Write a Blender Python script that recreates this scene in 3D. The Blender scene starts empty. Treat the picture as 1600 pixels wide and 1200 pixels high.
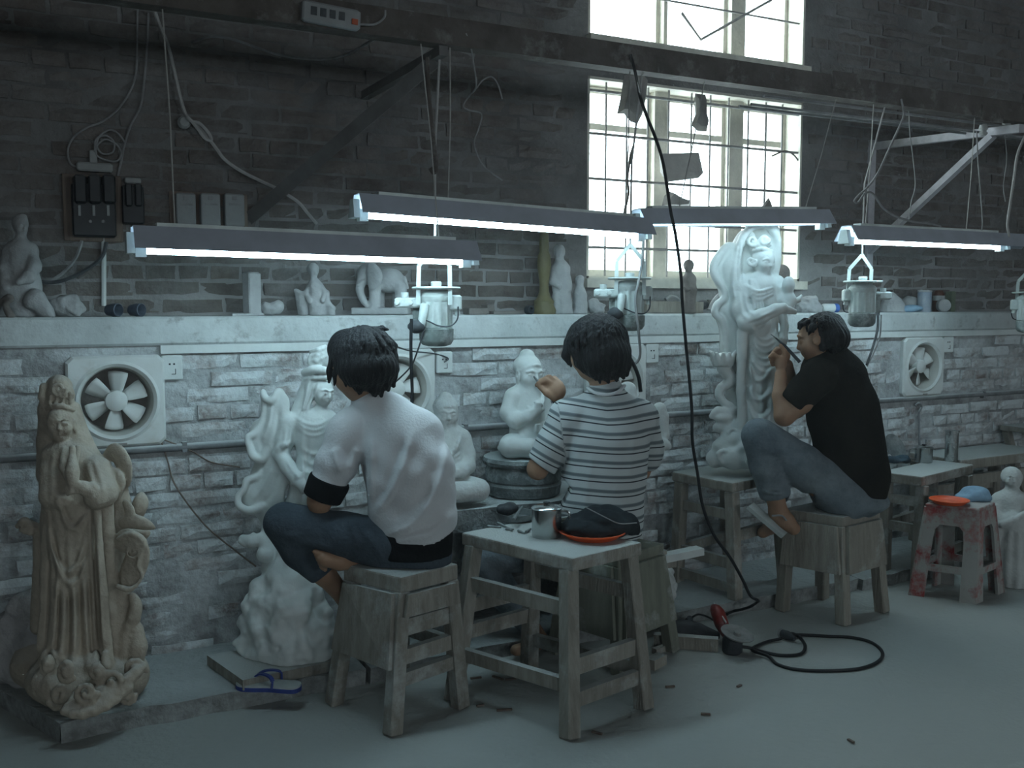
import bpy, bmesh, math, random
import numpy as np
from mathutils import Vector, Matrix, Euler
random.seed(7); RNG = np.random.RandomState(7)
SC = bpy.context.scene; COL = SC.collection

# ------------------------------------------------------------------ camera, world, lights, exposure
EYE = 1.25; FPX = 1500.0; YAW = math.radians(27.4); PIT = math.atan(125/1500.0)
CAM_C = np.array([0.0, 0.0, EYE])
FW = np.array([math.sin(YAW)*math.cos(PIT), math.cos(YAW)*math.cos(PIT), -math.sin(PIT)])
RT = np.array([math.cos(YAW), -math.sin(YAW), 0.0]); UP = np.cross(RT, FW)
FH = np.array([math.sin(YAW), math.cos(YAW), 0.0])          # horizontal forward
cam = bpy.data.cameras.new('camera'); camo = bpy.data.objects.new('camera', cam); COL.objects.link(camo)
cam.sensor_width = 36.0; cam.lens = 36.0*FPX/1600.0; cam.clip_start = 0.05; cam.clip_end = 200
camo.location = CAM_C; camo.rotation_euler = (math.pi/2-PIT, 0, -YAW)
SC.camera = camo

w = bpy.data.worlds.new('overcast_sky'); SC.world = w; w.use_nodes = True
w.node_tree.nodes['Background'].inputs[0].default_value = (0.80, 0.93, 1.0, 1)
w.node_tree.nodes['Background'].inputs[1].default_value = 14.0
SC.view_settings.view_transform = 'Standard'; SC.view_settings.look = 'None'
SC.view_settings.gamma = 1.0; SC.view_settings.use_curve_mapping = False
SC.view_settings.exposure = 0.0
HAZE = 0.007
TUBE_STRENGTH = 42.0; TUBE_COLOR = (0.64, 0.93, 1.04)
SC.cycles.max_bounces = 8; SC.cycles.diffuse_bounces = 5; SC.cycles.transparent_max_bounces = 12
SC.cycles.caustics_reflective = False; SC.cycles.caustics_refractive = False
SC.cycles.sample_clamp_indirect = 6.0
SC.cycles.use_denoising = True

def portal(name, loc, rot, sx, sy):
    l = bpy.data.lights.new(name, 'AREA'); l.shape = 'RECTANGLE'; l.size = sx; l.size_y = sy
    l.cycles.is_portal = True
    o = bpy.data.objects.new(name, l); COL.objects.link(o); o.location = loc; o.rotation_euler = rot
    return o

# ------------------------------------------------------------------ points from the camera calibration
def ray(px, py): return FW + RT*((px-800)/FPX) - UP*((py-600)/FPX)
def PV(px, py, z): return CAM_C + ray(px, py)*z             # at depth z along the view
def PY(px, py, Y): d = ray(px, py); return CAM_C + d*(Y/d[1])
def PZ(px, py, Z): d = ray(px, py); return CAM_C + d*((Z-EYE)/d[2])
def depth(p): return float((np.array(p)-CAM_C) @ FW)
def proj(p):
    v = np.array(p)-CAM_C; z = v @ FW
    return 800+FPX*(v @ RT)/z, 600-FPX*(v @ UP)/z

# ------------------------------------------------------------------ materials
MATS = {}
def _n(nt, t, **kw):
    n = nt.nodes.new(t)
    for k, v in kw.items():
        if k in n.inputs: n.inputs[k].default_value = v
        else: setattr(n, k, v)
    return n
def c4(c): return (c[0], c[1], c[2], 1.0)
def material(name, col, col2=None, scale=12.0, rough=0.8, metal=0.0, dust=0.0, dust_col=(0.62,0.66,0.66), top=0.0,
             bump=0.15, bscale=60.0, dscale=7.0, stretch=None, vary=0.0, spec=0.3, sharp=0.12, zdust=None):
    """dull surface: two-tone noise, blotchy dust and dust settled on upward faces, fine relief"""
    if name in MATS: return MATS[name]
    m = bpy.data.materials.new(name); m.use_nodes = True; nt = m.node_tree; b = nt.nodes['Principled BSDF']
    L = nt.links.new
    b.inputs['Roughness'].default_value = rough; b.inputs['Metallic'].default_value = metal
    b.inputs['Specular IOR Level'].default_value = spec
    geo = _n(nt, 'ShaderNodeNewGeometry')
    tc = geo.outputs['Position']
    if stretch:
        mp = _n(nt, 'ShaderNodeMapping'); mp.inputs['Scale'].default_value = stretch; L(tc, mp.inputs['Vector']); vec = mp.outputs[0]
    else: vec = tc
    n1 = _n(nt, 'ShaderNodeTexNoise'); n1.inputs['Scale'].default_value = scale; n1.inputs['Detail'].default_value = 5; n1.inputs['Roughness'].default_value = 0.65
    L(vec, n1.inputs['Vector'])
    col2 = col2 or tuple(min(1, c*0.72) for c in col)
    r1 = _n(nt, 'ShaderNodeMapRange'); r1.inputs[1].default_value = 0.36; r1.inputs[2].default_value = 0.64; L(n1.outputs[0], r1.inputs[0])
    mx = _n(nt, 'ShaderNodeMix', data_type='RGBA'); L(r1.outputs[0], mx.inputs[0]); mx.inputs[6].default_value = c4(col); mx.inputs[7].default_value = c4(col2)
    out = mx.outputs[2]
    if vary:
        oi = _n(nt, 'ShaderNodeObjectInfo'); hs = _n(nt, 'ShaderNodeHueSaturation')
        rv = _n(nt, 'ShaderNodeMapRange'); rv.inputs[3].default_value = 1-vary; rv.inputs[4].default_value = 1+vary; L(oi.outputs['Random'], rv.inputs[0])
        L(rv.outputs[0], hs.inputs['Value']); L(out, hs.inputs['Color']); out = hs.outputs[0]
    if dust or top:
        n2 = _n(nt, 'ShaderNodeTexNoise'); n2.inputs['Scale'].default_value = dscale; n2.inputs['Detail'].default_value = 7; n2.inputs['Roughness'].default_value = 0.72
        L(tc, n2.inputs['Vector'])
        r2 = _n(nt, 'ShaderNodeMapRange'); t = 0.5+(0.5-dust)*0.42
        r2.inputs[1].default_value = t-sharp; r2.inputs[2].default_value = t+sharp; L(n2.outputs[0], r2.inputs[0])
        r2.inputs[4].default_value = 1.0 if dust > 0 else 0.0
        f = r2.outputs[0]
        if zdust:                                              # dust thrown up against the wall above the ledge
            sz = _n(nt, 'ShaderNodeSeparateXYZ'); L(tc, sz.inputs[0]); rz = _n(nt, 'ShaderNodeMapRange'); rz.inputs[1].default_value = zdust[1]; rz.inputs[2].default_value = zdust[0]; rz.inputs[4].default_value = zdust[2]; L(sz.outputs[2], rz.inputs[0])
            ad = _n(nt, 'ShaderNodeMath', operation='ADD'); L(n2.outputs[0], ad.inputs[0]); L(rz.outputs[0], ad.inputs[1]); L(ad.outputs[0], r2.inputs[0])
        if top:
            sx = _n(nt, 'ShaderNodeSeparateXYZ'); L(geo.outputs['Normal'], sx.inputs[0])
            r3 = _n(nt, 'ShaderNodeMapRange'); r3.inputs[1].default_value = 0.35; r3.inputs[2].default_value = 0.95; r3.inputs[4].default_value = top; L(sx.outputs[2], r3.inputs[0])
            ma = _n(nt, 'ShaderNodeMath', operation='MAXIMUM'); L(f, ma.inputs[0]); L(r3.outputs[0], ma.inputs[1]); f = ma.outputs[0]
        m2 = _n(nt, 'ShaderNodeMix', data_type='RGBA'); L(f, m2.inputs[0]); L(out, m2.inputs[6]); m2.inputs[7].default_value = c4(dust_col)
        out = m2.outputs[2]
        if metal:
            sb = _n(nt, 'ShaderNodeMath', operation='MULTIPLY_ADD'); L(f, sb.inputs[0]); sb.inputs[1].default_value = -metal; sb.inputs[2].default_value = metal
            L(sb.outputs[0], b.inputs['Metallic'])
    L(out, b.inputs['Base Color'])
    if bump:
        n3 = _n(nt, 'ShaderNodeTexNoise'); n3.inputs['Scale'].default_value = bscale; n3.inputs['Detail'].default_value = 6; L(vec, n3.inputs['Vector'])
        bp = _n(nt, 'ShaderNodeBump'); bp.inputs['Strength'].default_value = bump; bp.inputs['Distance'].default_value = 0.02
        L(n3.outputs[0], bp.inputs['Height']); L(bp.outputs[0], b.inputs['Normal'])
    MATS[name] = m; return m
def emission(name, col, s):
    m = bpy.data.materials.new(name); m.use_nodes = True; b = m.node_tree.nodes['Principled BSDF']
    b.inputs['Base Color'].default_value = c4((0.9, 0.9, 0.9)); b.inputs['Emission Color'].default_value = c4(col); b.inputs['Emission Strength'].default_value = s
    MATS[name] = m; return m
def glass_pane():
    m = bpy.data.materials.new('window_glass'); m.use_nodes = True; nt = m.node_tree; nt.nodes.remove(nt.nodes['Principled BSDF'])
    t = _n(nt, 'ShaderNodeBsdfTransparent'); t.inputs[0].default_value = (0.93, 0.96, 0.96, 1); g = _n(nt, 'ShaderNodeBsdfGlossy'); g.inputs['Roughness'].default_value = 0.08
    mx = _n(nt, 'ShaderNodeMixShader'); mx.inputs[0].default_value = 0.06
    nt.links.new(t.outputs[0], mx.inputs[1]); nt.links.new(g.outputs[0], mx.inputs[2]); nt.links.new(mx.outputs[0], nt.nodes['Material Output'].inputs[0])
    MATS['glass'] = m; return m

# ------------------------------------------------------------------ mesh collecting
def rotm(rx=0, ry=0, rz=0): return np.array(Euler((rx, ry, rz)).to_matrix())
class MB:
    """collects vertices and faces of one mesh"""
    def __init__(s): s.v = []; s.f = []
    def add(s, vs, fs):
        n = len(s.v); s.v.extend([tuple(map(float, q)) for q in vs]); s.f.extend([tuple(i+n for i in f) for f in fs]); return s
    def box(s, c, h, R=None, taper=1.0, bev=0.0):
        """rounded-edge box: centre, half sizes, rotation; taper scales the top"""
        c = np.array(c, float); hx, hy, hz = h
        if bev <= 0:
            pts = [(x*hx*(taper if z > 0 else 1), y*hy*(taper if z > 0 else 1), z*hz) for z in (-1, 1) for x, y in ((-1,-1),(1,-1),(1,1),(-1,1))]
            fs = [(3,2,1,0),(4,5,6,7),(0,1,5,4),(1,2,6,5),(2,3,7,6),(3,0,4,7)]
        else:
            b = min(bev, hx*.49, hy*.49, hz*.49); rings = []
            for z, sh in ((-hz, b), (-hz+b, 0), (hz-b, 0), (hz, b)):
                t = taper if z > 0 else 1
                x, y = hx*t-sh, hy*t-sh; e = b*0.7 if sh == 0 else b*0.5
                rings.append([(-x+e,-y,z),(x-e,-y,z),(x,-y+e,z),(x,y-e,z),(x-e,y,z),(-x+e,y,z),(-x,y-e,z),(-x,-y+e,z)])
            pts = [q for r in rings for q in r]
            fs = [tuple(range(7,-1,-1)), tuple(range(24,32))]
            for i in range(3):
                for j in range(8): a = i*8+j; d = i*8+(j+1) % 8; fs.append((a, d, d+8, a+8))
        P = np.array(pts)
        if R is not None: P = P @ np.array(R).T
        return s.add(P+c, fs)
    def frame(s, a, b, up=(0,0,1)):
        a = np.array(a, float); b = np.array(b, float); t = b-a; t /= (np.linalg.norm(t)+1e-9); u = np.array(up, float)
        if abs(t @ u) > 0.97: u = np.array([1.0, 0, 0])
        x = np.cross(u, t); x /= np.linalg.norm(x); y = np.cross(t, x); return x, y, t
    def bar(s, a, b, w, h, up=(0,0,1), w2=None, h2=None):
        """rectangular bar from a to b"""
        x, y, t = s.frame(a, b, up); a = np.array(a, float); b = np.array(b, float); w2 = w2 or w; h2 = h2 or h
        pts = [a-x*w/2-y*h/2, a+x*w/2-y*h/2, a+x*w/2+y*h/2, a-x*w/2+y*h/2, b-x*w2/2-y*h2/2, b+x*w2/2-y*h2/2, b+x*w2/2+y*h2/2, b-x*w2/2+y*h2/2]
        return s.add(pts, [(3,2,1,0),(4,5,6,7),(0,1,5,4),(1,2,6,5),(2,3,7,6),(3,0,4,7)])
    def cyl(s, a, b, r, r2=None, n=12):
        return s.tube([a, b], [r, r if r2 is None else r2], n)
    def tube(s, pts, r, n=8, closed=False):
        pts = [np.array(p, float) for p in pts]; m = len(pts)
        rr = r if hasattr(r, '__len__') else [r]*m
        x = None; vs = []
        for i, p in enumerate(pts):
            t = pts[min(i+1, m-1)]-pts[max(i-1, 0)]; t /= (np.linalg.norm(t)+1e-9)
            if x is None: x = s.frame((0,0,0), t)[0]
            x = x-t*(x @ t); x /= (np.linalg.norm(x)+1e-9); y = np.cross(t, x)
            for k in range(n):
                an = 2*math.pi*k/n; vs.append(p+(x*math.cos(an)+y*math.sin(an))*rr[i])
        fs = []
        for i in range(m-1):
            for k in range(n): a = i*n+k; b = i*n+(k+1) % n; fs.append((a, b, b+n, a+n))
        fs.append(tuple(range(n-1, -1, -1))); fs.append(tuple(range((m-1)*n, m*n)))
        return s.add(vs, fs)
    def lathe(s, prof, c=(0,0,0), axis=(0,0,1), n=24, squash=1.0, lobes=None, caps=True):
        """prof = [(radius, height)...] round an axis through c"""
        x, y, t = s.frame((0,0,0), axis, (0,0,1) if abs(axis[2]) < .9 else (0,1,0)); c = np.array(c, float); vs = []
        for r, h in prof:
            for k in range(n):
                an = 2*math.pi*k/n; q = r*(1+(lobes(an, h) if lobes else 0))
                vs.append(c+x*q*math.cos(an)+y*q*math.sin(an)*squash+t*h)
        m = len(prof); fs = []
        for i in range(m-1):
            for k in range(n): a = i*n+k; b = i*n+(k+1) % n; fs.append((a, b, b+n, a+n))
        if caps and prof[0][0] > 1e-6: fs.append(tuple(range(n-1, -1, -1)))
        if caps and prof[-1][0] > 1e-6: fs.append(tuple(range((m-1)*n, m*n)))
        return s.add(vs, fs)
    def prism(s, poly, d):
        """polygon (3D points) pushed along vector d"""
        n = len(poly); P = np.array(poly, float); d = np.array(d, float)
        return s.add(list(P)+list(P+d), [tuple(range(n-1, -1, -1)), tuple(range(n, 2*n))]+[(i, (i+1) % n, (i+1) % n+n, i+n) for i in range(n)])
    def mesh(s, name, smooth=False):
        me = bpy.data.meshes.new(name); me.from_pydata(s.v, [], s.f); me.update()
        bm = bmesh.new(); bm.from_mesh(me); bmesh.ops.recalc_face_normals(bm, faces=bm.faces); bm.to_mesh(me); bm.free()
        if smooth: shade(me, smooth)
        return me
def shade(me, ang=40):
    me.polygons.foreach_set('use_smooth', [True]*len(me.polygons))
    try: me.set_sharp_from_angle(angle=math.radians(ang if ang is not True else 40))
    except Exception: pass

def spline(pts, n=8):
    """Catmull-Rom through the points"""
    P = [np.array(p, float) for p in pts]; P = [2*P[0]-P[1]]+P+[2*P[-1]-P[-2]]; out = []
    for i in range(1, len(P)-2):
        a, b, c, d = P[i-1:i+3]
        for k in range(n):
            t = k/n; out.append(0.5*((2*b)+(-a+c)*t+(2*a-5*b+4*c-d)*t*t+(-a+3*b-3*c+d)*t**3))
    out.append(P[-2]); return out

def put(name, me, mt, parent=None):
    if isinstance(me, MB): me = me.mesh(name)
    o = bpy.data.objects.new(name, me); COL.objects.link(o)
    if mt is not None and not me.materials: me.materials.append(MATS[mt] if isinstance(mt, str) else mt)
    if parent is not None:
        o.parent = parent; L = Vector((0,0,0)); q = parent
        while q is not None: L += q.location; q = q.parent
        o.location = -L
    return o
def tag(o, label=None, cat=None, group=None, kind=None):
    if label: o['label'] = label
    if cat: o['category'] = cat
    if group: o['group'] = group
    if kind: o['kind'] = kind
    return o
def thing(name, label, cat, loc=(0,0,0), group=None):
    o = bpy.data.objects.new(name, None); COL.objects.link(o); o.location = tuple(map(float, loc)); o.empty_display_size = 0.05
    return tag(o, label, cat, group)
def part(name, mb, mt, parent, smooth=False):
    me = mb.mesh(name, smooth) if isinstance(mb, MB) else mb
    return put(name, me, mt, parent)
def whole(name, mb, mt, label, cat, group=None, smooth=False):
    """a thing that is one mesh: its origin goes to its base"""
    me = mb.mesh(name, smooth) if isinstance(mb, MB) else mb
    n = len(me.vertices); co = np.empty(n*3); me.vertices.foreach_get('co', co); co = co.reshape(-1, 3)
    b = np.array([(co[:,0].min()+co[:,0].max())/2, (co[:,1].min()+co[:,1].max())/2, co[:,2].min()])
    me.vertices.foreach_set('co', (co-b).ravel()); me.update()
    o = put(name, me, mt); o.location = b
    return tag(o, label, cat, group)
def cable(name, pts, r, mt, label, cat='cable', n=6, sub=8, group=None, parent=None):
    mb = MB().tube(spline(pts, sub), r, n)
    if parent is not None: return part(name, mb, mt, parent, True)
    return whole(name, mb, mt, label, cat, group, True)

# ------------------------------------------------------------------ sculpting with a distance field, meshed by surface nets
def _noise3(x, y, z, seed=0):
    def h(i, j, k):
        v = (i*374761393+j*668265263+k*2147483647+seed*97531).astype(np.int64)
        v = (v ^ (v >> 13))*1274126177; v = v ^ (v >> 16); return (v & 0xffff).astype(np.float32)/65535.0
    xi = np.floor(x).astype(np.int64); yi = np.floor(y).astype(np.int64); zi = np.floor(z).astype(np.int64)
    u = x-xi; v = y-yi; t = z-zi; u = u*u*(3-2*u); v = v*v*(3-2*v); t = t*t*(3-2*t); r = 0
    for a in (0, 1):
        for b in (0, 1):
            for c in (0, 1):
                r = r+h(xi+a, yi+b, zi+c)*(u if a else 1-u)*(v if b else 1-v)*(t if c else 1-t)
    return r-0.5
class Sculpt:
    """primitives given as (px, py, d): picture position of the traced outline and depth offset in metres from zc; radii in px at zc"""
    def __init__(s, zc, vox): s.z = zc; s.vox = vox; s.p = []; s.s = zc/FPX; s.disp = []; s.fx = None
    def P(s, q): return PV(q[0], q[1], s.z+(q[2] if len(q) > 2 else 0.0)) if not (len(q) == 4) else np.array(q[:3], float)
    def cap(s, a, b, ra, rb=None, k=6, op=1, flat=None):
        s.p.append(('cap', s.P(a), s.P(b), ra*s.s, (ra if rb is None else rb)*s.s, k*s.s, op, flat)); return s
    def tube(s, pts, k=4, op=1, flat=None, sub=0):
        """pts = (px, py, d, r) chain"""
        if sub:
            Q = spline([np.array(p, float) for p in pts], sub)
        else: Q = [np.array(p, float) for p in pts]
        for a, b in zip(Q[:-1], Q[1:]): s.cap(tuple(a[:3]), tuple(b[:3]), a[3], b[3], k, op, flat)
        return s
    def ell(s, c, r, roll=0, yaw=0, k=6, op=1, pitch=0):
        """ellipsoid; r = (across, depth, up) in px; roll turns it in the picture, yaw round the vertical"""
        B = np.stack([RT, FH, np.array([0,0,1.0])])           # rows: local axes in world
        R = rotm(math.radians(pitch), math.radians(roll), math.radians(yaw)).T @ B
        s.p.append(('ell', s.P(c), R, np.array(r, float)*s.s, k*s.s, op)); return s
    def box(s, c, r, roll=0, yaw=0, k=4, op=1, rd=2, pitch=0):
        B = np.stack([RT, FH, np.array([0,0,1.0])]); R = rotm(math.radians(pitch), math.radians(roll), math.radians(yaw)).T @ B
        s.p.append(('box', s.P(c), R, np.array(r, float)*s.s, k*s.s, op, rd*s.s)); return s
    def crease(s, pts, amp, wid, sub=4):
        """ridge (amp > 0) or groove (amp < 0) in mm along a traced line on the side of the surface that faces the camera; wid in px"""
        Q = spline([np.array((p[0], p[1], 0.0)) for p in pts], sub); zc = s.z; L = np.array(Q)[:, :2]; am = amp/1000.0
        nx = -FH*0.9
        def fn(X, Y, Z):
            rx = X-CAM_C[0]; ry = Y-CAM_C[1]; rz = Z-CAM_C[2]; zz = rx*FW[0]+ry*FW[1]+rz*FW[2]
            px = 800+FPX*(rx*RT[0]+ry*RT[1]+rz*RT[2])/zz; py = 600-FPX*(rx*UP[0]+ry*UP[1]+rz*UP[2])/zz
            m = (px > L[:, 0].min()-3*wid) & (px < L[:, 0].max()+3*wid) & (py > L[:, 1].min()-3*wid) & (py < L[:, 1].max()+3*wid) & (zz < zc+0.05)
            out = np.zeros(X.shape, np.float32)
            if not m.any(): return out
            x = px[m]; y = py[m]; best = np.full(x.shape, 1e9); par = np.zeros(x.shape); n = len(L)-1
            for i in range(n):
                a = L[i]; d = L[i+1]-a; t = np.clip(((x-a[0])*d[0]+(y-a[1])*d[1])/(d@d+1e-9), 0, 1); q = (x-a[0]-t*d[0])**2+(y-a[1]-t*d[1])**2
                u = q < best; best = np.where(u, q, best); par = np.where(u, (i+t)/n, par)
            out[m] = -am*np.exp(-best/(wid*wid))*np.clip(np.minimum(par, 1-par)*6+0.25, 0, 1)
            return out
        s.disp.append(fn); return s
    def field(s):
        lo = np.full(3, 1e9); hi = -lo
        for q in s.p:
            if q[6 if q[0] == 'cap' else 5] < 0: continue
            if q[0] == 'cap':
                m = max(q[3], q[4]); lo = np.minimum(lo, np.minimum(q[1], q[2])-m); hi = np.maximum(hi, np.maximum(q[1], q[2])+m)
            else:
                e = np.abs(q[2]).T @ q[3]; lo = np.minimum(lo, q[1]-e); hi = np.maximum(hi, q[1]+e)
        h = s.vox; lo -= 5*h; hi += 5*h; n = np.ceil((hi-lo)/h).astype(int)+1
        BIG = 0.08; F = np.full(n, BIG, np.float32); ax = [lo[i]+h*np.arange(n[i]) for i in range(3)]
        for q in s.p:
            if q[0] == 'cap':
                m = max(q[3], q[4])*(1.0); a0 = np.minimum(q[1], q[2])-m; a1 = np.maximum(q[1], q[2])+m; k = q[5]; op = q[6]
            else:
                e = np.abs(q[2]).T @ q[3]; a0 = q[1]-e; a1 = q[1]+e; k = q[4]; op = q[5]
            mar = k+4*h; i0 = np.maximum(((a0-mar-lo)/h).astype(int), 0); i1 = np.minimum(((a1+mar-lo)/h).astype(int)+2, n)
            if (i1 <= i0).any(): continue
            sl = tuple(slice(i0[i], i1[i]) for i in range(3))
            X = ax[0][sl[0]][:, None, None].astype(np.float32); Y = ax[1][sl[1]][None, :, None].astype(np.float32); Z = ax[2][sl[2]][None, None, :].astype(np.float32)
            if q[0] == 'cap':
                a, b, ra, rb = q[1], q[2], q[3], q[4]; d = b-a; dd = float(d @ d)+1e-12
                x = X-a[0]; y = Y-a[1]; z = Z-a[2]
                t = np.clip((x*d[0]+y*d[1]+z*d[2])/dd, 0, 1)
                x = x-t*d[0]; y = y-t*d[1]; z = z-t*d[2]
                if q[7] is not None:                          # flat = (axis, factor): thinner along the axis
                    nx, fct = q[7]; w = (x*nx[0]+y*nx[1]+z*nx[2])*(1/fct-1); x = x+w*nx[0]; y = y+w*nx[1]; z = z+w*nx[2]
                D = np.sqrt(x*x+y*y+z*z)-(ra+(rb-ra)*t)
                if q[7] is not None: D = np.where(D < 0, D*q[7][1], D*min(1, q[7][1]*1.6))
            else:
                c, R, r = q[1], q[2], q[3]; x = X-c[0]; y = Y-c[1]; z = Z-c[2]
                l = [x*R[i][0]+y*R[i][1]+z*R[i][2] for i in range(3)]
                if q[0] == 'ell':
                    k0 = np.sqrt((l[0]/r[0])**2+(l[1]/r[1])**2+(l[2]/r[2])**2); k1 = np.sqrt((l[0]/r[0]**2)**2+(l[1]/r[1]**2)**2+(l[2]/r[2]**2)**2)
                    D = k0*(k0-1)/(k1+1e-9)
                else:
                    rd = q[6]; g = [np.abs(l[i])-(r[i]-rd) for i in range(3)]
                    D = np.sqrt(np.maximum(g[0], 0)**2+np.maximum(g[1], 0)**2+np.maximum(g[2], 0)**2)+np.minimum(np.maximum(np.maximum(g[0], g[1]), g[2]), 0)-rd
            A = F[sl]
            if op < 0: D = -D
            hh = np.maximum(k-np.abs(A-D), 0)/max(k, 1e-6)
            F[sl] = (np.minimum(A, D)-hh*hh*k*0.25) if op > 0 else (np.maximum(A, D)+hh*hh*k*0.25)
        if s.disp or s.fx:
            X, Y, Z = np.meshgrid(ax[0].astype(np.float32), ax[1].astype(np.float32), ax[2].astype(np.float32), indexing='ij')
            near = np.abs(F) < 0.03; x = X[near]; y = Y[near]; z = Z[near]; f = F[near]
            for fn in s.disp: f = f+fn(x, y, z)
            F[near] = f
            if s.fx: F = s.fx(F, X, Y, Z)
        return F, lo
    def mesh(s, name, smooth=True, relax=1):
        F, lo = s.field(); return nets(F, lo, s.vox, name, relax)
def nets(F, lo, h, name, relax=1):
    S = F < 0; c = S[:-1,:-1,:-1].astype(np.int8)
    cnt = np.zeros(c.shape, np.int8)
    for a in (0, 1):
        for b in (0, 1):
            for d in (0, 1): cnt += S[a:S.shape[0]-1+a, b:S.shape[1]-1+b, d:S.shape[2]-1+d]
    act = (cnt > 0) & (cnt < 8); idx = np.full(act.shape, -1, np.int32); ijk = np.argwhere(act); idx[act] = np.arange(len(ijk))
    acc = np.zeros((len(ijk), 3)); num = np.zeros(len(ijk)); i, j, k = ijk.T
    cor = [(a, b, d) for a in (0, 1) for b in (0, 1) for d in (0, 1)]
    val = {q: F[i+q[0], j+q[1], k+q[2]] for q in cor}
    for p in cor:
        for axx in range(3):
            if p[axx]: continue
            q = list(p); q[axx] = 1; q = tuple(q); f0 = val[p]; f1 = val[q]; cr = (f0 < 0) != (f1 < 0)
            t = np.where(cr, f0/np.where(f0-f1 == 0, 1, f0-f1), 0)
            pt = np.array(p, float)[None, :].repeat(len(ijk), 0); pt[:, axx] += t
            acc += np.where(cr[:, None], pt, 0); num += cr
    V = lo+h*(ijk+acc/num[:, None]); faces = []
    for axx in range(3):
        o = [0, 1, 2]; o.remove(axx); u, v = o
        s0 = [slice(None)]*3; s1 = [slice(None)]*3; s0[axx] = slice(0, -1); s1[axx] = slice(1, None)
        A = S[tuple(s0)]; B = S[tuple(s1)]; e = np.argwhere(A != B)
        e = e[(e[:, u] > 0) & (e[:, v] > 0) & (e[:, u] < F.shape[u]-1) & (e[:, v] < F.shape[v]-1)]
        fl = A[tuple(e.T)]
        def cell(du, dv): q = e.copy(); q[:, u] -= du; q[:, v] -= dv; return idx[tuple(q.T)]
        a, b, c2, d = cell(1, 1), cell(0, 1), cell(0, 0), cell(1, 0)
        if axx == 1: fl = ~fl
        Q = np.stack([a, b, c2, d], 1); Q[~fl] = Q[~fl][:, ::-1]; faces.append(Q)
    Q = np.concatenate(faces); Q = Q[(Q >= 0).all(1)]
    for _ in range(relax):                                     # gentle smoothing along the mesh edges
        sm = np.zeros_like(V); cn = np.zeros(len(V))
        for a, b in ((0,1),(1,2),(2,3),(3,0)):
            for x, y in ((a, b), (b, a)):
                for ch in range(3): sm[:, ch] += np.bincount(Q[:, x], V[Q[:, y], ch], len(V))
                cn += np.bincount(Q[:, x], minlength=len(V))
        V = V*0.5+0.5*sm/np.maximum(cn, 1)[:, None]
    me = bpy.data.meshes.new(name); me.vertices.add(len(V)); me.vertices.foreach_set('co', V.ravel())
    me.loops.add(Q.size); me.loops.foreach_set('vertex_index', Q.ravel().astype(np.int32))
    me.polygons.add(len(Q)); me.polygons.foreach_set('loop_start', np.arange(0, Q.size, 4, dtype=np.int32)); me.polygons.foreach_set('loop_total', np.full(len(Q), 4, np.int32))
    me.polygons.foreach_set('use_smooth', np.ones(len(Q), bool)); me.update(calc_edges=True); me.validate()
    return me

# ------------------------------------------------------------------ materials of the place
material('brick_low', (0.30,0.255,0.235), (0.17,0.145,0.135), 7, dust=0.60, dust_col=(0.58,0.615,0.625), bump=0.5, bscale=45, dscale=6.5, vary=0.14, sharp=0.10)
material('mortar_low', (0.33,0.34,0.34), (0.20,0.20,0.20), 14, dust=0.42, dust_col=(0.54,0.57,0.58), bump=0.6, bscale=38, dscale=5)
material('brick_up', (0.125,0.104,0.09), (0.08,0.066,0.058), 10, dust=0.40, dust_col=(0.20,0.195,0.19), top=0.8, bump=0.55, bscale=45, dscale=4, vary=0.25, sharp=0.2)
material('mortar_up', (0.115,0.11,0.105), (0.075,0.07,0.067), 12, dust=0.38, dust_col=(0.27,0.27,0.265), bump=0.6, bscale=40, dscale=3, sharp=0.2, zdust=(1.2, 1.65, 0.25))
material('plaster', (0.56,0.60,0.60), (0.44,0.47,0.47), 6, dust=0.25, dust_col=(0.34,0.35,0.35), bump=0.35, bscale=30, dscale=14, sharp=0.05)
material('ledge_top', (0.40,0.40,0.39), (0.28,0.27,0.26), 10, bump=0.4, bscale=50)
material('floor_dust', (0.36,0.375,0.355), (0.27,0.28,0.265), 2.2, dust=0.45, dust_col=(0.43,0.45,0.43), bump=0.3, bscale=40, dscale=1.1, sharp=0.2, rough=0.9)
material('kerb', (0.33,0.35,0.345), (0.18,0.185,0.18), 16, top=0.75, dust=0.18, dust_col=(0.44,0.47,0.465), bump=0.6, bscale=45)
material('ceiling_dark', (0.12,0.11,0.10), None, 3)
material('wall_far', (0.30,0.30,0.29), None, 3)
material('timber_frame', (0.68,0.655,0.57), (0.55,0.53,0.46), 14, bump=0.2)
material('bar_iron', (0.20,0.20,0.20), (0.32,0.31,0.30), 30, rough=0.7)
material('steel_dark', (0.055,0.045,0.038), (0.10,0.085,0.075), 9, top=0.45, dust=0.12, dust_col=(0.26,0.25,0.24), rough=0.75)
material('steel_white', (0.50,0.49,0.52), (0.36,0.35,0.37), 12, rough=0.7)
material('white_plastic', (0.66,0.70,0.69), (0.58,0.61,0.60), 8, rough=0.55, bump=0.05)
material('pipe_dusty', (0.14,0.145,0.15), (0.22,0.225,0.23), 14, top=0.9, dust_col=(0.55,0.59,0.59))
glass_pane()

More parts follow.
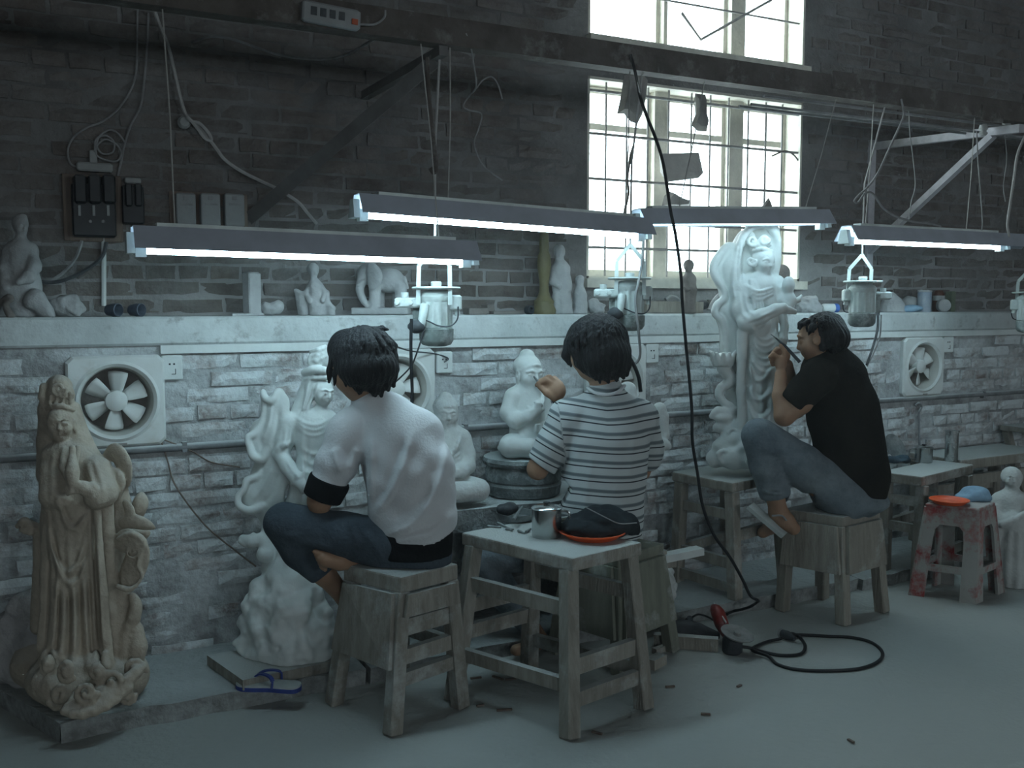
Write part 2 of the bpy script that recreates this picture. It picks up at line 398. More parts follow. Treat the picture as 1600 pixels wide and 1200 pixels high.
# ------------------------------------------------------------------ shell of the workshop
WLOW, WUP, LEDGE = 3.40, 3.62, 1.208
X0, X1, YB, ZC = -2.6, 8.6, -4.5, 4.2
fl = put('floor', MB().box(((X0+X1)/2, (YB+4)/2, -0.1), ((X1-X0)/2, (4-YB)/2, 0.1)), 'floor_dust'); tag(fl, kind='structure')
ce = put('ceiling', MB().box(((X0+X1)/2, (YB+4)/2, ZC+0.1), ((X1-X0)/2, (4-YB)/2, 0.1)), 'ceiling_dark'); tag(ce, kind='structure')
for nm, cx in (('wall_left', X0-0.1), ('wall_right', X1+0.1)):
    tag(put(nm, MB().box((cx, (YB+4)/2, ZC/2), (0.1, (4-YB)/2, ZC/2)), 'wall_far'), kind='structure')
def slab(xs, zs, holes, y0, y1):
    """wall slab between y0 and y1 with rectangular holes (x0,x1,z0,z1)"""
    gx = sorted(set(list(xs)+[v for h in holes for v in h[:2]])); gz = sorted(set(list(zs)+[v for h in holes for v in h[2:]])); mb = MB()
    for a, b in zip(gx[:-1], gx[1:]):
        for c, d in zip(gz[:-1], gz[1:]):
            if any(h[0]-1e-6 <= a and b <= h[1]+1e-6 and h[2]-1e-6 <= c and d <= h[3]+1e-6 for h in holes): continue
            mb.box(((a+b)/2, (y0+y1)/2, (c+d)/2), ((b-a)/2, (y1-y0)/2, (d-c)/2))
    return mb
# the side of the hall behind the camera: three tall openings to the yard
BACK = [(-1.5, -0.5, 1.3, 2.2), (2.2, 3.2, 1.3, 2.2), (5.6, 6.6, 1.3, 2.2)]
tag(put('wall_back', slab((X0, X1), (0, ZC), BACK, YB-0.2, YB), 'wall_far'), kind='structure')
for i, h in enumerate(BACK):
    portal('yard_opening_portal', ((h[0]+h[1])/2, YB-0.1, (h[2]+h[3])/2), (math.pi/2, 0, 0), h[1]-h[0], h[3]-h[2])

FANX = [0.292, 1.272, 2.25, 4.122]; FZ0, FZ1 = 0.778, 1.085; FANW = 0.146
fan_holes = [(x-0.115, x+0.115, 0.815, 1.045) for x in FANX]
WX0, WX1, WZ0, WZ1, WZ2, WZ3 = 2.245, 3.49, 1.362, 2.235, 2.405, 3.55
win_holes = [(WX0, WX1, WZ0, WZ1), (WX0, WX1, WZ2, WZ3)]
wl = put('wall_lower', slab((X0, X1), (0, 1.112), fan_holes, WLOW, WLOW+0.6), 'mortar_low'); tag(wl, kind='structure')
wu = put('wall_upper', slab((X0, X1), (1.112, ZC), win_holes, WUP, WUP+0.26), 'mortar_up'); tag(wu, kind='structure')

# bricks: irregular faces, one object each where they show, the far rest joined
def brick_mesh(L, Hh, seed, nx=4, nz=2, amp=0.006):
    r = np.random.RandomState(seed); vs = []; fs = []; D = 0.03
    for k in range(nz+1):
        for i in range(nx+1):
            x = (i/nx-0.5)*L; z = (k/nz-0.5)*Hh; e = (i in (0, nx)) or (k in (0, nz))
            vs.append((x+r.uniform(-1,1)*amp*0.7, (0.006 if e else 0)+r.uniform(-1,1)*amp*0.55, z+r.uniform(-1,1)*amp*0.45))
    for k in range(nz):
        for i in range(nx): a = k*(nx+1)+i; fs.append((a, a+1, a+nx+2, a+nx+1))
    rim = [i for i in range(nx+1)]+[k*(nx+1)+nx for k in range(1, nz+1)]+[nz*(nx+1)+i for i in range(nx-1, -1, -1)]+[k*(nx+1) for k in range(nz-1, 0, -1)]
    n0 = len(vs); vs += [(vs[q][0], D, vs[q][2]) for q in rim]
    for j in range(len(rim)): k = (j+1) % len(rim); fs.append((rim[j], n0+j, n0+k, rim[k]))
    return vs, fs
COURSE, PITCH = 0.0585, 0.222
VAR = [brick_mesh(PITCH-0.013, COURSE-0.012, i) for i in range(7)]; HALF = [brick_mesh(PITCH/2-0.012, COURSE-0.012, 50+i, 2, 2) for i in range(4)]
def brick_meshes(nm, mt):
    out = []
    for v, f in VAR+HALF:
        me = bpy.data.meshes.new(nm); me.from_pydata(v, [], f); me.materials.append(MATS[mt]); me.polygons.foreach_set('use_smooth', [False]*len(f)); out.append(me)
    return out
def lay(wall, mt, Y, x0, x1, z0, z1, holes, out_lo, out_hi, skip, seed):
    r = random.Random(seed); cand = []; row = 0; z = z0+COURSE/2
    while z+COURSE/2 < z1+0.002:
        header = row % 4 == 2; p = PITCH/2 if header else PITCH; x = x0+(0.5*PITCH if row % 2 else 0)*(0.5 if header else 1)+r.uniform(-.02,.02)
        while x < x1:
            if not any(h[0]-p/2+.01 < x < h[1]+p/2-.01 and h[2]-COURSE/2+.006 < z < h[3]+COURSE/2-.006 for h in holes) and r.random() > skip(x, z):
                px, py = proj((x, Y, z)); d = depth((x, Y, z))
                if -60 < px < 1660 and -40 < py < 1240:
                    cand.append((p/d**2*(0.888+0.46*0), x, z+r.uniform(-.003,.003), header, r.uniform(out_lo, out_hi), r.gauss(0, .008), r.randrange(100)))
            x += p
        z += COURSE; row += 1
    cand.sort(key=lambda c: -c[0]); ms = brick_meshes('brick', mt); rest = MB()
    for n, (_, x, z, hd, o, tilt, q) in enumerate(cand):
        vi = 7+q % 4 if hd else q % 7
        if n < 298:
            b = bpy.data.objects.new('brick', ms[vi]); COL.objects.link(b); b.parent = wall; b.location = (x, Y-o, z); b.rotation_euler = (0, tilt, tilt*0.6)
        else:
            v, f = (VAR+HALF)[vi]; R = rotm(0, tilt, tilt*0.6); rest.add(np.array(v) @ R.T+np.array([x, Y-o, z]), f)
    if rest.v:
        o = part('brick_courses', rest, mt, wall); o['kind'] = 'stuff'
    return len(cand)
fan_zone = [(x-FANW, x+FANW, FZ0, FZ1) for x in FANX]
# the lower wall is smeared with plaster near its foot, so fewer bricks show there
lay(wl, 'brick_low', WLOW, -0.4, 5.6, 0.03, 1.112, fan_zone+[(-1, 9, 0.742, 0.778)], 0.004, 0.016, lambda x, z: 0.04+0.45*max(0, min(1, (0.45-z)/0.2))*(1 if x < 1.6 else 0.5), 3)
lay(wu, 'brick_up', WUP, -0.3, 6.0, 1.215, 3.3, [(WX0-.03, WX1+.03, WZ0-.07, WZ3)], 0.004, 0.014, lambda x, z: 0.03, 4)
# plastered band and shelf on top of the lower wall
lb = put('trim_1', MB().box(((X0+X1)/2, WLOW+0.29, (LEDGE+1.112)/2), ((X1-X0)/2, 0.31, (LEDGE-1.112)/2), bev=0.008), 'plaster'); tag(lb, 'whitewashed plaster ledge running along the brick wall', None, None, 'structure')

# ------------------------------------------------------------------ windows
def window(idx, z0, z1, cols, transom, label):
    w = bpy.data.objects.new('window_%d' % idx, None); COL.objects.link(w); w.location = ((WX0+WX1)/2, WUP+0.1, z0); tag(w, label, None, None, 'structure')
    yf = WUP+0.13; t = 0.022
    jm = MB(); jm.box((WX0+0.006, WUP+0.12, (z0+z1)/2), (0.006, 0.12, (z1-z0)/2)); jm.box((WX1-0.006, WUP+0.12, (z0+z1)/2), (0.006, 0.12, (z1-z0)/2))
    jm.box(((WX0+WX1)/2, WUP+0.12, z0+0.006), ((WX1-WX0)/2, 0.12, 0.006)); jm.box(((WX0+WX1)/2, WUP+0.12, z1-0.006), ((WX1-WX0)/2, 0.12, 0.006))
    part('window_reveal', jm, 'timber_frame', w)
    for a, b in cols:
        fr = MB(); q = 0.02
        for x in (a+q/2, b-q/2): fr.box((x, yf, (z0+z1)/2), (q/2, 0.02, (z1-z0)/2-0.012))
        for z in (z0+0.03, z1-0.03)+((transom,) if transom else ()): fr.box(((a+b)/2, yf, z), ((b-a)/2-q, 0.018, 0.014))
        s = part('sash', fr, 'timber_frame', w)
        for c, d in ([(z0+0.044, transom-0.014), (transom+0.014, z1-0.044)] if transom else [(z0+0.044, z1-0.044)]):
            part('pane', MB().box(((a+b)/2, yf, (c+d)/2), ((b-a)/2-q, 0.002, (d-c)/2)), 'glass', s)
    for (a, b), (c, d) in zip(cols[:-1], cols[1:]):
        part('mullion', MB().box(((b+c)/2, yf-0.01, (z0+z1)/2), ((c-b)/2, 0.045, (z1-z0)/2-0.012)), 'timber_frame', w)
    return w
cols = [(2.257, 2.655), (2.735, 3.095), (3.18, 3.478)]
w1 = window(1, WZ0, WZ1, cols, 2.045, 'tall barred workshop window glaring white with daylight')
w2 = window(2, WZ2, WZ3, [(2.257, 2.70), (2.72, 3.095), (3.18, 3.478)], None, 'upper window above the steel beam glaring white with daylight')
portal('window_portal', ((WX0+WX1)/2, WUP+0.27, (WZ0+WZ1)/2), (math.pi/2, 0, math.pi), WX1-WX0, WZ1-WZ0)
portal('window_portal', ((WX0+WX1)/2, WUP+0.27, (WZ2+WZ3)/2), (math.pi/2, 0, math.pi), WX1-WX0, WZ3-WZ2)
yg = WUP+0.03                                                   # rods of the window guard
for x in [2.36, 2.47, 2.585, 2.70, 2.83, 2.94, 3.05, 3.17, 3.28, 3.385]:
    part('guard_rod', MB().cyl((x, yg, WZ0), (x, yg, WZ1), 0.0045, n=6), 'bar_iron', w1)
for z, xa, xb in ((2.18, WX0, 3.7), (1.995, WX0, 3.66), (1.80, WX0, 3.52), (1.615, WX0, 3.52), (1.50, WX0-.03, 3.72)):
    part('guard_rail', MB().cyl((xa, yg-0.012, z), (xb, yg-0.012, z), 0.0065, n=6), 'bar_iron', w1)
for z in (2.62, 2.86): part('guard_rail', MB().cyl((WX0, yg, z), (WX1, yg, z), 0.005, n=6), 'bar_iron', w2)
part('casement_stay', MB().tube([PY(1065,20,WUP+.02), PY(1095,62,WUP+.02), PY(1205,0,WUP+.02)], 0.007, 6), 'bar_iron', w2)
# row of pale blocks between the two windows
for i in range(9):
    x = WX0+0.075+i*0.138
    b = part('brick', MB().box((x, WUP+0.02, 2.335), (0.064, 0.05, 0.030), bev=0.004), 'timber_frame', wu)
part('sill_board', MB().box(((WX0+WX1)/2, WUP+0.02, 2.385), ((WX1-WX0)/2+0.01, 0.06, 0.018)), 'timber_frame', w2)
part('sill_board', MB().box(((WX0+WX1)/2, WUP+0.04, WZ0-0.02), ((WX1-WX0)/2+0.02, 0.08, 0.02)), 'timber_frame', w1)

# ------------------------------------------------------------------ raised kerb along the foot of the wall
kb = MB(); YK = 2.945
xs = [0.088]+[0.088+0.30*i+RNG.uniform(-.08,.08) for i in range(1, 19)]+[6.0]
pl = bpy.data.objects.new('platform', None); COL.objects.link(pl); pl.location = (2.5, 3.1, 0); tag(pl, 'low dusty concrete kerb along the foot of the wall', None, None, 'structure')
def slabtop(x0, x1, y0, y1, h, skew=0.0):
    n = max(2, int((x1-x0)/0.06)); m = 3; vs = []; fs = []
    for i in range(n+1):
        for j in range(m+1):
            x = x0+(x1-x0)*i/n; y = y0+(y1-y0)*j/m
            if j == 0: y += RNG.uniform(-.008, .008)
            x += skew*(y-y0)*(1-i/n)
            vs.append((x, y, h+(RNG.uniform(-.004,.004) if j < m else 0)))
    for i in range(n):
        for j in range(m): a = i*(m+1)+j; fs.append((a, a+m+1, a+m+2, a+1))
    nb = len(vs)
    for i in range(n+1): vs.append((vs[i*(m+1)][0], vs[i*(m+1)][1]-RNG.uniform(-.012,.002), 0.0))
    for i in range(n): fs.append((i*(m+1), nb+i, nb+i+1, (i+1)*(m+1)))
    e = len(vs); vs += [(x0, y0, 0), (x0+skew*(y1-y0), y1, 0)]; fs.append((0, 1, 2, 3, e+1, e))
    return vs, fs
for a, b in zip([0.072, 1.0, 2.1, 3.25, 4.5], [0.985, 2.085, 3.235, 4.485, 6.2]):
    v, f = slabtop(a, b, YK, WLOW+0.01, 0.055+RNG.uniform(-.003,.003), -0.43 if a < 0.1 else 0.0); part('kerb_slab', MB().add(v, f), 'kerb', pl)

# ------------------------------------------------------------------ conduits on the wall
tr = MB()
ed = [0.432]+[v for x in FANX[1:] for v in (x-FANW-.004, x+FANW+.004)]+[5.8]
tr.box(((0.432+5.8)/2, WLOW-0.010, 1.098), ((5.8-0.432)/2, 0.011, 0.014))
whole('cable_trunking', tr, 'white_plastic', 'long white plastic cable trunking under the plaster ledge', 'cable trunking')
pp = MB().tube([(-0.5, WLOW-0.012, 0.764), (6.0, WLOW-0.012, 0.770)], 0.0135, 10)
pt = thing('wall_pipe', 'dusty dark water pipe running low along the brick wall', 'pipe', (2.7, WLOW-0.012, 0.752)); part('pipe_run', pp, 'pipe_dusty', pt, True)
for x in (0.5, 1.55, 2.9, 3.8, 4.6): part('pipe_clip', MB().box((x, WLOW-0.008, 0.766), (0.008, 0.016, 0.017)), 'pipe_dusty', pt)

# ------------------------------------------------------------------ fluorescent lamps, beam and brackets
material('lamp_sheet', (0.42,0.46,0.54), (0.35,0.38,0.44), 9, rough=0.5, bump=0.03, top=0.5, dust_col=(0.34,0.33,0.32))
material('lamp_white', (0.70,0.76,0.74), None, 9, rough=0.5, bump=0.02)
emission('tube_glow', TUBE_COLOR, TUBE_STRENGTH); emission('tube_dim', TUBE_COLOR, TUBE_STRENGTH*0.35)
def lamp(a, b, label, wires, lift=0.006, ext=0.0, glow='tube_glow'):
    """trough lamp: a, b ends of the tube"""
    a = np.array(a, float); b = np.array(b, float); t = (b-a)/np.linalg.norm(b-a); sd = np.array([-t[1], t[0], 0]); sd /= np.linalg.norm(sd); up = np.cross(t, sd)
    if up[2] < 0: up = -up
    root = thing('fluorescent_lamp', label, 'lamp', (a+b)/2, 'trough lamps over the benches')
    A = a-t*0.012; B = b+t*(0.02+ext); prof = [(-0.066, 0.008), (-0.026, 0.068), (0.026, 0.068), (0.066, 0.008)]
    th = [(-0.063, 0.0065), (-0.025, 0.0655), (0.025, 0.0655), (0.063, 0.0065)]
    mb = MB(); vs = []
    for e in (A, B):
        for s_, u_ in prof+th[::-1]: vs.append(e+sd*s_+up*u_)
    n = 8; fs = [(i, (i+1) % n, (i+1) % n+n, i+n) for i in range(n)]+[tuple(range(n)), tuple(range(n, 2*n))]
    mb.add(vs, fs); part('reflector', mb, 'lamp_sheet', root)
    tu = up*lift; tb = MB().tube([q_+tu for q_ in (a+t*0.02, a+t*0.024, b-t*0.024, b-t*0.02)], [0.008, 0.0115, 0.0115, 0.008], 12); part('tube', tb, glow, root, True)
    for e, q in ((a, 1), (b, -1)):
        h = MB()
        c0 = e-t*q*0.028
        h.prism([c0-sd*0.030-up*0.006, c0+sd*0.030-up*0.006, c0+sd*0.016+up*0.050, c0-sd*0.016+up*0.050], t*q*0.020)
        h.box(e+t*q*0.008+up*0.004, (0.014, 0.014, 0.018), rotm(0, 0, math.atan2(t[1], t[0]))); part('tube_holder', h, 'lamp_white', root)
    bl = MB().box((a+b)/2+up*0.060, (np.linalg.norm(b-a)/2*0.9, 0.020, 0.018), rotm(0, -math.asin(t[2]), math.atan2(t[1], t[0]))); part('ballast_channel', bl, 'lamp_white', root)
    for f, top in wires:
        p = a+(b-a)*f+up*0.068; part('hanging_wire', MB().tube([p, p*0.5+np.array(top)*0.5+RT*0.004, top], 0.0022, 5), 'wire_grey', root)
    return root
material('wire_grey', (0.30,0.29,0.27), (0.40,0.39,0.37), 30)
BY = 2.88; BZ0, BZ1 = 2.065, 2.150
lamp((0.30, 2.75, 1.389), (1.268, 2.75, 1.377), 'trough lamp over the man in the white shirt, lowest and nearest', [(0.1, (0.4, BY, BZ0)), (0.9, (1.17, BY, BZ0))])
lamp((0.957, 2.86, 1.518), (2.002, 2.86, 1.487), 'trough lamp over the small Buddha, second along the wall', [(0.28, (1.27, BY, BZ0)), (0.93, (1.96, BY, BZ0))])
lamp((2.085, 2.99, 1.535), (3.0, 2.99, 1.572), 'trough lamp hanging across the window', [(0.2, (2.29, BY, BZ0)), (0.9, (2.95, BY, BZ0))], 0.019, 0.0, 'tube_dim')
lamp((3.06, 2.90, 1.503), (4.02, 2.90, 1.503), 'trough lamp over the plastic stool, in front of the white bracket', [(0.1, (3.16, BY, BZ0)), (0.75, (3.78, BY, BZ0))], 0.006, 0.22)
# steel beam on wall brackets
bm_ = MB(); h0 = BZ1-BZ0
poly = [(-0.03, 0), (0.03, 0), (0.03, 0.008), (-0.022, 0.008), (-0.022, h0-0.008), (0.03, h0-0.008), (0.03, h0), (-0.03, h0)]
bm_.prism([(-0.6, BY+y, BZ0+z) for y, z in poly], (6.4, 0, 0))
bt = thing('steel_beam', 'dark steel channel beam carried out from the wall on brackets', 'beam', (2.6, BY, BZ0)); part('beam_channel', bm_, 'steel_dark', bt)
for px, py in ((1320,135), (1550,185)): p = PY(px, py, BY-0.033); part('splice_plate', MB().box((p[0], BY-0.034, p[2]+0.02), (0.07, 0.004, 0.035), bev=0.003), 'steel_dark', bt)
def bracket(x, mt, label, z_arm, z_low):
    root = thing('wall_bracket', label, 'bracket', (x, WUP, z_low))
    part('arm', MB().bar((x, WUP+0.02, z_arm+0.03), (x, BY-0.10, z_arm-0.012), 0.035, 0.035), mt, root)
    part('brace', MB().bar((x, WUP+0.02, z_low), (x, BY+0.04, z_arm-0.02), 0.032, 0.03), mt, root)
    part('wall_plate', MB().box((x, WUP-0.004, (z_arm+z_low)/2), (0.022, 0.014, (z_arm-z_low)/2+0.06)), mt, root)
bracket(3.96, 'steel_white', 'pale triangular steel bracket under the beam by the window', 2.03, 1.50)
material('strut_dusty', (0.10,0.095,0.09), (0.15,0.145,0.14), 6, top=0.6, dust_col=(0.3,0.3,0.29))
root = thing('wall_bracket', 'dark steel strut slanting from the beam back to the brick wall', 'bracket', (0.85, WUP, 1.55))
part('brace', MB().bar(PY(385, 345, WUP+0.01), (1.235, BY+0.04, 2.03), 0.012, 0.045, up=(0.7, -0.7, 0)), 'strut_dusty', root)
part('arm', MB().bar((1.235, WUP+0.02, 2.05), (1.235, BY-0.03, 2.045), 0.03, 0.03), 'strut_dusty', root)
# three thin conduits carried below the beam
for i, (dy, z) in enumerate(((0.03, 2.05), (0.10, 2.03), (0.17, 2.035))):
    whole('cable_conduit', MB().tube([(2.6, BY+dy, z), (5.8, BY+dy, z+0.004)], 0.006, 6), 'pipe_dusty', 'thin conduit under the steel beam, %s of the three' % ('nearest', 'middle', 'hindmost')[i], 'conduit', 'thin conduits under the beam')

# ------------------------------------------------------------------ exhaust fans in the wall
material('fan_white', (0.66,0.69,0.68), (0.58,0.60,0.585), 6, rough=0.5, bump=0.03, dust=0.1, dust_col=(0.50,0.49,0.45), dscale=9)
material('fan_ring', (0.46,0.45,0.41), (0.54,0.53,0.50), 8, rough=0.6, bump=0.05)
material('fan_back', (0.27,0.25,0.235), (0.17,0.155,0.145), 8)
def fan(cx, label, rot):
    cz = (FZ0+FZ1)/2; yf = WLOW-0.026; hw = FANW+0.004; R = 0.122
    root = thing('exhaust_fan', label, 'fan', (cx, WLOW, FZ0), 'exhaust fans in the brick wall')
    n = 48; mb = MB(); vs = []; fs = []
    rings = []
    def sq(an, h, r=0.018):
        c, s_ = math.cos(an), math.sin(an); k = h/max(abs(c), abs(s_)); return (k*c, k*s_)
    for kind, y in (('sq', WLOW), ('sq', yf+0.008), ('sq2', yf), ('c', yf), ('c2', yf-0.006), ('c3', yf+0.004)):
        for i in range(n):
            an = 2*math.pi*(i+0.5)/n
            if kind == 'sq': x, z = sq(an, hw)
            elif kind == 'sq2': x, z = sq(an, hw-0.007)
            else: q = {'c': R+0.012, 'c2': R+0.002, 'c3': R-0.008}[kind]; x, z = q*math.cos(an), q*math.sin(an)
            vs.append((cx+x, y, cz+z))
    for r in range(5):
        for i in range(n): a = r*n+i; b = r*n+(i+1) % n; fs.append((a, b, b+n, a+n))
    part('panel', mb.add(vs, fs), 'fan_white', root, 30)
    dct = MB().lathe([(R-0.008, 0.0), (R-0.014, 0.025), (R-0.018, 0.11), (R-0.004, 0.115), (R-0.003, 0.0)], (cx, yf+0.004, cz), (0, 1, 0), n, caps=False); part('duct', dct, 'fan_ring', root, True)
    part('back_shutter', MB().lathe([(0.0, 0), (R-0.012, 0), (R-0.012, 0.008), (0, 0.008)], (cx, yf+0.108, cz), (0, 1, 0), n), 'fan_back', root)
    for i in range(6):
        an = rot+i*math.pi/3; vs = []; fs = []; m = 6
        for j in range(m+1):
            r = 0.030+(0.098-0.030)*j/m; wd = 0.022+0.030*(j/m)**0.8*(1 if j < m else 0.86)
            for k in range(4):
                u = k/3-0.5; a2 = an+u*wd*2/r*0.62; vs.append((cx+r*math.cos(a2), yf+0.040+u*0.026, cz+r*math.sin(a2)))
        for j in range(m):
            for k in range(3): a = j*4+k; fs.append((a, a+1, a+5, a+4))
        b = MB().add(vs, fs); me = b.mesh('blade', True); part('blade', me, 'fan_white', root)
    for o in root.children:
        if o.name.startswith('blade'):
            md = o.modifiers.new('thick', 'SOLIDIFY'); md.thickness = 0.003
    part('hub', MB().lathe([(0.0, 0), (0.024, 0.001), (0.034, 0.008), (0.036, 0.03), (0.034, 0.06), (0, 0.06)], (cx, yf+0.012, cz), (0, 1, 0), 24), 'fan_white', root, True)
    part('maker_plate', MB().box((cx+0.01, yf-0.001, FZ0+0.012), (0.016, 0.0015, 0.0035)), 'fan_back', root)
    return root
fan(FANX[0], 'white square exhaust fan beside the brown carved statue', 0.42)
fan(FANX[1], 'white exhaust fan hidden behind the man in the white shirt', 0.1)
fan(FANX[2], 'white exhaust fan hidden behind the head of the striped-shirt man', 0.3)
fan(FANX[3], 'dusty exhaust fan above the far tables, seen obliquely', 0.55)

# ------------------------------------------------------------------ sockets and switch gear
material('dark_hole', (0.04,0.045,0.05), None, 5, bump=0)
def socket(px, py, label, wide=0.066):
    p = PY(px, py, WLOW); x, z = p[0], p[2]; y = WLOW-0.018
    root = thing('wall_socket', label, 'socket', (x, WLOW, z-0.042), 'white wall sockets')
    part('plate', MB().box((x, WLOW-0.009, z), (wide/2, 0.009, 0.042), bev=0.004), 'white_plastic', root)
    for dx in (-0.008, 0.006): part('socket_slot', MB().box((x+dx, y, z+0.012), (0.003, 0.001, 0.003)), 'dark_hole', root)
    l = MB().box((x+0.010, y, z-0.013), (0.0012, 0.001, 0.009)); l.box((x+0.004, y, z-0.022), (0.007, 0.001, 0.0012)); part('rocker_edge', l, 'dark_hole', root)
socket(268, 574, 'white wall socket beside the near exhaust fan')
s2 = socket(692, 566, 'white wall socket under the hanging motor of the white-shirt man')
socket(1016, 552, 'white wall socket beside the head of the striped-shirt man')
socket(1478, 538, 'white wall socket next to the far exhaust fan', 0.075)
material('bakelite', (0.012,0.014,0.016), (0.022,0.024,0.026), 12, rough=0.45, top=0.5, dust_col=(0.2,0.2,0.2), bump=0.05)
material('board_wood', (0.20,0.16,0.13), (0.13,0.10,0.085), 10, stretch=(4, 4, 0.6))
material('porcelain', (0.36,0.37,0.36), (0.28,0.29,0.285), 10, bump=0.1)
material('box_cream', (0.30,0.31,0.31), (0.25,0.255,0.255), 10, bump=0.1)
material('cable_grey', (0.30,0.30,0.30), (0.20,0.20,0.20), 20)
material('cable_pale', (0.42,0.41,0.40), (0.34,0.33,0.32), 20)
material('cable_black', (0.010,0.012,0.014), None, 20, rough=0.5, bump=0)
material('cable_dark', (0.05,0.055,0.06), (0.09,0.095,0.1), 20)
def at(px, py, dy=0.0): return PY(px, py, WUP-dy)
def rect_box(px0, py0, px1, py1, d, base=0.0):
    a = at(px0, (py0+py1)/2); b = at(px1, (py0+py1)/2); c = at((px0+px1)/2, py0); e = at((px0+px1)/2, py1)
    return ((a[0]+b[0])/2, WUP-base-d/2, (c[2]+e[2])/2), (abs(b[0]-a[0])/2, d/2, abs(c[2]-e[2])/2)
bd = thing('switch_board', 'wooden board with the large black knife switch and its pale terminal', 'switch', at(145, 378), 'switch gear on the wall')
c, h = rect_box(98, 274, 190, 378, 0.02); part('backboard', MB().box(c, h, bev=0.003), 'board_wood', bd)
c, h = rect_box(111, 290, 178, 372, 0.055, 0.02); bs = part('switch_body', MB().box(c, h, bev=0.006), 'bakelite', bd)
for i in range(3):
    q0, q1 = 113+i*22, 133+i*22
    c, h = rect_box(q0, 277, q1, 322, 0.075, 0.02); hd = part('switch_handle', MB().box(c, h, bev=0.008), 'bakelite', bd)
    c, h = rect_box(q0+7, 324, q0+11, 340, 0.004, 0.075); part('fuse_strip', MB().box(c, h), 'porcelain', bd)
for px in (141, 161): p = at(px, 346, 0.076); part('screw', MB().lathe([(0.006, 0), (0.005, 0.004), (0, 0.005)], p, (0, -1, 0), 10), 'cable_grey', bd)
c, h = rect_box(119, 256, 175, 270, 0.04); t_ = MB().box(c, h, bev=0.006); c, h = rect_box(139, 236, 151, 257, 0.03); t_.box(c, h, bev=0.004); part('terminal_cap', t_, 'porcelain', bd)
b2 = thing('fuse_switch', 'small black knife switch next to the wooden switch board', 'switch', at(205, 352), 'switch gear on the wall')
c, h = rect_box(189, 292, 223, 351, 0.045); part('switch_body', MB().box(c, h, bev=0.005), 'bakelite', b2)
for q in (193, 208): c, h = rect_box(q, 289, q+11, 325, 0.06); part('switch_handle', MB().box(c, h, bev=0.006), 'bakelite', b2)
c, h = rect_box(194, 279, 219, 288, 0.03); part('terminal_cap', MB().box(c, h, bev=0.004), 'porcelain', b2)
c, h = rect_box(264, 301, 386, 357, 0.012); brd = whole('meter_board', MB().box(c, h, bev=0.003), 'board_wood', 'thin wooden board carrying three pale breaker boxes', 'board')
for i, (a, lb) in enumerate(((272, 'pale breaker box closest to the black switches'), (310, 'pale breaker box between the other two'), (347, 'pale breaker box farthest from the black switches'))):
    rb = thing('breaker_box', lb, 'breaker box', at(a+15, 355), 'three pale breaker boxes')
    c, h = rect_box(a, 304+i*0.5, a+30, 354+i*0.8, 0.045, 0.012); part('case', MB().box(c, h, bev=0.005), 'box_cream', rb)
    c, h = rect_box(a+11, 309, a+18, 315, 0.003, 0.057); part('maker_mark', MB().box(c, h), 'cable_grey', rb)
    c, h = rect_box(a+6, 320, a+25, 323, 0.003, 0.057); part('print_line', MB().box(c, h), 'cable_grey', rb)
cd = MB().tube([at(162, 372, 0.012), at(162, 478, 0.012)], 0.0085, 8); whole('cable_conduit', cd, 'white_plastic', 'short white upright conduit below the switch board', 'conduit', None, True)
# power strip lying on the beam
ps = thing('power_strip', 'dusty power strip with a red switch fixed to the beam', 'power strip', PY(517, 45, BY-0.045))
Rz = rotm(0, 0.05, 0); c = PY(517, 25, BY-0.045); part('case', MB().box(c, (0.088, 0.014, 0.030), Rz, bev=0.008), 'box_cream', ps)
for i in range(4): part('outlet', MB().box(c+np.array([-0.055+0.028*i, -0.014, 0.004-0.0014*i]), (0.009, 0.002, 0.012), Rz), 'cable_dark', ps)
material('red_switch', (0.42,0.10,0.05), None, 8); part('switch_button', MB().box(c+np.array([0.068, -0.015, -0.012]), (0.009, 0.004, 0.008), Rz), 'red_switch', ps)
cable('lead', [PY(562,38,BY-.045), PY(585,38,BY-.05), PY(600,28,BY-.05), PY(602,16,BY-.05)], 0.0035, 'cable_grey', '', parent=ps)

# ------------------------------------------------------------------ cables and wires
def cpts(l, Y): return [PY(p[0], p[1], p[2] if len(p) > 2 else Y) for p in l]
Wc = WUP-0.02
ins = thing('insulator', 'round porcelain insulator with a knotted pale cable', 'insulator', PY(289, 196, WUP-.06))
part('knob', MB().lathe([(0.0, 0), (0.016, 0.002), (0.022, 0.010), (0.014, 0.018), (0.022, 0.026), (0.016, 0.05), (0.016, 0.06), (0, 0.06)], PY(289, 190, WUP-.06), (0, 1, 0), 18), 'porcelain', ins, True)
cable('hanging_cable', cpts([(228,-30,Wc-.05), (246,30), (262,70), (272,110), (281,150), (289,176,Wc-.03), (296,186,Wc-.05), (310,198), (325,215), (338,232), (352,250), (378,268), (408,283), (435,296), (465,315), (480,332), (495,350)], Wc-.03), 0.0065, 'cable_pale', 'thick pale cable hung from a porcelain insulator above the breaker boxes')
cable('cable_knot', cpts([(300,190), (312,193), (326,208), (330,219), (320,216), (310,203), (300,190)], Wc-.045), 0.006, 'cable_pale', '', parent=ins)
cable('hanging_cable', cpts([(300,66,Wc), (330,57), (365,62), (400,74), (430,84), (470,91), (510,92), (545,84), (580,64,BY+.1), (600,52,BY+.06)], Wc-.12), 0.005, 'cable_grey', 'pale cable sagging below the beam towards the power strip')
cable('wall_cable', cpts([(215,15), (214,60), (213,110), (205,140), (185,170), (160,190), (135,200), (115,215), (106,235), (110,255), (122,262)], Wc), 0.0035, 'cable_grey', 'thin cable looping down to the terminal of the large switch')
cable('wall_cable', cpts([(232,20), (230,70), (226,120), (220,165), (205,195), (195,225), (190,250), (184,275)], Wc), 0.004, 'cable_grey', 'thin cable falling straight between the two black switches')
